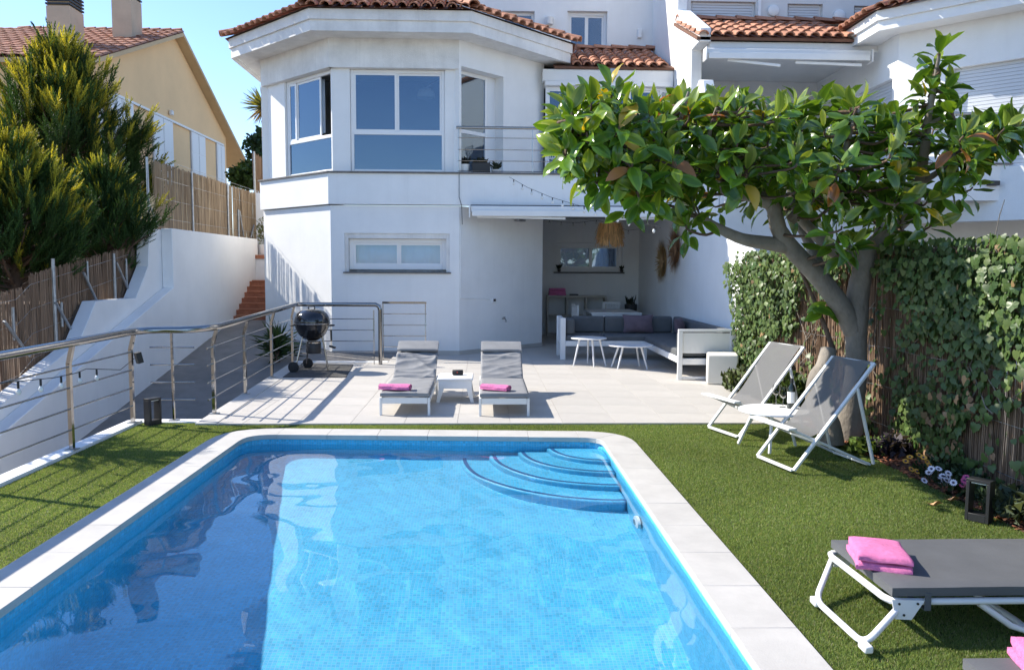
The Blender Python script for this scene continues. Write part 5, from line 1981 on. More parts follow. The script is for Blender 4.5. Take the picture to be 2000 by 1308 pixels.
def lounger(loc, label, seed, wr):
    t_ = thing('sun_lounger', label, 'sun lounger', loc, 0, 'sun loungers on the terrace')
    Wm = WM[t_.name]
    W_, Ls_, zf_ = .60, 1.98, .215
    def b_(mb, nm, mat, **k): return mb.xf(Wm).build(nm, mat, t_, **k)
    fm = MB()
    fm.box(-W_ / 2 + .033, W_ / 2 - .033, .0, .03, zf_ - .075, zf_ - .001)
    fm.box(-W_ / 2 + .033, W_ / 2 - .033, Ls_ - .03, Ls_, zf_ - .06, zf_ - .001)
    for sx in (-1, 1):
        x0 = sx * (W_ / 2 - .032)
        fm.box(min(x0, sx * W_ / 2), max(x0, sx * W_ / 2), .034, Ls_ - .0, zf_ - .06, zf_)
    for k in range(9):
        yy = .15 + k * .14
        fm.box(-W_ / 2 + .033, W_ / 2 - .033, yy, yy + .06, zf_ - .02, zf_ - .006)
    b_(fm, 'frame', 'alu', bevel=.004)
    for sx in (-1, 1):
        for yy in (.0, Ls_ - .45):
            m_ = MB().box(sx * W_ / 2 - (.03 if sx > 0 else 0), sx * W_ / 2 + (.03 if sx < 0 else 0), yy, yy + .034, 0, zf_ - .002 if yy == 0 else zf_ - .061)
            b_(m_, 'leg', 'alu', bevel=.003)
    hy, hz = 1.30, zf_ + .005
    by, bz = 2.02, .60
    fb = MB()
    for sx in (-1, 1):
        fb.bar((sx * .25, hy, hz), (sx * .25, by + .02, bz + .0), .03, .02)
    fb.bar((-.24, by, bz - .01), (.24, by, bz - .01), .02, .03)
    fb.bar((-.22, hy + .45, hz + .20), (-.22, hy + .62, zf_ - .04), .018, .018)
    fb.bar((.22, hy + .45, hz + .20), (.22, hy + .62, zf_ - .04), .018, .018)
    b_(fb, 'backrest_frame', 'alu')
    b_(fold_cushion([(-.01, zf_ + .003), (hy - .01, zf_ + .003)], W_ - .02, .062, seed, wr * .35, 40, 22), 'seat_cushion', 'cushion', smooth=80)
    b_(fold_cushion([(hy + .012, hz + .01), (by, bz + .01)], W_ - .03, .065, seed + 3, wr, 44, 30), 'back_cushion', 'cushion', smooth=80)
    b_(fold_cushion([(by - .20, bz - .03), (by + .02, bz + .075), (by + .055, bz + .03)], W_ - .03, .036, seed + 5, .004, 14, 12), 'headrest', 'cushion', smooth=80)
    return t_


p1, p2 = at(741.4, 811, Z=0), at(840, 811, Z=0)
lx1, ly1 = (p1.x + p2.x) / 2, (p1.y + p2.y) / 2
lounger((lx1, ly1, 0), 'white framed sun lounger with a creased grey cushion, left of the white side table', 11, .07)
p1, p2 = at(936, 812, Z=0), at(1034, 813, Z=0)
lx2, ly2 = (p1.x + p2.x) / 2, (p1.y + p2.y) / 2
lounger((lx2, ly2, 0), 'white framed sun lounger with a smooth grey cushion, right of the white side table', 23, .028)


def towel_roll(name, label, c, rz_, L_, r, group, tilt=0):
    """rolled terry towel: squashed spiral seen at the end"""
    t_ = thing(name, label, 'towel', c, rz_, group)
    Wm = WM[t_.name]
    m_ = MB()
    ns, nl = 26, 12
    rs = random.Random(int(c[0] * 1000))
    def fn(u, v):
        a = u * 2 * PI
        rr = r * (1 + .05 * math.sin(3 * a + v * 5) + .04 * math.sin(v * 17 + a))
        e = .90 if v in (0, 1) else 1
        return ((v - .5) * L_ + .006 * math.sin(a * 2), math.cos(a) * rr * 1.55 * e, r * .72 + math.sin(a) * rr * .72 * e)
    m_.grid(fn, ns, nl)
    m_.f.append(tuple(range(ns, -1, -1)))
    m_.f.append(tuple(nl * (ns + 1) + i for i in range(ns + 1)))
    m_.xf(Wm).build('roll', 'towel', t_, smooth=60)
    fl_ = MB()
    fl_.grid(lambda u, v: ((v - .5) * L_ * 1.01, -r * 1.57 * math.cos(u * 1.5) - .004, r * .72 + r * .74 * math.sin(u * 1.5 - .6)), 8, 6)
    fl_.xf(Wm).build('flap', 'towel', t_, smooth=60)
    sp_ = MB()
    for sx in (-1, 1):
        pts_ = [(sx * (L_ / 2 + .001), math.cos(a) * r * 1.5 * (.25 + .72 * a / 15), r * .72 + math.sin(a) * r * .70 * (.25 + .72 * a / 15)) for a in np.linspace(.5, 15, 40)]
        sp_.tube(pts_, .0045, 5)
    sp_.xf(Wm).build('edge_fold', 'towel', t_, smooth=60)
    return t_
q = at(773, 764, Z=.29)
towel_roll('rolled_towel', 'rolled pink towel on the left terrace lounger', (lx1 - .13, ly1 + .17, .278), R_(-9), .37, .052, 'pink towels')
towel_roll('rolled_towel', 'rolled pink towel on the right terrace lounger', (lx2 - .10, ly2 + .20, .278), R_(-26), .35, .050, 'pink towels')
# side table between the loungers
sx_, sy_ = (at(775, 787, Z=0).x + 0, 10.25)
xa, xb_ = at(854, 787, Z=0).x, at(923, 787, Z=0).x
st_ = thing('side_table', 'low white plastic side table between the two terrace loungers', 'table', ((xa + xb_) / 2, 10.5, 0))
hz = .315
tb_ = MB().box(xa - .005, xb_ + .005, 10.24, 10.78, hz - .03, hz)
tb_.build('table_top', 'plastic', st_, bevel=.012)
sk = MB()
for (x0, x1, y0, y1) in ((xa + .012, xb_ - .012, 10.255, 10.275), (xa + .012, xb_ - .012, 10.745, 10.765)):
    sk.box(x0, x1, y0, y1, hz - .135, hz - .031)
for (x0, x1) in ((xa + .012, xa + .03), (xb_ - .03, xb_ - .012)):
    sk.box(x0, x1, 10.276, 10.744, hz - .135, hz - .031)
sk.build('apron', 'plastic', st_)
for sx in (0, 1):
    for y0 in (10.25, 10.72):
        xo = xa if sx == 0 else xb_
        s_ = 1 if sx == 0 else -1
        ring_t = [(xo + s_ * .012, y0 + .005), (xo + s_ * .08, y0 + .005), (xo + s_ * .08, y0 + .05), (xo + s_ * .012, y0 + .05)]
        ring_b = [(xo - s_ * .015, y0 + .005), (xo + s_ * .025, y0 + .005), (xo + s_ * .025, y0 + .045), (xo - s_ * .015, y0 + .045)]
        MB().prism([(a, b__, 0) for a, b__ in ring_b], [(a, b__, hz - .136) for a, b__ in ring_t]).build('leg', 'plastic', st_)
pk3 = at(894, 728, Z=hz + .03)
spk = thing('portable_speaker', 'small black cylindrical portable speaker on the white side table', 'speaker', (pk3.x, pk3.y, hz))
MB().lathe([(.0, -.07), (.030, -.072), (.036, -.062), (.036, .062), (.030, .072), (.0, .07)], (pk3.x, pk3.y, hz + .037), 20, 'X').build('body', 'rubber', spk, smooth=50)
MB().lathe([(.0, .0), (.008, .0), (.008, -.002), (.0, -.002)], (pk3.x - .005, pk3.y - .0355, hz + .042), 14, 'Y').build('badge', 'red', spk)

# =================================================================== LOUNGE CORNER
so = thing('corner_sofa', 'white aluminium corner sofa with slate grey cushions under the porch', 'sofa', (2.5, 15, 0))
Ys0, Ys1 = 15.10, 15.92
sxl = at(1083, 690, Z=0.02).x
sxl = at(1100, 702, Z=0).x - .06
Wy0 = 12.34
Wx0, Wx1 = at(1324, 742, Z=0).x, 3.98
za = .80
fr_ = MB()
# left part along the back
for (x0, x1, y0, y1) in ((sxl, sxl + .10, Ys0, Ys0 + .07), (sxl, sxl + .10, Ys1 - .07, Ys1)):
    fr_.box(x0, x1, y0, y1, 0, za)
fr_.box(sxl + .02, sxl + .08, Ys0 + .071, Ys1 - .071, .30, za - .002)
fr_.box(sxl + .102, Wx0 + .1, Ys0 + .005, Ys0 + .055, .26, .36)
fr_.box(sxl + .102, Wx1, Ys1 - .05, Ys1 - .005, .28, za - .06)
fr_.box(sxl + .102, Wx1, Ys0 + .056, Ys1 - .052, .30, .33)
fr_.box(Wx0 + .02, Wx0 + .08, Ys0 + .0, Ys0 + .05, 0, .259)
# right wing towards the camera
fr_.box(Wx0, Wx0 + .07, Wy0, Wy0 + .06, 0, za - .04)
fr_.box(Wx1 - .09, Wx1, Wy0, Wy0 + .06, 0, za - .04)
fr_.box(Wx0, Wx1, Wy0 - .001, Wy0 + .061, za - .039, za)
fr_.box(Wx0 + .071, Wx1 - .091, Wy0 + .02, Wy0 + .045, .42, za - .06)
fr_.box(Wx0 + .071, Wx1 - .091, Wy0 + .004, Wy0 + .055, .24, .34)
fr_.box(Wx0 + .071, Wx1 - .091, Wy0 + .004, Wy0 + .055, .01, .05)
fr_.box(Wx0 + .005, Wx0 + .055, Wy0 + .061, Ys0 + .0, .26, .36)
fr_.box(Wx1 - .05, Wx1 - .002, Wy0 + .061, Ys1 - .052, .28, za - .02)
fr_.box(Wx0 + .056, Wx1 - .052, Wy0 + .061, Ys0 + .05, .30, .33)
fr_.build('frame', 'alu', so, bevel=.005)


def cushion(x0, x1, y0, y1, z0, z1, name, mat, parent, tilt=None, bev=.035):
    m_ = MB().box(x0, x1, y0, y1, z0, z1)
    if tilt: m_.xf(tilt)
    return m_.build(name, mat, parent, bevel=bev, bseg=3)


xm = (sxl + .11 + Wx0) / 2
cushion(sxl + .11, xm - .005, Ys0 + .02, Ys1 - .2, .34, .47, 'seat_cushion', 'cushion_dark', so)
cushion(xm + .005, Wx1 - .06, Ys0 + .02, Ys1 - .2, .34, .47, 'seat_cushion', 'cushion_dark', so)
cushion(sxl + .30, xm + .08, Ys1 - .22, Ys1 - .055, .475, .80, 'back_cushion', 'cushion_dark', so)
cushion(xm + .09, Wx1 - .22, Ys1 - .22, Ys1 - .055, .475, .80, 'back_cushion', 'cushion_dark', so)
cushion(sxl + .105, sxl + .29, Ys0 + .10, Ys1 - .23, .475, .78, 'arm_cushion', 'cushion_dark', so)
cushion(Wx0 + .02, Wx1 - .22, Wy0 + .20, Ys0 + .01, .34, .47, 'seat_cushion', 'cushion_dark', so)
cushion(Wx1 - .21, Wx1 - .055, Wy0 + .07, Ys0 + .6, .475, .80, 'back_cushion', 'cushion_dark', so)
cushion(Wx0 + .01, Wx1 - .22, Wy0 + .066, Wy0 + .19, .36, .74, 'arm_cushion', 'cushion_dark', so)


def pillow(label, c, w, h, th, rz_, rx_, group):
    m_ = MB()
    for s_ in (1, -1):
        m_.grid(lambda u, v: ((u - .5) * w * (1 - .10 * math.sin(v * PI) ** 1 * abs(2 * u - 1) ** 3), s_ * th * .5 * (math.sin(u * PI) * math.sin(v * PI)) ** .45 + .006 * math.sin(u * 17 + v * 9), (v - .5) * h * (1 - .08 * math.sin(u * PI) * abs(2 * v - 1) ** 3)), 14, 14)
    m_.xf(Matrix.Translation(c) @ Matrix.Rotation(rz_, 4, 'Z') @ Matrix.Rotation(rx_, 4, 'X'))
    o = m_.build('throw_pillow', 'pillow', None, smooth=70)
    return tag(o, label, 'pillow', group)
p = at(1246, 632, Y=Ys1 - .30)
pillow('wide mauve pillow leaning on the back of the corner sofa', (p.x, Ys1 - .31, .66), .62, .37, .15, 0, R_(-14), 'mauve pillows')
p = at(1344, 634, Y=14.3)
pillow('mauve pillow propped in the corner of the sofa wing by the wall', (Wx1 - .35, 14.55, .66), .42, .38, .15, R_(60), R_(-14), 'mauve pillows')
# white cube planter and cactus seen behind the wing
p = at(1312, 655, Y=16.25)
pot_plant('potted_cactus', 'small dark cactus in a white square pot behind the sofa', (p.x, 16.25, at(1312, 672, Y=16.25).z), .13, .28, 'white_pot', 0, .1, .1, (.03, .05, .03)) if False else None
pc_ = thing('potted_cactus', 'small dark cactus in a white square pot behind the sofa', 'potted plant', (p.x, 16.25, 0))
zt_p = at(1312, 643, Y=16.25).z
MB().box(p.x - .12, p.x + .12, 16.13, 16.37, 0, zt_p).build('planter', 'white_pot', pc_, bevel=.01)
MB().lathe([(.0, 0), (.05, 0), (.062, .06), (.055, .14), (.03, .19), (.0, .2)], (p.x + .04, 16.25, zt_p), 10).build('cactus', mk('cactus_green', (.03, .055, .03), .7, bump=(60, .01)), pc_, smooth=60)
# resin cube
cb_ = thing('cube_pouf', 'cream cube pouf standing in front of the sofa arm', 'pouf', (3.6, 11.9, 0))
ca, cbx = at(1393, 752, Z=0), at(1432, 752, Z=0)
cw = .46
mcx = Matrix.Translation((3.665, 12.02, 0)) @ Matrix.Rotation(R_(-14), 4, 'Z')
MB().box(-cw / 2, cw / 2, -cw / 2, cw / 2, .0, cw).xf(mcx).build('body', 'beige_cube', cb_, bevel=.03, bseg=4)


def coffee_table(c, rx, ry, h, legs, label, rz_=0):
    t_ = thing('coffee_table', label, 'table', c, rz_, 'white coffee tables')
    x, y, _ = c
    n_ = 36
    ring = [(x + rx * math.cos(2 * PI * k / n_), y + ry * math.sin(2 * PI * k / n_)) for k in range(n_)]
    MB().prism([(a, b__, h - .022) for a, b__ in ring], [(a, b__, h) for a, b__ in ring]).build('table_top', 'frame', t_, bevel=.006, smooth=40)
    for (dx, dy) in legs:
        MB().tube([(x + dx * .62, y + dy * .62, h - .023), (x + dx, y + dy, 0)], [.02, .013], 10).build('leg', 'frame', t_, smooth=60)
    return t_
p = at(1150, 659, Z=.50)
coffee_table((p.x, p.y, 0), .325, .32, .50, ((-.29, -.15), (.06, -.30), (.30, -.12), (.02, .28)), 'taller round white coffee table in front of the sofa')
p = at(1232, 673, Z=.41)
coffee_table((p.x, p.y, 0), .40, .33, .41, ((-.26, -.20), (-.32, .12), (.26, -.20), (.20, .20)), 'lower oval white coffee table beside the sofa wing')

# =================================================================== PORCH FURNITURE
px0, px1 = at(1068, 580, Y=20.55).x, at(1184, 580, Y=20.55).x
zs_ = at(1120, 577, Y=20.55).z
sh = thing('shelf_unit', 'pale wooden open shelf unit against the back wall of the porch', 'shelf', ((px0 + px1) / 2, 20.6, 0))
y0, y1 = 20.45, 20.86
MB().box(px0, px1, y0, y1, zs_ - .045, zs_).build('top', 'shelf', sh)
MB().box(px0, px1, y0, y1, .0, .045).build('bottom', 'shelf', sh)
for k in range(4):
    x = px0 + (px1 - px0 - .04) * k / 3
    MB().box(x, x + .04, y0 + .002, y1, .046, zs_ - .046).build('side_panel', 'shelf', sh)
for k in range(3):
    MB().box(px0 + .04 + (px1 - px0 - .04) * k / 3, px0 + (px1 - px0 - .04) * (k + 1) / 3, y0 + .01, y1, zs_ * .5 - .015, zs_ * .5 + .015).build('shelf_board', 'shelf', sh)
tw = thing('towel_stack', 'stack of folded pink towels on the porch shelf', 'towels', (px0 + .3, 20.6, zs_))
for k in range(3):
    MB().box(px0 + .05 + .01 * k, px0 + .50 - .01 * k, 20.48, 20.80, zs_ + .002 + k * .062, zs_ + .060 + k * .062).build('folded_towel', 'towel', tw, bevel=.022, bseg=3)
bx_ = MB().box(px0 + .6, px0 + .82, 20.55, 20.7, zs_ + .001, zs_ + .035)
tag(bx_.build('remote_box', 'dark', None, bevel=.005), 'small flat black box on the porch shelf beside the pink towels', 'box')
# dining table and chairs
ta_, tbx = at(1155, 600, Y=17.75), at(1254, 600, Y=17.75)
dt = thing('dining_table', 'white dining table behind the sofa in the porch', 'table', (ta_.x + .5, 18.2, 0))
zt_ = .76
MB().box(ta_.x, tbx.x, 17.72, 19.3, zt_ - .03, zt_).build('table_top', 'alu', dt, bevel=.005)
MB().box(ta_.x + .03, tbx.x - .03, 17.75, 17.80, zt_ - .12, zt_ - .031).build('apron', 'alu', dt)
for x in (ta_.x + .01, tbx.x - .08):
    for y in (17.74, 19.2):
        MB().box(x, x + .07, y, y + .07, 0, zt_ - .031).build('leg', 'alu', dt)


def dining_chair(loc, rz_, label):
    t_ = thing('dining_chair', label, 'chair', loc, rz_, 'white slatted dining chairs')
    Wm = WM[t_.name]
    MB().box(-.22, .22, -.22, .22, .42, .45).xf(Wm).build('seat', 'alu', t_, bevel=.006)
    for k in range(6):
        x = -.19 + k * .072
        MB().box(x, x + .05, .205, .23, .50, .86).xf(Wm).build('back_slat', 'alu', t_)
    MB().box(-.22, .22, .20, .235, .861, .91).xf(Wm).build('top_rail', 'alu', t_)
    for sx in (-.22, .18):
        MB().box(sx, sx + .04, -.22, -.18, 0, .419).xf(Wm).build('leg', 'alu', t_)
        MB().box(sx, sx + .04, .20, .24, 0, .419).xf(Wm).build('leg', 'alu', t_)
        MB().box(sx, sx + .04, .20, .235, .451, .860).xf(Wm).build('back_post', 'alu', t_)
p = at(1137, 600, Y=18.0)
dining_chair((p.x + .06, 18.05, 0), R_(100), 'white slatted chair at the near left corner of the dining table')
dining_chair((p.x + .10, 18.75, 0), R_(90), 'white slatted chair at the far left corner of the dining table')
dining_chair((tbx.x - .35, 19.75, 0), R_(0), 'white slatted chair at the far end of the dining table')
p = at(1236, 590, Y=19.9)
pot_plant('potted_plant', 'dark spiky plant in a dark pot in the back corner of the porch', (3.72, 20.0, 0), .16, .85, 'black_pot', 34, .1, .32, (.035, .045, .03), None, leafw=.02, upright=2.0)
for (px, lab, hh) in ((1092, 'small dark plant on the left end of the porch window sill', .16), (1214, 'small dark plant on the right end of the porch window sill', .13)):
    p = at(px, 531, Y=YBK - .02)
    pot_plant('potted_plant', lab, (p.x, YBK - .02, zp0 + .039), .05, .07, 'black_pot', 26, .06, hh, (.04, .05, .03), 'plants on the porch window sill')
# raffia pendant lamp
rp = at(1192, 457, Y=16.9)
rl_ = thing('raffia_lamp', 'shaggy straw pendant lamp hanging from the porch ceiling', 'lamp', (rp.x, 16.9, rp.z))
MB().tube([(rp.x, 16.9, 3.02), (rp.x, 16.9, rp.z + .22)], .006, 5).build('cord', 'soap', rl_)
mats, cols = [], []
for lv, (zz_, rr) in enumerate(((.22, .15), (.22, .24), (.10, .25), (-.02, .24))):
    for i in range(210):
        a = random.uniform(0, 6.28)
        q = Vector((rp.x + rr * math.cos(a) * random.uniform(.9, 1.05), 16.9 + rr * math.sin(a), rp.z + zz_ + random.uniform(-.02, .02)))
        d = Vector((math.cos(a) * random.uniform(.0, .25), math.sin(a) * .12, -1)) + rdir() * .12
        mats.append(frame_mat(q, d, (math.cos(a), math.sin(a), 0), 1, random.uniform(.18, .27), 1))
        cols.append(np.array([.56, .34, .155]) * random.uniform(.55, 1.3))
M['strawattr'] = mk_attr('raffia_strands', .85, .15, .2)
scatter('lamp_shade', [(-.007, 0, 0), (.007, 0, 0), (.005, 1, .03), (-.005, 1, .03)], [(0, 1, 2, 3)], 4, mats, cols, 'strawattr', rl_)
# woven wall discs
for (px, py, dpx, lab, fr0, colr) in ((1293, 511, 72, 'round woven straw disc with a pale rim on the porch side wall', .04, (.46, .33, .17)),
                                      (1319, 487, 66, 'round brown feathered disc on the porch side wall nearest the tree', .10, (.33, .19, .11))):
    p = at(px, py, X=XW - .03)
    R0 = dpx / 2 * p.y / F
    t_ = thing('wall_basket', lab, 'wall decoration', (XW, p.y, p.z), 0, 'woven wall discs')
    m_ = MB()
    m_.lathe([(R0 * .16, -.02), (R0 * .3, -.035), (R0 * .62, -.03), (R0 * .8, -.02), (R0 * .8, -.004), (R0 * .16, -.004)], (XW, p.y, p.z), 28, 'X')
    m_.build('woven_disc', 'straw' if colr[0] > .4 else 'straw_dark', t_, smooth=30)
    mats, cols = [], []
    for i in range(420):
        a = random.uniform(0, 6.28)
        r0 = R0 * random.uniform(.35, .80)
        q = (XW - .035 - .015 * random.random(), p.y + r0 * math.cos(a), p.z + r0 * math.sin(a))
        d = Vector((-.10 + random.uniform(-.15, .1), math.cos(a), math.sin(a))) + rdir() * .10
        mats.append(frame_mat(q, d, (-1, 0, 0), 1, random.uniform(.10, .20) + fr0, 1))
        cols.append(np.array(colr) * random.uniform(.55, 1.35))
    scatter('fringe', [(-.008, 0, 0), (.008, 0, 0), (.002, 1, .01), (-.002, 1, .01)], [(0, 1, 2, 3)], 4, mats, cols, 'strawattr', t_)
# string lights under the balcony and inside the porch
pp_ = [at(x, y, Y=yy) for x, y, yy in ((995, 346, 15.7), (1030, 366, 15.3), (1075, 385, 14.9), (1125, 400, 14.4), (1180, 413, 13.9), (1240, 432, 13.3), (1290, 445, 12.9))]
bulb_string('string_lights', 'black cable with clear bulbs sagging from the balcony to the tree', [tuple(q) for q in pp_], 14, tuple(pp_[0]), .045, 0, .026)
pp_ = [at(x, y, Y=20.4) for x, y in ((1062, 429, ), (1100, 434), (1130, 435), (1165, 430))] + [at(1200, 440, Y=20.2), at(1225, 450, Y=20), at(1262, 446, Y=19.8)]
bulb_string('string_lights', 'string of small bulbs under the porch ceiling behind the straw lamp', [tuple(q) for q in pp_], 9, tuple(pp_[0]), .03, 0, .028)

# =================================================================== DECK CHAIRS, TABLE, WINE
def deck_chair(loc, rz_, label):
    t_ = thing('deck_chair', label, 'deck chair', loc, rz_, 'folding deck chairs on the lawn')
    Wm = WM[t_.name]
    w = .28
    top = (.78, .93)
    ft = (.0, .015)
    t0 = .018; 
    bf = MB()
    for s_ in (-1, 1):
        bf.bar((ft[0], s_ * w, ft[1]), (top[0], s_ * w, top[1]), .022, .036, (0, 1, 0))
    bf.bar((ft[0], -w + .012, ft[1]), (ft[0], w - .012, ft[1]), .036, .022)
    bf.bar((top[0] - .002, -w + .012, top[1] - .004), (top[0] - .002, w - .012, top[1] - .004), .034, .022)
    bf.xf(Wm).build('back_frame', 'alu', t_, bevel=.003)
    sf_ = MB()
    w2 = w - .032
    fr_, re = (-.03, .375), (.80, .015)
    for s_ in (-1, 1):
        sf_.bar((fr_[0], s_ * w2, fr_[1]), (re[0], s_ * w2, re[1]), .022, .034, (0, 1, 0))
    sf_.bar((re[0], -w2 + .012, re[1]), (re[0], w2 - .012, re[1]), .034, .022)
    sf_.bar((.30, -w2 + .012, .23), (.30, w2 - .012, .23), .02, .02)
    sf_.xf(Wm).build('seat_frame', 'alu', t_, bevel=.003)
    MB().box(-.085, .0, -w - .03, w + .03, .372, .392).xf(Wm).build('front_bar', 'alu', t_, bevel=.004)
    for s_ in (-1, 1):
        MB().bar((.60, s_ * (w + .016), .715), (.80, s_ * (w + .016), .03), .018, .03, (0, 1, 0)).xf(Wm).build('strut', 'alu', t_, bevel=.002)
    sl_ = MB()
    P0, P1 = Vector((top[0] - .015, top[1] + .01)), Vector((-.02, .385))
    c1, c2 = Vector((.42, .52)), Vector((.28, .10))
    def fn(u, v):
        q = P0 * (1 - v) ** 3 + c1 * 3 * v * (1 - v) ** 2 + c2 * 3 * v * v * (1 - v) + P1 * v ** 3
        e = 1 - .05 * math.sin(v * PI)
        return (q.x, (u - .5) * 2 * (w - .03) * e, q.y - .006 * math.sin(u * PI) + .004)
    sl_.grid(fn, 8, 26)
    sl_.xf(Wm)
    so_ = sl_.build('sling', 'slingmesh', t_, smooth=179)
    return t_


ms = mk('sling_mesh_fabric', (.19, .19, .193), .75, var=(190, .3))
nt = ms.node_tree
tb2 = nt.nodes.new('ShaderNodeBsdfTranslucent'); tb2.inputs[0].default_value = (.22, .22, .22, 1)
tp2 = nt.nodes.new('ShaderNodeBsdfTransparent')
m1 = nt.nodes.new('ShaderNodeMixShader'); m1.inputs[0].default_value = .22
m2 = nt.nodes.new('ShaderNodeMixShader'); m2.inputs[0].default_value = .12
nt.links.new(nt.nodes['Principled BSDF'].outputs[0], m1.inputs[1]); nt.links.new(tb2.outputs[0], m1.inputs[2])
nt.links.new(m1.outputs[0], m2.inputs[1]); nt.links.new(tp2.outputs[0], m2.inputs[2])
nt.links.new(m2.outputs[0], nt.nodes['Material Output'].inputs['Surface'])
M['slingmesh'] = ms
pa, pb = at(1385, 838, Z=0), at(1441, 853, Z=0)
deck_chair(((pa.x + pb.x) / 2, (pa.y + pb.y) / 2, 0), R_(17), 'white deck chair with a grey mesh sling, left of the wine table')
pa, pb = at(1487, 893, Z=0), at(1542, 922, Z=0)
deck_chair(((pa.x + pb.x) / 2 + .0, (pa.y + pb.y) / 2, 0), R_(13), 'white deck chair with a grey mesh sling, in front of the tree trunk')
tc_ = at(1511, 799, Z=.385)
wt_ = thing('round_table', 'small round white table with wine between the deck chairs', 'table', (tc_.x, tc_.y, 0))
n_ = 40
ring = [(tc_.x + .335 * math.cos(2 * PI * k / n_), tc_.y + .335 * math.sin(2 * PI * k / n_)) for k in range(n_)]
MB().prism([(a, b__, .365) for a, b__ in ring], [(a, b__, .385) for a, b__ in ring]).build('table_top', 'frame', wt_, bevel=.005)
la, lb_ = at(1442, 866, Z=0), at(1503, 886, Z=0)
for (fx, fy) in ((la.x, la.y), (lb_.x, lb_.y), (tc_.x + .27, tc_.y + .1)):
    tx_, ty_ = tc_.x + (fx - tc_.x) * .55, tc_.y + (fy - tc_.y) * .55
    MB().bar((tx_, ty_, .364), (fx, fy, 0), .035, .022, (1, 0, 0)).build('leg', 'alu', wt_, bevel=.003)
bp_ = at(1545, 797, Z=.385)
bt = thing('wine_bottle', 'dark wine bottle with a white label on the round table', 'bottle', (bp_.x, bp_.y, .386))
MB().lathe([(.0, .0), (.036, .0), (.038, .01), (.038, .185), (.030, .215), (.015, .24), (.014, .29), (.0, .29)], (bp_.x, bp_.y, .386), 18).build('body', 'bottle', bt, smooth=50)
MB().lathe([(.0, .25), (.0155, .25), (.0155, .296), (.0, .297)], (bp_.x, bp_.y, .386), 14).build('capsule', 'dark', bt, smooth=50)
lbv, lbf = [], []
for k in range(13):
    a = R_(150 + k * 13)
    for z in (.055, .165):
        lbv.append((bp_.x + .0387 * math.cos(a), bp_.y + .0387 * math.sin(a), .386 + z))
for k in range(12):
    lbf.append((2 * k, 2 * k + 2, 2 * k + 3, 2 * k + 1))
MB().add(lbv, lbf).build('label', 'paper', bt, smooth=60)
for px, py, lab in ((1515, 789, 'empty wine glass on the round table, farther from the bottle'), (1529, 795, 'empty wine glass on the round table, beside the bottle')):
    g_ = at(px, py, Z=.385)
    o = MB().lathe([(.0, .0), (.034, .001), (.033, .004), (.005, .008), (.004, .085), (.02, .095), (.038, .125), (.040, .15), (.033, .20), (.0315, .20), (.0385, .15), (.0365, .127), (.018, .099), (.0, .094)], (g_.x, g_.y, .3855), 20).build('wine_glass', 'clear', None, smooth=60)
    tag(o, lab, 'wine glass', 'wine glasses')

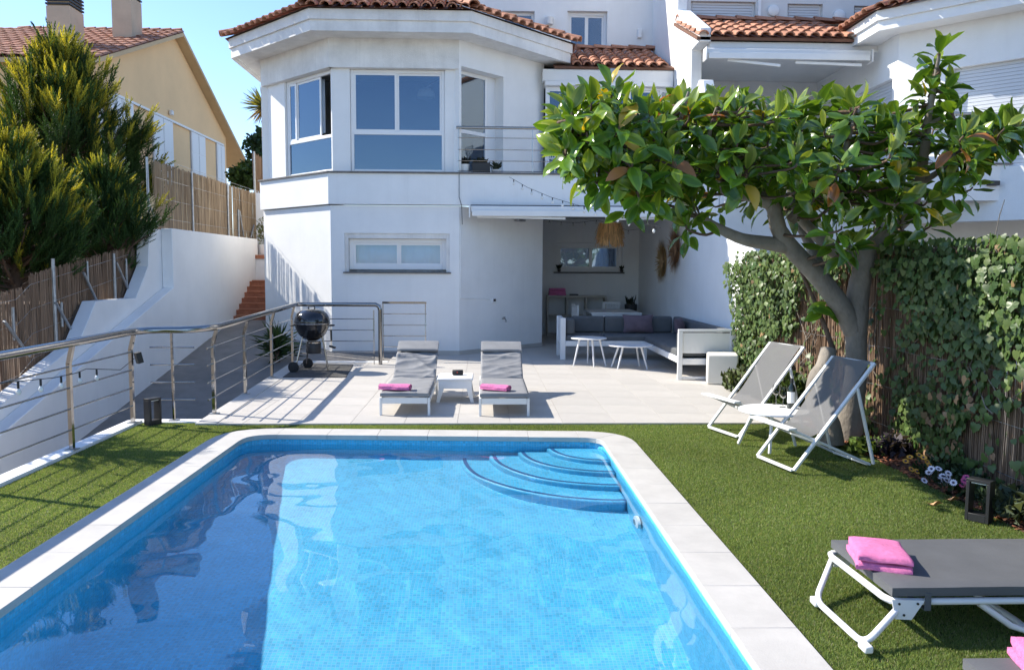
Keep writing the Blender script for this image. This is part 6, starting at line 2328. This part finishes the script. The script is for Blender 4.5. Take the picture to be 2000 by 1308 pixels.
# =================================================================== SUN BED IN THE RIGHT FOREGROUND
def sunbed(loc, label, dy, dx=0.0):
    t_ = thing('folding_sunbed', label, 'sun lounger', loc, 0, 'folding sunbeds on the lawn')
    x0 = 1.945 + dx
    yn, yf = 3.62 + dy, 4.24 + dy
    L_ = 1.95
    zr_ = .166
    r_ = .0175
    ring = [(x0 + L_, yn, zr_), (x0 + .06, yn, zr_), (x0 + .015, yn + .015, zr_), (x0, yn + .06, zr_), (x0 - .03, yf - .06, zr_ + .01), (x0 - .018, yf - .015, zr_ + .01), (x0 + .03, yf, zr_ + .01), (x0 + L_, yf, zr_)]
    MB().tube(ring, r_, 12).build('frame', 'frame', t_, smooth=60)
    a, b__ = (x0 + .05, yn, zr_ - .03), (x0 + .0, yf, zr_ - .02)
    fa, fb = Vector((1.765 + dx, 3.48 + dy, .02)), Vector((1.745 + dx, 3.98 + dy, .02))
    A0, B0 = Vector(a), Vector(b__)
    poly_ = [A0, fa, fb, B0]
    sm = [A0]
    for i in (1, 2):                             # straight tubes with rounded bends at the ground
        p0_, p1_, p2_ = poly_[i - 1], poly_[i], poly_[i + 1]
        s0, s1 = p1_ + (p0_ - p1_).normalized() * .085, p1_ + (p2_ - p1_).normalized() * .085
        for k in range(9):
            t = k / 8
            sm.append(s0 * (1 - t) ** 2 + p1_ * 2 * t * (1 - t) + s1 * t * t)
    sm.append(B0)
    MB().tube(sm, .0165, 12).build('leg', 'frame', t_, smooth=60)
    for q in (fa, fb):
        MB().bar(q + Vector((-.0, -.045, -.004)), q + Vector((.0, .03, -.004)), .042, .036).build('foot', 'plastic', t_, bevel=.008)
    for (yy, s_) in ((yn, -1), (yf, 1)):
        MB().prism([(x0 + .0, yy + s_ * .021, zr_ + .02), (x0 + .16, yy + s_ * .021, zr_ + .015), (x0 + .10, yy + s_ * .021, zr_ - .08), (x0 + .02, yy + s_ * .021, zr_ - .075)],
                   [(x0 + .0, yy + s_ * .026, zr_ + .02), (x0 + .16, yy + s_ * .026, zr_ + .015), (x0 + .10, yy + s_ * .026, zr_ - .08), (x0 + .02, yy + s_ * .026, zr_ - .075)]).build('bracket', 'frame', t_)
        for (bx2, bz2) in ((.035, -.0), (.125, .0), (.06, -.055)):
            MB().lathe([(.0, 0), (.006, 0), (.006, s_ * .004), (.0, s_ * .004)], (x0 + bx2, yy + s_ * .027, zr_ + bz2), 8, 'Y').build('rivet', 'dark', t_)
    m1_ = [(2.40, yn + .02, zr_ - .02), (2.55, yn + .0, .04), (2.63, yn - .02, .018), (2.65, yn + .1, .015), (2.65, yf - .1, .015), (2.63, yf - .02, .018), (2.44, yf - .02, zr_ - .02)]
    MB().tube(m1_, .0165, 10).build('leg', 'frame', t_, smooth=60)
    cs_ = fold_cushion([(0, 0), (L_ + .05, 0)], yf - yn + .05, .062, 5 + int(dy), .004, 44, 18)
    cs_.xf(Matrix.Translation((x0 + .0, (yn + yf) / 2 + .0, zr_ + .026)) @ Matrix.Rotation(R_(-90), 4, 'Z'))
    cs_.build('mattress', 'mattress', t_, smooth=70)
    MB().box(x0 + .16, x0 + .19, yn - .028, yn - .0225, zr_ - .03, zr_ + .05).build('strap', 'cushion_dark', t_)
    MB().box(x0 + .16, x0 + .19, yn - .028, yn + .3, zr_ - .035, zr_ - .0305).build('strap', 'cushion_dark', t_)
    return t_


M['mattress'] = mk('dark_grey_mattress_fabric', (.105, .107, .112), .62, var=(4, .14), bump=(130, .0012))
sunbed((1.86, 3.9, 0), 'white tube-framed folding sunbed with a dark grey mattress on the right lawn', 0)
c2_ = at(1882, 1290, Z=.235)
sunbed((1.86, 2.7, 0), 'second folding sunbed with grey mattress cut off by the bottom right corner', c2_.y - 4.26, c2_.x - 1.945)


def folded_towel(label, c, w, d, h, rz_, group):
    t_ = thing('folded_towel', label, 'towel', c, rz_, group)
    Wm = WM[t_.name]
    nl = 2
    for k in range(nl):
        m_ = MB()
        hh = h / nl
        ns = 22
        for s_ in (1, -1):
            def fn(u, v):
                ex = min(1, min(u, 1 - u) / .20)
                ey = min(1, min(v, 1 - v) / .16)
                e = .5 + .5 * max(0, (1 - (1 - ex) ** 2.4) * (1 - (1 - ey) ** 2.4)) ** .5
                puff = math.sin(u * PI) * math.sin(v * PI)
                wob = .004 * math.sin(u * 8 + k * 2) * math.sin(v * 6 + 1)
                z = k * hh * (1.0 + .16 * puff) + hh * .5 + s_ * hh * .5 * e * (1 + .25 * puff * (s_ > 0)) + wob
                return ((u - .5) * w * (1 - .03 * k) + .008 * math.sin(v * 5 + k), (v - .5) * d * (1 - .02 * k) + .008 * math.sin(u * 5), z + .002)
            m_.grid(fn, ns, ns)
        n1 = (ns + 1) ** 2
        rim = [(i, 0) for i in range(ns)] + [(ns, j) for j in range(ns)] + [(i, ns) for i in range(ns, 0, -1)] + [(0, j) for j in range(ns, 0, -1)]
        for q in range(len(rim)):
            a, b__ = rim[q], rim[(q + 1) % len(rim)]
            ia, ib = a[1] * (ns + 1) + a[0], b__[1] * (ns + 1) + b__[0]
            m_.f.append((ia, n1 + ia, n1 + ib, ib))
        m_.xf(Wm).build('towel_layer', 'towel', t_, smooth=80)
    return t_
q = at(1716, 1098, Z=.245)
folded_towel('folded pink towel on the near end of the large sunbed', (q.x, q.y, .240), .26, .31, .088, R_(-18), 'pink towels')
q = at(1953, 1292, Z=.245)
q = q + Vector((.15, -.13, 0))
folded_towel('folded pink towel on the sunbed cut off by the bottom right corner', (q.x, q.y, .240), .26, .31, .088, R_(-18), 'pink towels')

# =================================================================== RIGHT FENCE AND ITS IVY
XF = 4.14
fr3 = thing('reed_fence', 'brown reed screen along the right of the lawn, half buried in ivy', 'fence', (XF, 8, 0))
reed_panel('reeds', (XF, 2.0, 0), (XF, 12.28, 0), lambda y: -.05, lambda y: 1.93, fr3, 'reed_old', 150, .006, 2, .04)
reed_panel('reeds', (XF + .03, 2.0, 0), (XF + .03, 12.28, 0), lambda y: -.05, lambda y: 1.93, fr3, 'reed_old', 120, .006, 2, .04)
for k in range(5):
    MB().tube([(XF - .02, yy, .15 + .4 * k + .01 * math.sin(yy * 5)) for yy in np.linspace(2, 12.2, 30)], .003, 4).build('binding_wire', 'steel_dull', fr3)
for yy in (3.4, 5.6, 7.8, 10.0, 12.0):
    MB().tube([(XF + .06, yy, -.1), (XF + .06, yy, 1.9)], .025, 8).build('post', 'steel_dull', fr3)

# five-lobed ivy leaf, one polygon
ivt = [(0, .02, 0), (.24, -.12, -.02), (.52, .06, -.05), (.46, .28, -.01), (.46, .52, -.05), (.26, .66, -.01), (0, 1.0, -.09), (-.26, .66, -.01), (-.46, .52, -.05), (-.46, .28, -.01), (-.52, .06, -.05), (-.24, -.12, -.02)]
ivc = (0, .35, .03)
IV = [ivc] + ivt
IF = [(0, i + 1, (i + 1) % 12 + 1) for i in range(12)]


def gap(px, py):
    for (cx, cy, rx, ry) in ((1602, 640, 52, 92), (1560, 690, 26, 60), (1650, 720, 46, 120), (1716, 800, 24, 55), (1890, 850, 22, 45), (1945, 900, 50, 95), (1990, 830, 30, 60),
                             (1960, 960, 60, 55), (1760, 600, 22, 40), (1720, 660, 26, 60), (1690, 620, 60, 120)):
        if ((px - cx) / rx) ** 2 + ((py - cy) / ry) ** 2 < 1: return True
    return False


from mathutils import noise as mnoise
cand = []
tries = 0
while len(cand) < 11500 and tries < 80000:
    tries += 1
    y_ = 4.3 + (12.45 - 4.3) * random.random() ** 1.12
    z_ = random.uniform(.04, 2.03)
    px, py = proj((4.03, y_, z_))
    nz = mnoise.noise(Vector((y_ * 1.1, z_ * 1.3, 3.3)))
    pr = 1.0 if z_ > 1.25 + .35 * nz else (.62 + .9 * nz)
    if y_ > 9.6:
        pr = 1.0 if z_ > .75 + .3 * nz else .25
        if y_ > 11.3: pr = 1.0 if z_ > .35 else .6
        if z_ > 1.0 and y_ < 10.2: pr *= .8
    if 7.0 < y_ < 9.0 and z_ < .9: pr *= .75
    if gap(px, py): pr = min(pr, .05)
    if random.random() > pr: continue
    bulge = .05 + .16 * max(0, min(1, (z_ - 1.0) / .7)) + .08 * (nz + .4) + (.10 if y_ > 10.5 else 0)
    x_ = XF - .03 - max(.0, random.random() ** .7 * bulge)
    if z_ > 1.86: x_ = XF - random.uniform(-.12, .22)
    cand.append((x_, y_, z_))
ivy = thing('ivy', 'dense dark green ivy hanging over the reed screen beside the lawn', 'ivy', (XF, 8, 0))
ml, cl_, sc_ = [], [], []
for (x_, y_, z_) in cand:
    n_ = Vector((-1, random.uniform(-.7, .5), random.uniform(-.15, .75))).normalized()
    dn = Vector((random.uniform(-.25, .1), random.uniform(-.7, .7), -1 + random.uniform(-.2, .6)))
    s_ = random.uniform(.038, .082)
    if y_ < 6.6: s_ *= 1.1
    m_ = frame_mat((x_, y_, z_), dn, n_, s_, s_, s_)
    ml.append(m_)
    t = random.random()
    c = np.array([.042, .085, .022]) * (1 - t) + np.array([.11, .155, .042]) * t
    if random.random() < .012: c = np.array([.26, .17, .08])
    if z_ < .9 and y_ < 7 and random.random() < .14: c = np.array([.34, .20, .11])
    cl_.append(c * random.uniform(.7, 1.3))
    d = (Vector((x_, y_, z_)) - CAM).length
    px, py = proj((x_, y_, z_))
    vis = (s_ / d) * (1 if px < 2010 else 0) * (1 if x_ < XF - .06 - .1 * random.random() else .4)
    sc_.append(vis)
order = np.argsort(-np.array(sc_))
big = set(order[:290].tolist())
me = bpy.data.meshes.new('ivy_leaf_mesh')
me.from_pydata(IV, [], IF)
me.materials.append(M['ivy_single'])
me2 = bpy.data.meshes.new('ivy_leaf_dry_mesh'); me2.from_pydata(IV, [], IF); me2.materials.append(M['dryleaf'])
for i in big:
    inst('leaf', me2 if cl_[i][0] > .2 else me, m34_to_4(ml[i]), ivy)
keep = [i for i in range(len(ml)) if i not in big]
fo = scatter('foliage', IV, IF, 3, [ml[i] for i in keep], [cl_[i] for i in keep], 'ivyleaf', ivy)
fo['kind'] = 'stuff'
for k in range(26):
    y0 = random.uniform(4.8, 12); z0 = random.uniform(.2, 1.2)
    pts = [(XF - .035, y0, z0)]
    for j in range(6):
        q = pts[-1]
        pts.append((XF - .03 - random.random() * .05, q[1] + random.uniform(-.22, .22), q[2] + random.uniform(.03, .25)))
    MB().tube(pts, [.007, .006, .006, .005, .005, .004, .003], 5).build('vine', 'bark', ivy, smooth=80)

# =================================================================== RUBBER TREE
tb0 = at(1655, 856, Z=0)
ft = thing('rubber_tree', 'spreading rubber tree with large glossy leaves and a pale forked trunk by the fence', 'tree', (3.72, 8.0, 0))
def Q(px, py, y): return at(px, py, Y=y)


def smooth_path(pts, rs, n_=5):
    P_, R0_ = [], []
    pts = [Vector(p) for p in pts]
    for i in range(len(pts) - 1):
        p0, p1, p2, p3 = pts[max(0, i - 1)], pts[i], pts[i + 1], pts[min(len(pts) - 1, i + 2)]
        for k in range(n_):
            t = k / n_
            P_.append(.5 * ((2 * p1) + (p2 - p0) * t + (2 * p0 - 5 * p1 + 4 * p2 - p3) * t * t + (-p0 + 3 * p1 - 3 * p2 + p3) * t ** 3))
            R0_.append((rs[i] * (1 - t) + rs[i + 1] * t) * random.uniform(.96, 1.04))
    P_.append(pts[-1]); R0_.append(rs[-1])
    return P_, R0_


limb_pts = []
def limb(name, pts, rs, seg=14, mat='bark'):
    P_, R0_ = smooth_path(pts, rs)
    limb_pts.extend(P_)
    return MB().tube(P_, R0_, seg).build(name, mat, ft, smooth=80)


tp_, tr_ = smooth_path([Q(1652, 872, 8.0), Q(1662, 800, 8.0), Q(1672, 730, 8.0), Q(1672, 670, 8.0), Q(1672, 620, 8.0), Q(1678, 560, 8.0), Q(1688, 515, 8.0), Q(1692, 478, 8.02)],
                       [.17, .125, .108, .105, .12, .108, .098, .09])
MB().tube(tp_, tr_, 18).build('trunk', 'bark', ft, smooth=80)
limb('branch', [Q(1668, 645, 8.0), Q(1640, 595, 7.95), Q(1598, 540, 7.9), Q(1550, 490, 7.85), Q(1522, 450, 7.8), Q(1507, 400, 7.75), Q(1470, 383, 7.7), Q(1430, 376, 7.6), Q(1385, 352, 7.55), Q(1330, 335, 7.5)],
     [.105, .102, .095, .087, .08, .07, .062, .055, .046, .038])
limb('branch', [Q(1545, 482, 7.85), Q(1500, 475, 7.8), Q(1455, 468, 7.7), Q(1415, 452, 7.6), Q(1370, 425, 7.5)], [.08, .07, .058, .048, .03])
limb('branch', [Q(1690, 512, 8.05), Q(1640, 498, 8.1), Q(1598, 462, 8.2), Q(1560, 420, 8.3), Q(1540, 360, 8.4)], [.085, .07, .06, .05, .03])
limb('branch', [Q(1686, 500, 8.02), Q(1722, 462, 8.0), Q(1765, 432, 7.9), Q(1790, 380, 7.8), Q(1805, 300, 7.7), Q(1812, 235, 7.6), Q(1826, 160, 7.55), Q(1834, 105, 7.5)], [.10, .075, .062, .055, .045, .036, .022, .012])
limb('branch', [Q(1330, 335, 7.5), Q(1270, 310, 7.35), Q(1200, 290, 7.2), Q(1140, 262, 7.1), Q(1090, 240, 7.05)], [.04, .033, .028, .02, .012])
limb('branch', [Q(1505, 400, 7.75), Q(1500, 350, 7.7), Q(1480, 290, 7.6), Q(1460, 230, 7.5)], [.055, .045, .03, .016])
limb('branch', [Q(1545, 430, 7.9), Q(1590, 380, 7.7), Q(1640, 330, 7.5), Q(1660, 260, 7.4), Q(1680, 210, 7.4)], [.055, .045, .035, .025, .014])
limb('branch', [Q(1795, 360, 7.8), Q(1840, 330, 7.6), Q(1890, 280, 7.5), Q(1945, 255, 7.4), Q(1985, 250, 7.3)], [.035, .026, .02, .016, .01])
limb('branch', [Q(1808, 245, 7.6), Q(1835, 232, 7.55), Q(1858, 218, 7.5)], [.02, .016, .008])
limb('branch', [Q(1340, 340, 7.5), Q(1320, 290, 7.4), Q(1330, 230, 7.3), Q(1345, 180, 7.3)], [.035, .028, .02, .012])
limb('branch', [Q(1420, 378, 7.6), Q(1400, 330, 7.4), Q(1385, 270, 7.2), Q(1400, 210, 7.1)], [.04, .03, .022, .012])
limb('branch', [Q(1700, 500, 8.0), Q(1720, 430, 8.5), Q(1700, 340, 8.9), Q(1690, 260, 9.1)], [.06, .045, .03, .015])
limb('branch', [Q(1600, 520, 7.95), Q(1560, 440, 8.7), Q(1480, 360, 9.0), Q(1400, 300, 9.1), Q(1300, 260, 9.0)], [.06, .045, .035, .025, .012])
# scars and cut ends
MB().tube([Q(1692, 480, 8.02), Q(1692, 471, 8.02)], [.112, .09], 14).build('cut_end', 'straw', ft, smooth=50)
# old stump leaning against it, with a cut sprouting stick
sp0, sr = smooth_path([Q(1622, 868, 7.72), Q(1618, 830, 7.75), Q(1596, 790, 7.8), Q(1596, 745, 7.8), Q(1612, 712, 7.85), Q(1618, 682, 7.9)], [.14, .115, .105, .10, .085, .08])
MB().tube(sp0, sr, 14).build('stump', 'bark', ft, smooth=80)
MB().tube([Q(1630, 690, 7.9), Q(1612, 640, 7.95), Q(1592, 590, 8.0), Q(1560, 520, 8.1), Q(1545, 490, 8.2)], [.03, .026, .022, .02, .012], 8).build('shoot', 'bark_dark', ft, smooth=80)

ys_st = [0, .12, .32, .56, .80, .93, 1.0]
ws_st = [.012, .11, .20, .228, .165, .066, .006]
def leaf_mesh(droop, fold, curl, wave):
    """one large leaf: midrib bending down, halves folded up, tip curling"""
    V_ = []
    for y_, w_ in zip(ys_st, ws_st):
        dz = droop * y_ ** 2 + curl * y_ ** 4
        for q in (-1, -.5, 0, .5, 1):
            V_.append((q * w_ + .02 * math.sin(y_ * 3) * wave, y_ - .12 * max(0, -dz) * y_, dz + fold * abs(q) ** 1.3 * w_ + wave * .022 * math.sin(y_ * 9 + q * 2) * abs(q)))
    return V_


FVS = [leaf_mesh(-.16, .26, 0, .3), leaf_mesh(-.34, .10, -.10, 1.0), leaf_mesh(.05, .42, -.22, .6), leaf_mesh(-.10, -.12, .10, 1.2), leaf_mesh(-.26, .34, -.30, .2)]
FF = []
for i in range(len(ys_st) - 1):
    for j in range(4):
        FF.append((5 * i + j, 5 * i + j + 1, 5 * i + j + 6, 5 * i + j + 5))
FT = [((1.35, 1.25, 1.1) if j in (0, 3) else (.88, .92, .85)) for i in range(len(ys_st) - 1) for j in range(4)]


def interp(tab, x):
    for (xa, ya), (xb_, yb_) in zip(tab, tab[1:]):
        if xa <= x <= xb_: return ya + (yb_ - ya) * (x - xa) / (xb_ - xa)
    return tab[0][1] if x < tab[0][0] else tab[-1][1]


top_t = [(1065, 250), (1090, 220), (1115, 200), (1150, 185), (1195, 170), (1240, 195), (1300, 192), (1345, 190), (1420, 195), (1480, 192), (1525, 205), (1570, 192), (1640, 190), (1660, 195), (1700, 210), (1760, 205), (1800, 215), (1850, 245), (1900, 255), (1950, 235), (1990, 240)]
bot_t = [(1065, 285), (1095, 330), (1130, 360), (1180, 372), (1225, 392), (1270, 405), (1330, 425), (1370, 430), (1400, 415), (1440, 420), (1500, 430), (1560, 430), (1610, 445), (1660, 478), (1720, 462), (1760, 440), (1810, 425), (1850, 400), (1890, 345), (1930, 290), (1990, 265)]
ros = []
# outer shell rosettes seen in the photograph's outline plus fill through the depth of the crown
tries = 0
while len(ros) < 255 and tries < 20000:
    tries += 1
    px = random.uniform(1098, 1900) if random.random() < .93 else random.uniform(1880, 1985)
    a, b__ = interp(top_t, px), interp(bot_t, px)
    f = random.random()
    if random.random() < .35: f = f ** 2.2
    py = a + 14 + (b__ - a - 34) * f
    y_ = random.triangular(6.55, 9.5, 7.4)
    if px < 1250: y_ = random.uniform(6.6, 8.0)
    if px > 1780: y_ = random.uniform(6.9, 8.2)
    if px > 1770 and random.random() < .6: continue
    if px > 1690 and py > 340 and random.random() < .4: continue
    if y_ < 8.0 and any(((px - cx) / rx) ** 2 + ((py - cy) / ry) ** 2 < 1 for cx, cy, rx, ry in ((1420, 368, 110, 32), (1525, 425, 48, 70), (1600, 470, 70, 30), (1760, 440, 36, 30))): continue
    q = Q(px, py, y_)
    if any((q - r_).length < .15 for r_ in ros): continue
    ros.append(q)
for (px, py, y_) in ((1836, 98, 7.5), (1826, 135, 7.55), (1822, 175, 7.6), (1805, 195, 7.6), (1850, 172, 7.55), (1862, 214, 7.5), (1985, 245, 7.3), (1960, 262, 7.35), (1930, 275, 7.4), (1885, 300, 7.5),
                     (1195, 172, 7.0), (1102, 250, 7.05), (1115, 285, 7.0), (1140, 330, 7.0), (1160, 350, 7.0), (1128, 212, 7.1), (1340, 440, 7.3), (1225, 395, 7.0),
                     (1760, 430, 7.6), (1745, 355, 7.2), (1750, 390, 7.2), (1870, 330, 7.4), (1900, 365, 7.4), (1660, 480, 7.4), (1640, 470, 7.5), (1820, 440, 7.5)):
    ros.append(Q(px, py, y_))
tw_ = MB()
lm, lcx, lsc = [], [], []
cen = Q(1480, 420, 7.9)
for q in ros:
    near = min(limb_pts, key=lambda p: (p - q).length + (.25 if p.z > q.z else 0))
    axis = (q - near)
    if axis.length < .05: axis = Vector((0, 0, 1))
    axis.normalize()
    axis = (axis * .6 + Vector((0, 0, .75)) + (q - cen).normalized() * .35 + rdir() * .25).normalized()
    mid = near.lerp(q, .55) + rdir() * .05 - Vector((0, 0, .05))
    P_, R0_ = smooth_path([near, mid, q - axis * .06, q], [.017, .013, .010, .007], 3)
    tw_.tube(P_, R0_, 6, cap=False)
    nl_ = random.randint(8, 12)
    ref = axis.orthogonal().normalized(); bn = axis.cross(ref)
    for k in range(nl_):
        f = k / nl_
        az_ = k * 2.399 + random.uniform(-.3, .3)
        el_ = R_(18 + 88 * f + random.uniform(-12, 12))       # young leaves upright, old ones hang
        d = axis * math.cos(el_) + (ref * math.cos(az_) + bn * math.sin(az_)) * math.sin(el_)
        d = (d + Vector((0, 0, -.65 * f))).normalized()
        pos = q - axis * (.16 * f) + d * .035
        L_ = random.triangular(.13, .30, .23) * (.72 + .32 * math.sin(min(1, f + .25) * PI * .75))
        upv = axis + rdir() * .35
        m_ = frame_mat(pos, d, upv, L_ * random.uniform(.92, 1.12), L_, L_)
        lm.append(m_)
        t = random.random()
        c = np.array([.055, .12, .014]) * (1 - t) + np.array([.10, .19, .022]) * t
        if f < .12: c = np.array([.17, .235, .04])
        if random.random() < .018: c = np.array([.42, .30, .02])
        elif random.random() < .018: c = np.array([.30, .12, .035])
        lcx.append(c * random.uniform(.8, 1.2))
        dcam = (pos - CAM).length
        lsc.append(L_ / dcam ** 2.2 * (1.0 if f > .1 else .8))
tw_.build('twigs', 'bark_dark', ft, smooth=80)['kind'] = 'stuff'
order = np.argsort(-np.array(lsc))
big = set(order[:295].tolist())
myel = mk('yellowing_leaf', (.45, .30, .03), .4, objrand=.2)
mrus = mk('rusty_leaf', (.32, .14, .04), .4, objrand=.2)
lmes = []
for FV_ in FVS:
    tri = []
    for mm in (M['ficus_single'], myel, mrus):
        me_ = bpy.data.meshes.new('rubber_leaf_mesh'); me_.from_pydata(FV_, [], FF); me_.materials.append(mm); me_.shade_smooth()
        ea_ = me_.attributes.new('edge', 'FLOAT_COLOR', 'FACE')
        ea_.data.foreach_set('color', np.array([(*c, 1) for c in FT], np.float32).reshape(-1))
        tri.append(me_)
    lmes.append(tri)
for i in big:
    c = lcx[i]
    inst('leaf', lmes[i % 5][1 if c[0] > .33 else 2 if c[0] > .22 else 0], m34_to_4(lm[i]), ft)
keep = [i for i in range(len(lm)) if i not in big]
for g_ in range(5):
    kg = [i for i in keep if i % 5 == g_]
    fo = scatter('leaves', FVS[g_], FF, 4, [lm[i] for i in kg], [lcx[i] for i in kg], 'ficusleaf', ft, smooth=True, ftone=FT)
    fo['kind'] = 'stuff'
# sapling leaves on the shoot
for (px, py) in ((1585, 600), (1605, 612), (1575, 612), (1612, 598)):
    q = Q(px, py, 7.95)
    d = (Vector((random.uniform(-1, 1), random.uniform(-.6, 0), random.uniform(-.9, .3)))).normalized()
    inst('leaf', lmes[1][0], m34_to_4(frame_mat(q, d, (0, -1, .6), .24, .22, .22)), ft)

# =================================================================== PLANTS IN THE BED
def tuft(name, label, loc, n_, h, spread, col, w=.006, upright=1.0, group=None, tip=None):
    t_ = thing(name, label, 'plant', loc, 0, group)
    mats, cols = [], []
    x, y, z = loc
    for i in range(n_):
        a = random.uniform(0, 6.28); r = spread * math.sqrt(random.random())
        hh = random.random()
        d = Vector((math.cos(a) * .8, math.sin(a) * .8, upright + random.uniform(-.2, .8)))
        p_ = (x + r * math.cos(a), y + r * math.sin(a), z + h * hh * (1 - .5 * r / spread))
        L_ = random.uniform(.5, 1.1) * min(h, .09 + .25 * h * .3)
        mats.append(frame_mat(p_, d, rdir(), 1, L_, 1))
        cols.append(np.array(tip if tip is not None and random.random() < .25 else col) * random.uniform(.6, 1.45))
    scatter('foliage', [(-w, 0, 0), (w, 0, 0), (w * 1.3, .55, .05), (0, 1, 0), (-w * 1.3, .55, .05)], [(0, 1, 2, 3, 4)], 5, mats, cols, 'bush', t_)
    st_ = MB()
    for i in range(9):
        a = random.uniform(0, 6.28); r = spread * .7 * random.random()
        st_.tube([(x, y, z - .02), (x + r * math.cos(a), y + r * math.sin(a), z + h * .8)], .003, 4)
    st_.build('stems', 'bark_dark', t_)
    return t_


def Bed(px, py): return at(px, py, Z=.03)
p = Bed(1441, 768)
tuft('rosemary_plant', 'wispy grey-green rosemary bush between the cream cube and the left deck chair', (3.72, 11.15, 0), 620, .36, .26, (.115, .15, .07), .0035, 1.6, None, (.2, .2, .15))
p = Bed(1700, 880)
tuft('succulent_plant', 'bright green low succulent at the foot of the tree trunk', (p.x, p.y, .02), 260, .10, .16, (.115, .18, .05), .011, .7)
p = Bed(1735, 885)
tuft('bedding_plant', 'purple-grey leafy plant in the shaded bed beside the succulent', (p.x + .02, p.y, .02), 200, .16, .14, (.06, .05, .065), .010, .8)
p = Bed(1560, 800)
tuft('bedding_plant', 'leafy green shrub in the bed behind the wine bottle', (3.75, 9.6, .02), 420, .52, .24, (.05, .085, .03), .014, .6)
p = Bed(1540, 740)
tuft('bedding_plant', 'tall green shrub against the fence behind the left deck chair', (3.9, 10.5, .02), 420, .62, .26, (.055, .095, .03), .014, .6)
p = Bed(1970, 1005)
tuft('bedding_plant', 'grey-green low plant beside the right bollard light', (p.x + .05, p.y, .02), 330, .18, .17, (.10, .13, .085), .008, .7)


def daisy_plant(label, locs, petal, cx, group):
    x0, y0 = cx
    t_ = thing('daisy_plant', label, 'flowers', (x0, y0, 0), 0, group)
    mats, cols = [], []
    for i in range(240):
        a = random.uniform(0, 6.28); r = .24 * math.sqrt(random.random())
        mats.append(frame_mat((x0 + r * math.cos(a) * .8, y0 + r * math.sin(a), .02 + random.random() * .10), rdir() + Vector((0, 0, .7)), rdir(), 1, random.uniform(.04, .08), 1))
        cols.append(np.array([.035, .06, .022]) * random.uniform(.6, 1.4))
    scatter('foliage', [(-.007, 0, 0), (.007, 0, 0), (.009, .6, .03), (0, 1, 0), (-.009, .6, .03)], [(0, 1, 2, 3, 4)], 5, mats, cols, 'bush', t_)
    for (px, py) in locs:
        q = at(px, py, X=x0 - .20 + random.uniform(-.05, .05))
        nd = Vector((random.uniform(-.9, .5), -1 + random.uniform(-.2, .5), random.uniform(.3, 1.6))).normalized()
        u_ = nd.orthogonal().normalized(); v_ = nd.cross(u_)
        fm_ = MB()
        for k in range(12):
            a = 2 * PI * k / 12
            d = u_ * math.cos(a) + v_ * math.sin(a)
            s_ = u_ * -math.sin(a) + v_ * math.cos(a)
            fm_.add([q + d * .007, q + d * .020 + s_ * .0062 + nd * .003, q + d * .030 + nd * .001, q + d * .020 - s_ * .0062 + nd * .003], [(0, 1, 2, 3)])
        fo_ = fm_.build('flower', petal, t_)
        em = MB()
        em.add([q + (u_ * math.cos(2 * PI * k / 8) + v_ * math.sin(2 * PI * k / 8)) * .009 + nd * .003 for k in range(8)] + [q + nd * .008], [(k, (k + 1) % 8, 8) for k in range(8)])
        em.build('flower_eye', 'flower_eye', fo_)
        MB().tube([q - nd * .002, (q.x + .01, q.y + .02, max(.03, q.z - .09))], .002, 4).build('stalk', 'bark_dark', fo_)
    return t_


q = Bed(1790, 920)
daisy_plant('low daisy plant with orange-yellow flowers in the shade of the ivy', [(1777, 892), (1795, 888), (1804, 893), (1811, 902), (1780, 916), (1791, 920), (1815, 908), (1769, 900)], 'petal_yellow', (3.82, 6.35), 'daisies in the bed')
q = Bed(1845, 945)
daisy_plant('daisy plant with white and pale violet flowers beside the right bollard light', [(1819, 915), (1833, 915), (1814, 922), (1841, 929), (1852, 924), (1852, 931), (1835, 937), (1848, 937), (1862, 942), (1805, 938)], 'petal_white', (3.80, 5.95), 'daisies in the bed')
daisy_plant('small plant with pink flowers just behind the right bollard light', [(1884, 938), (1889, 943), (1880, 945), (1887, 932)], 'petal_pink', (3.85, 5.62), 'daisies in the bed')
# dry leaves on the ground
for (px, py, lab) in ((1980, 968, 'curled dry leaf on the soil in the right corner of the bed'), (1860, 973, 'dry leaf at the edge of the bed below the white daisies'), (1826, 982, 'small dry leaf lying on the lawn below the white daisies')):
    p = Bed(px, py)
    o = MB().grid(lambda u, v: (p.x + (u - .5) * .11 * (1 - .6 * abs(v - .5)), p.y + (v - .5) * .09, .03 + .03 * math.sin(u * PI) * math.cos(v * 4)), 6, 6).build('dry_leaf', 'dryleaf', None, smooth=179)
    tag(o, lab, 'leaf', 'fallen dry leaves')
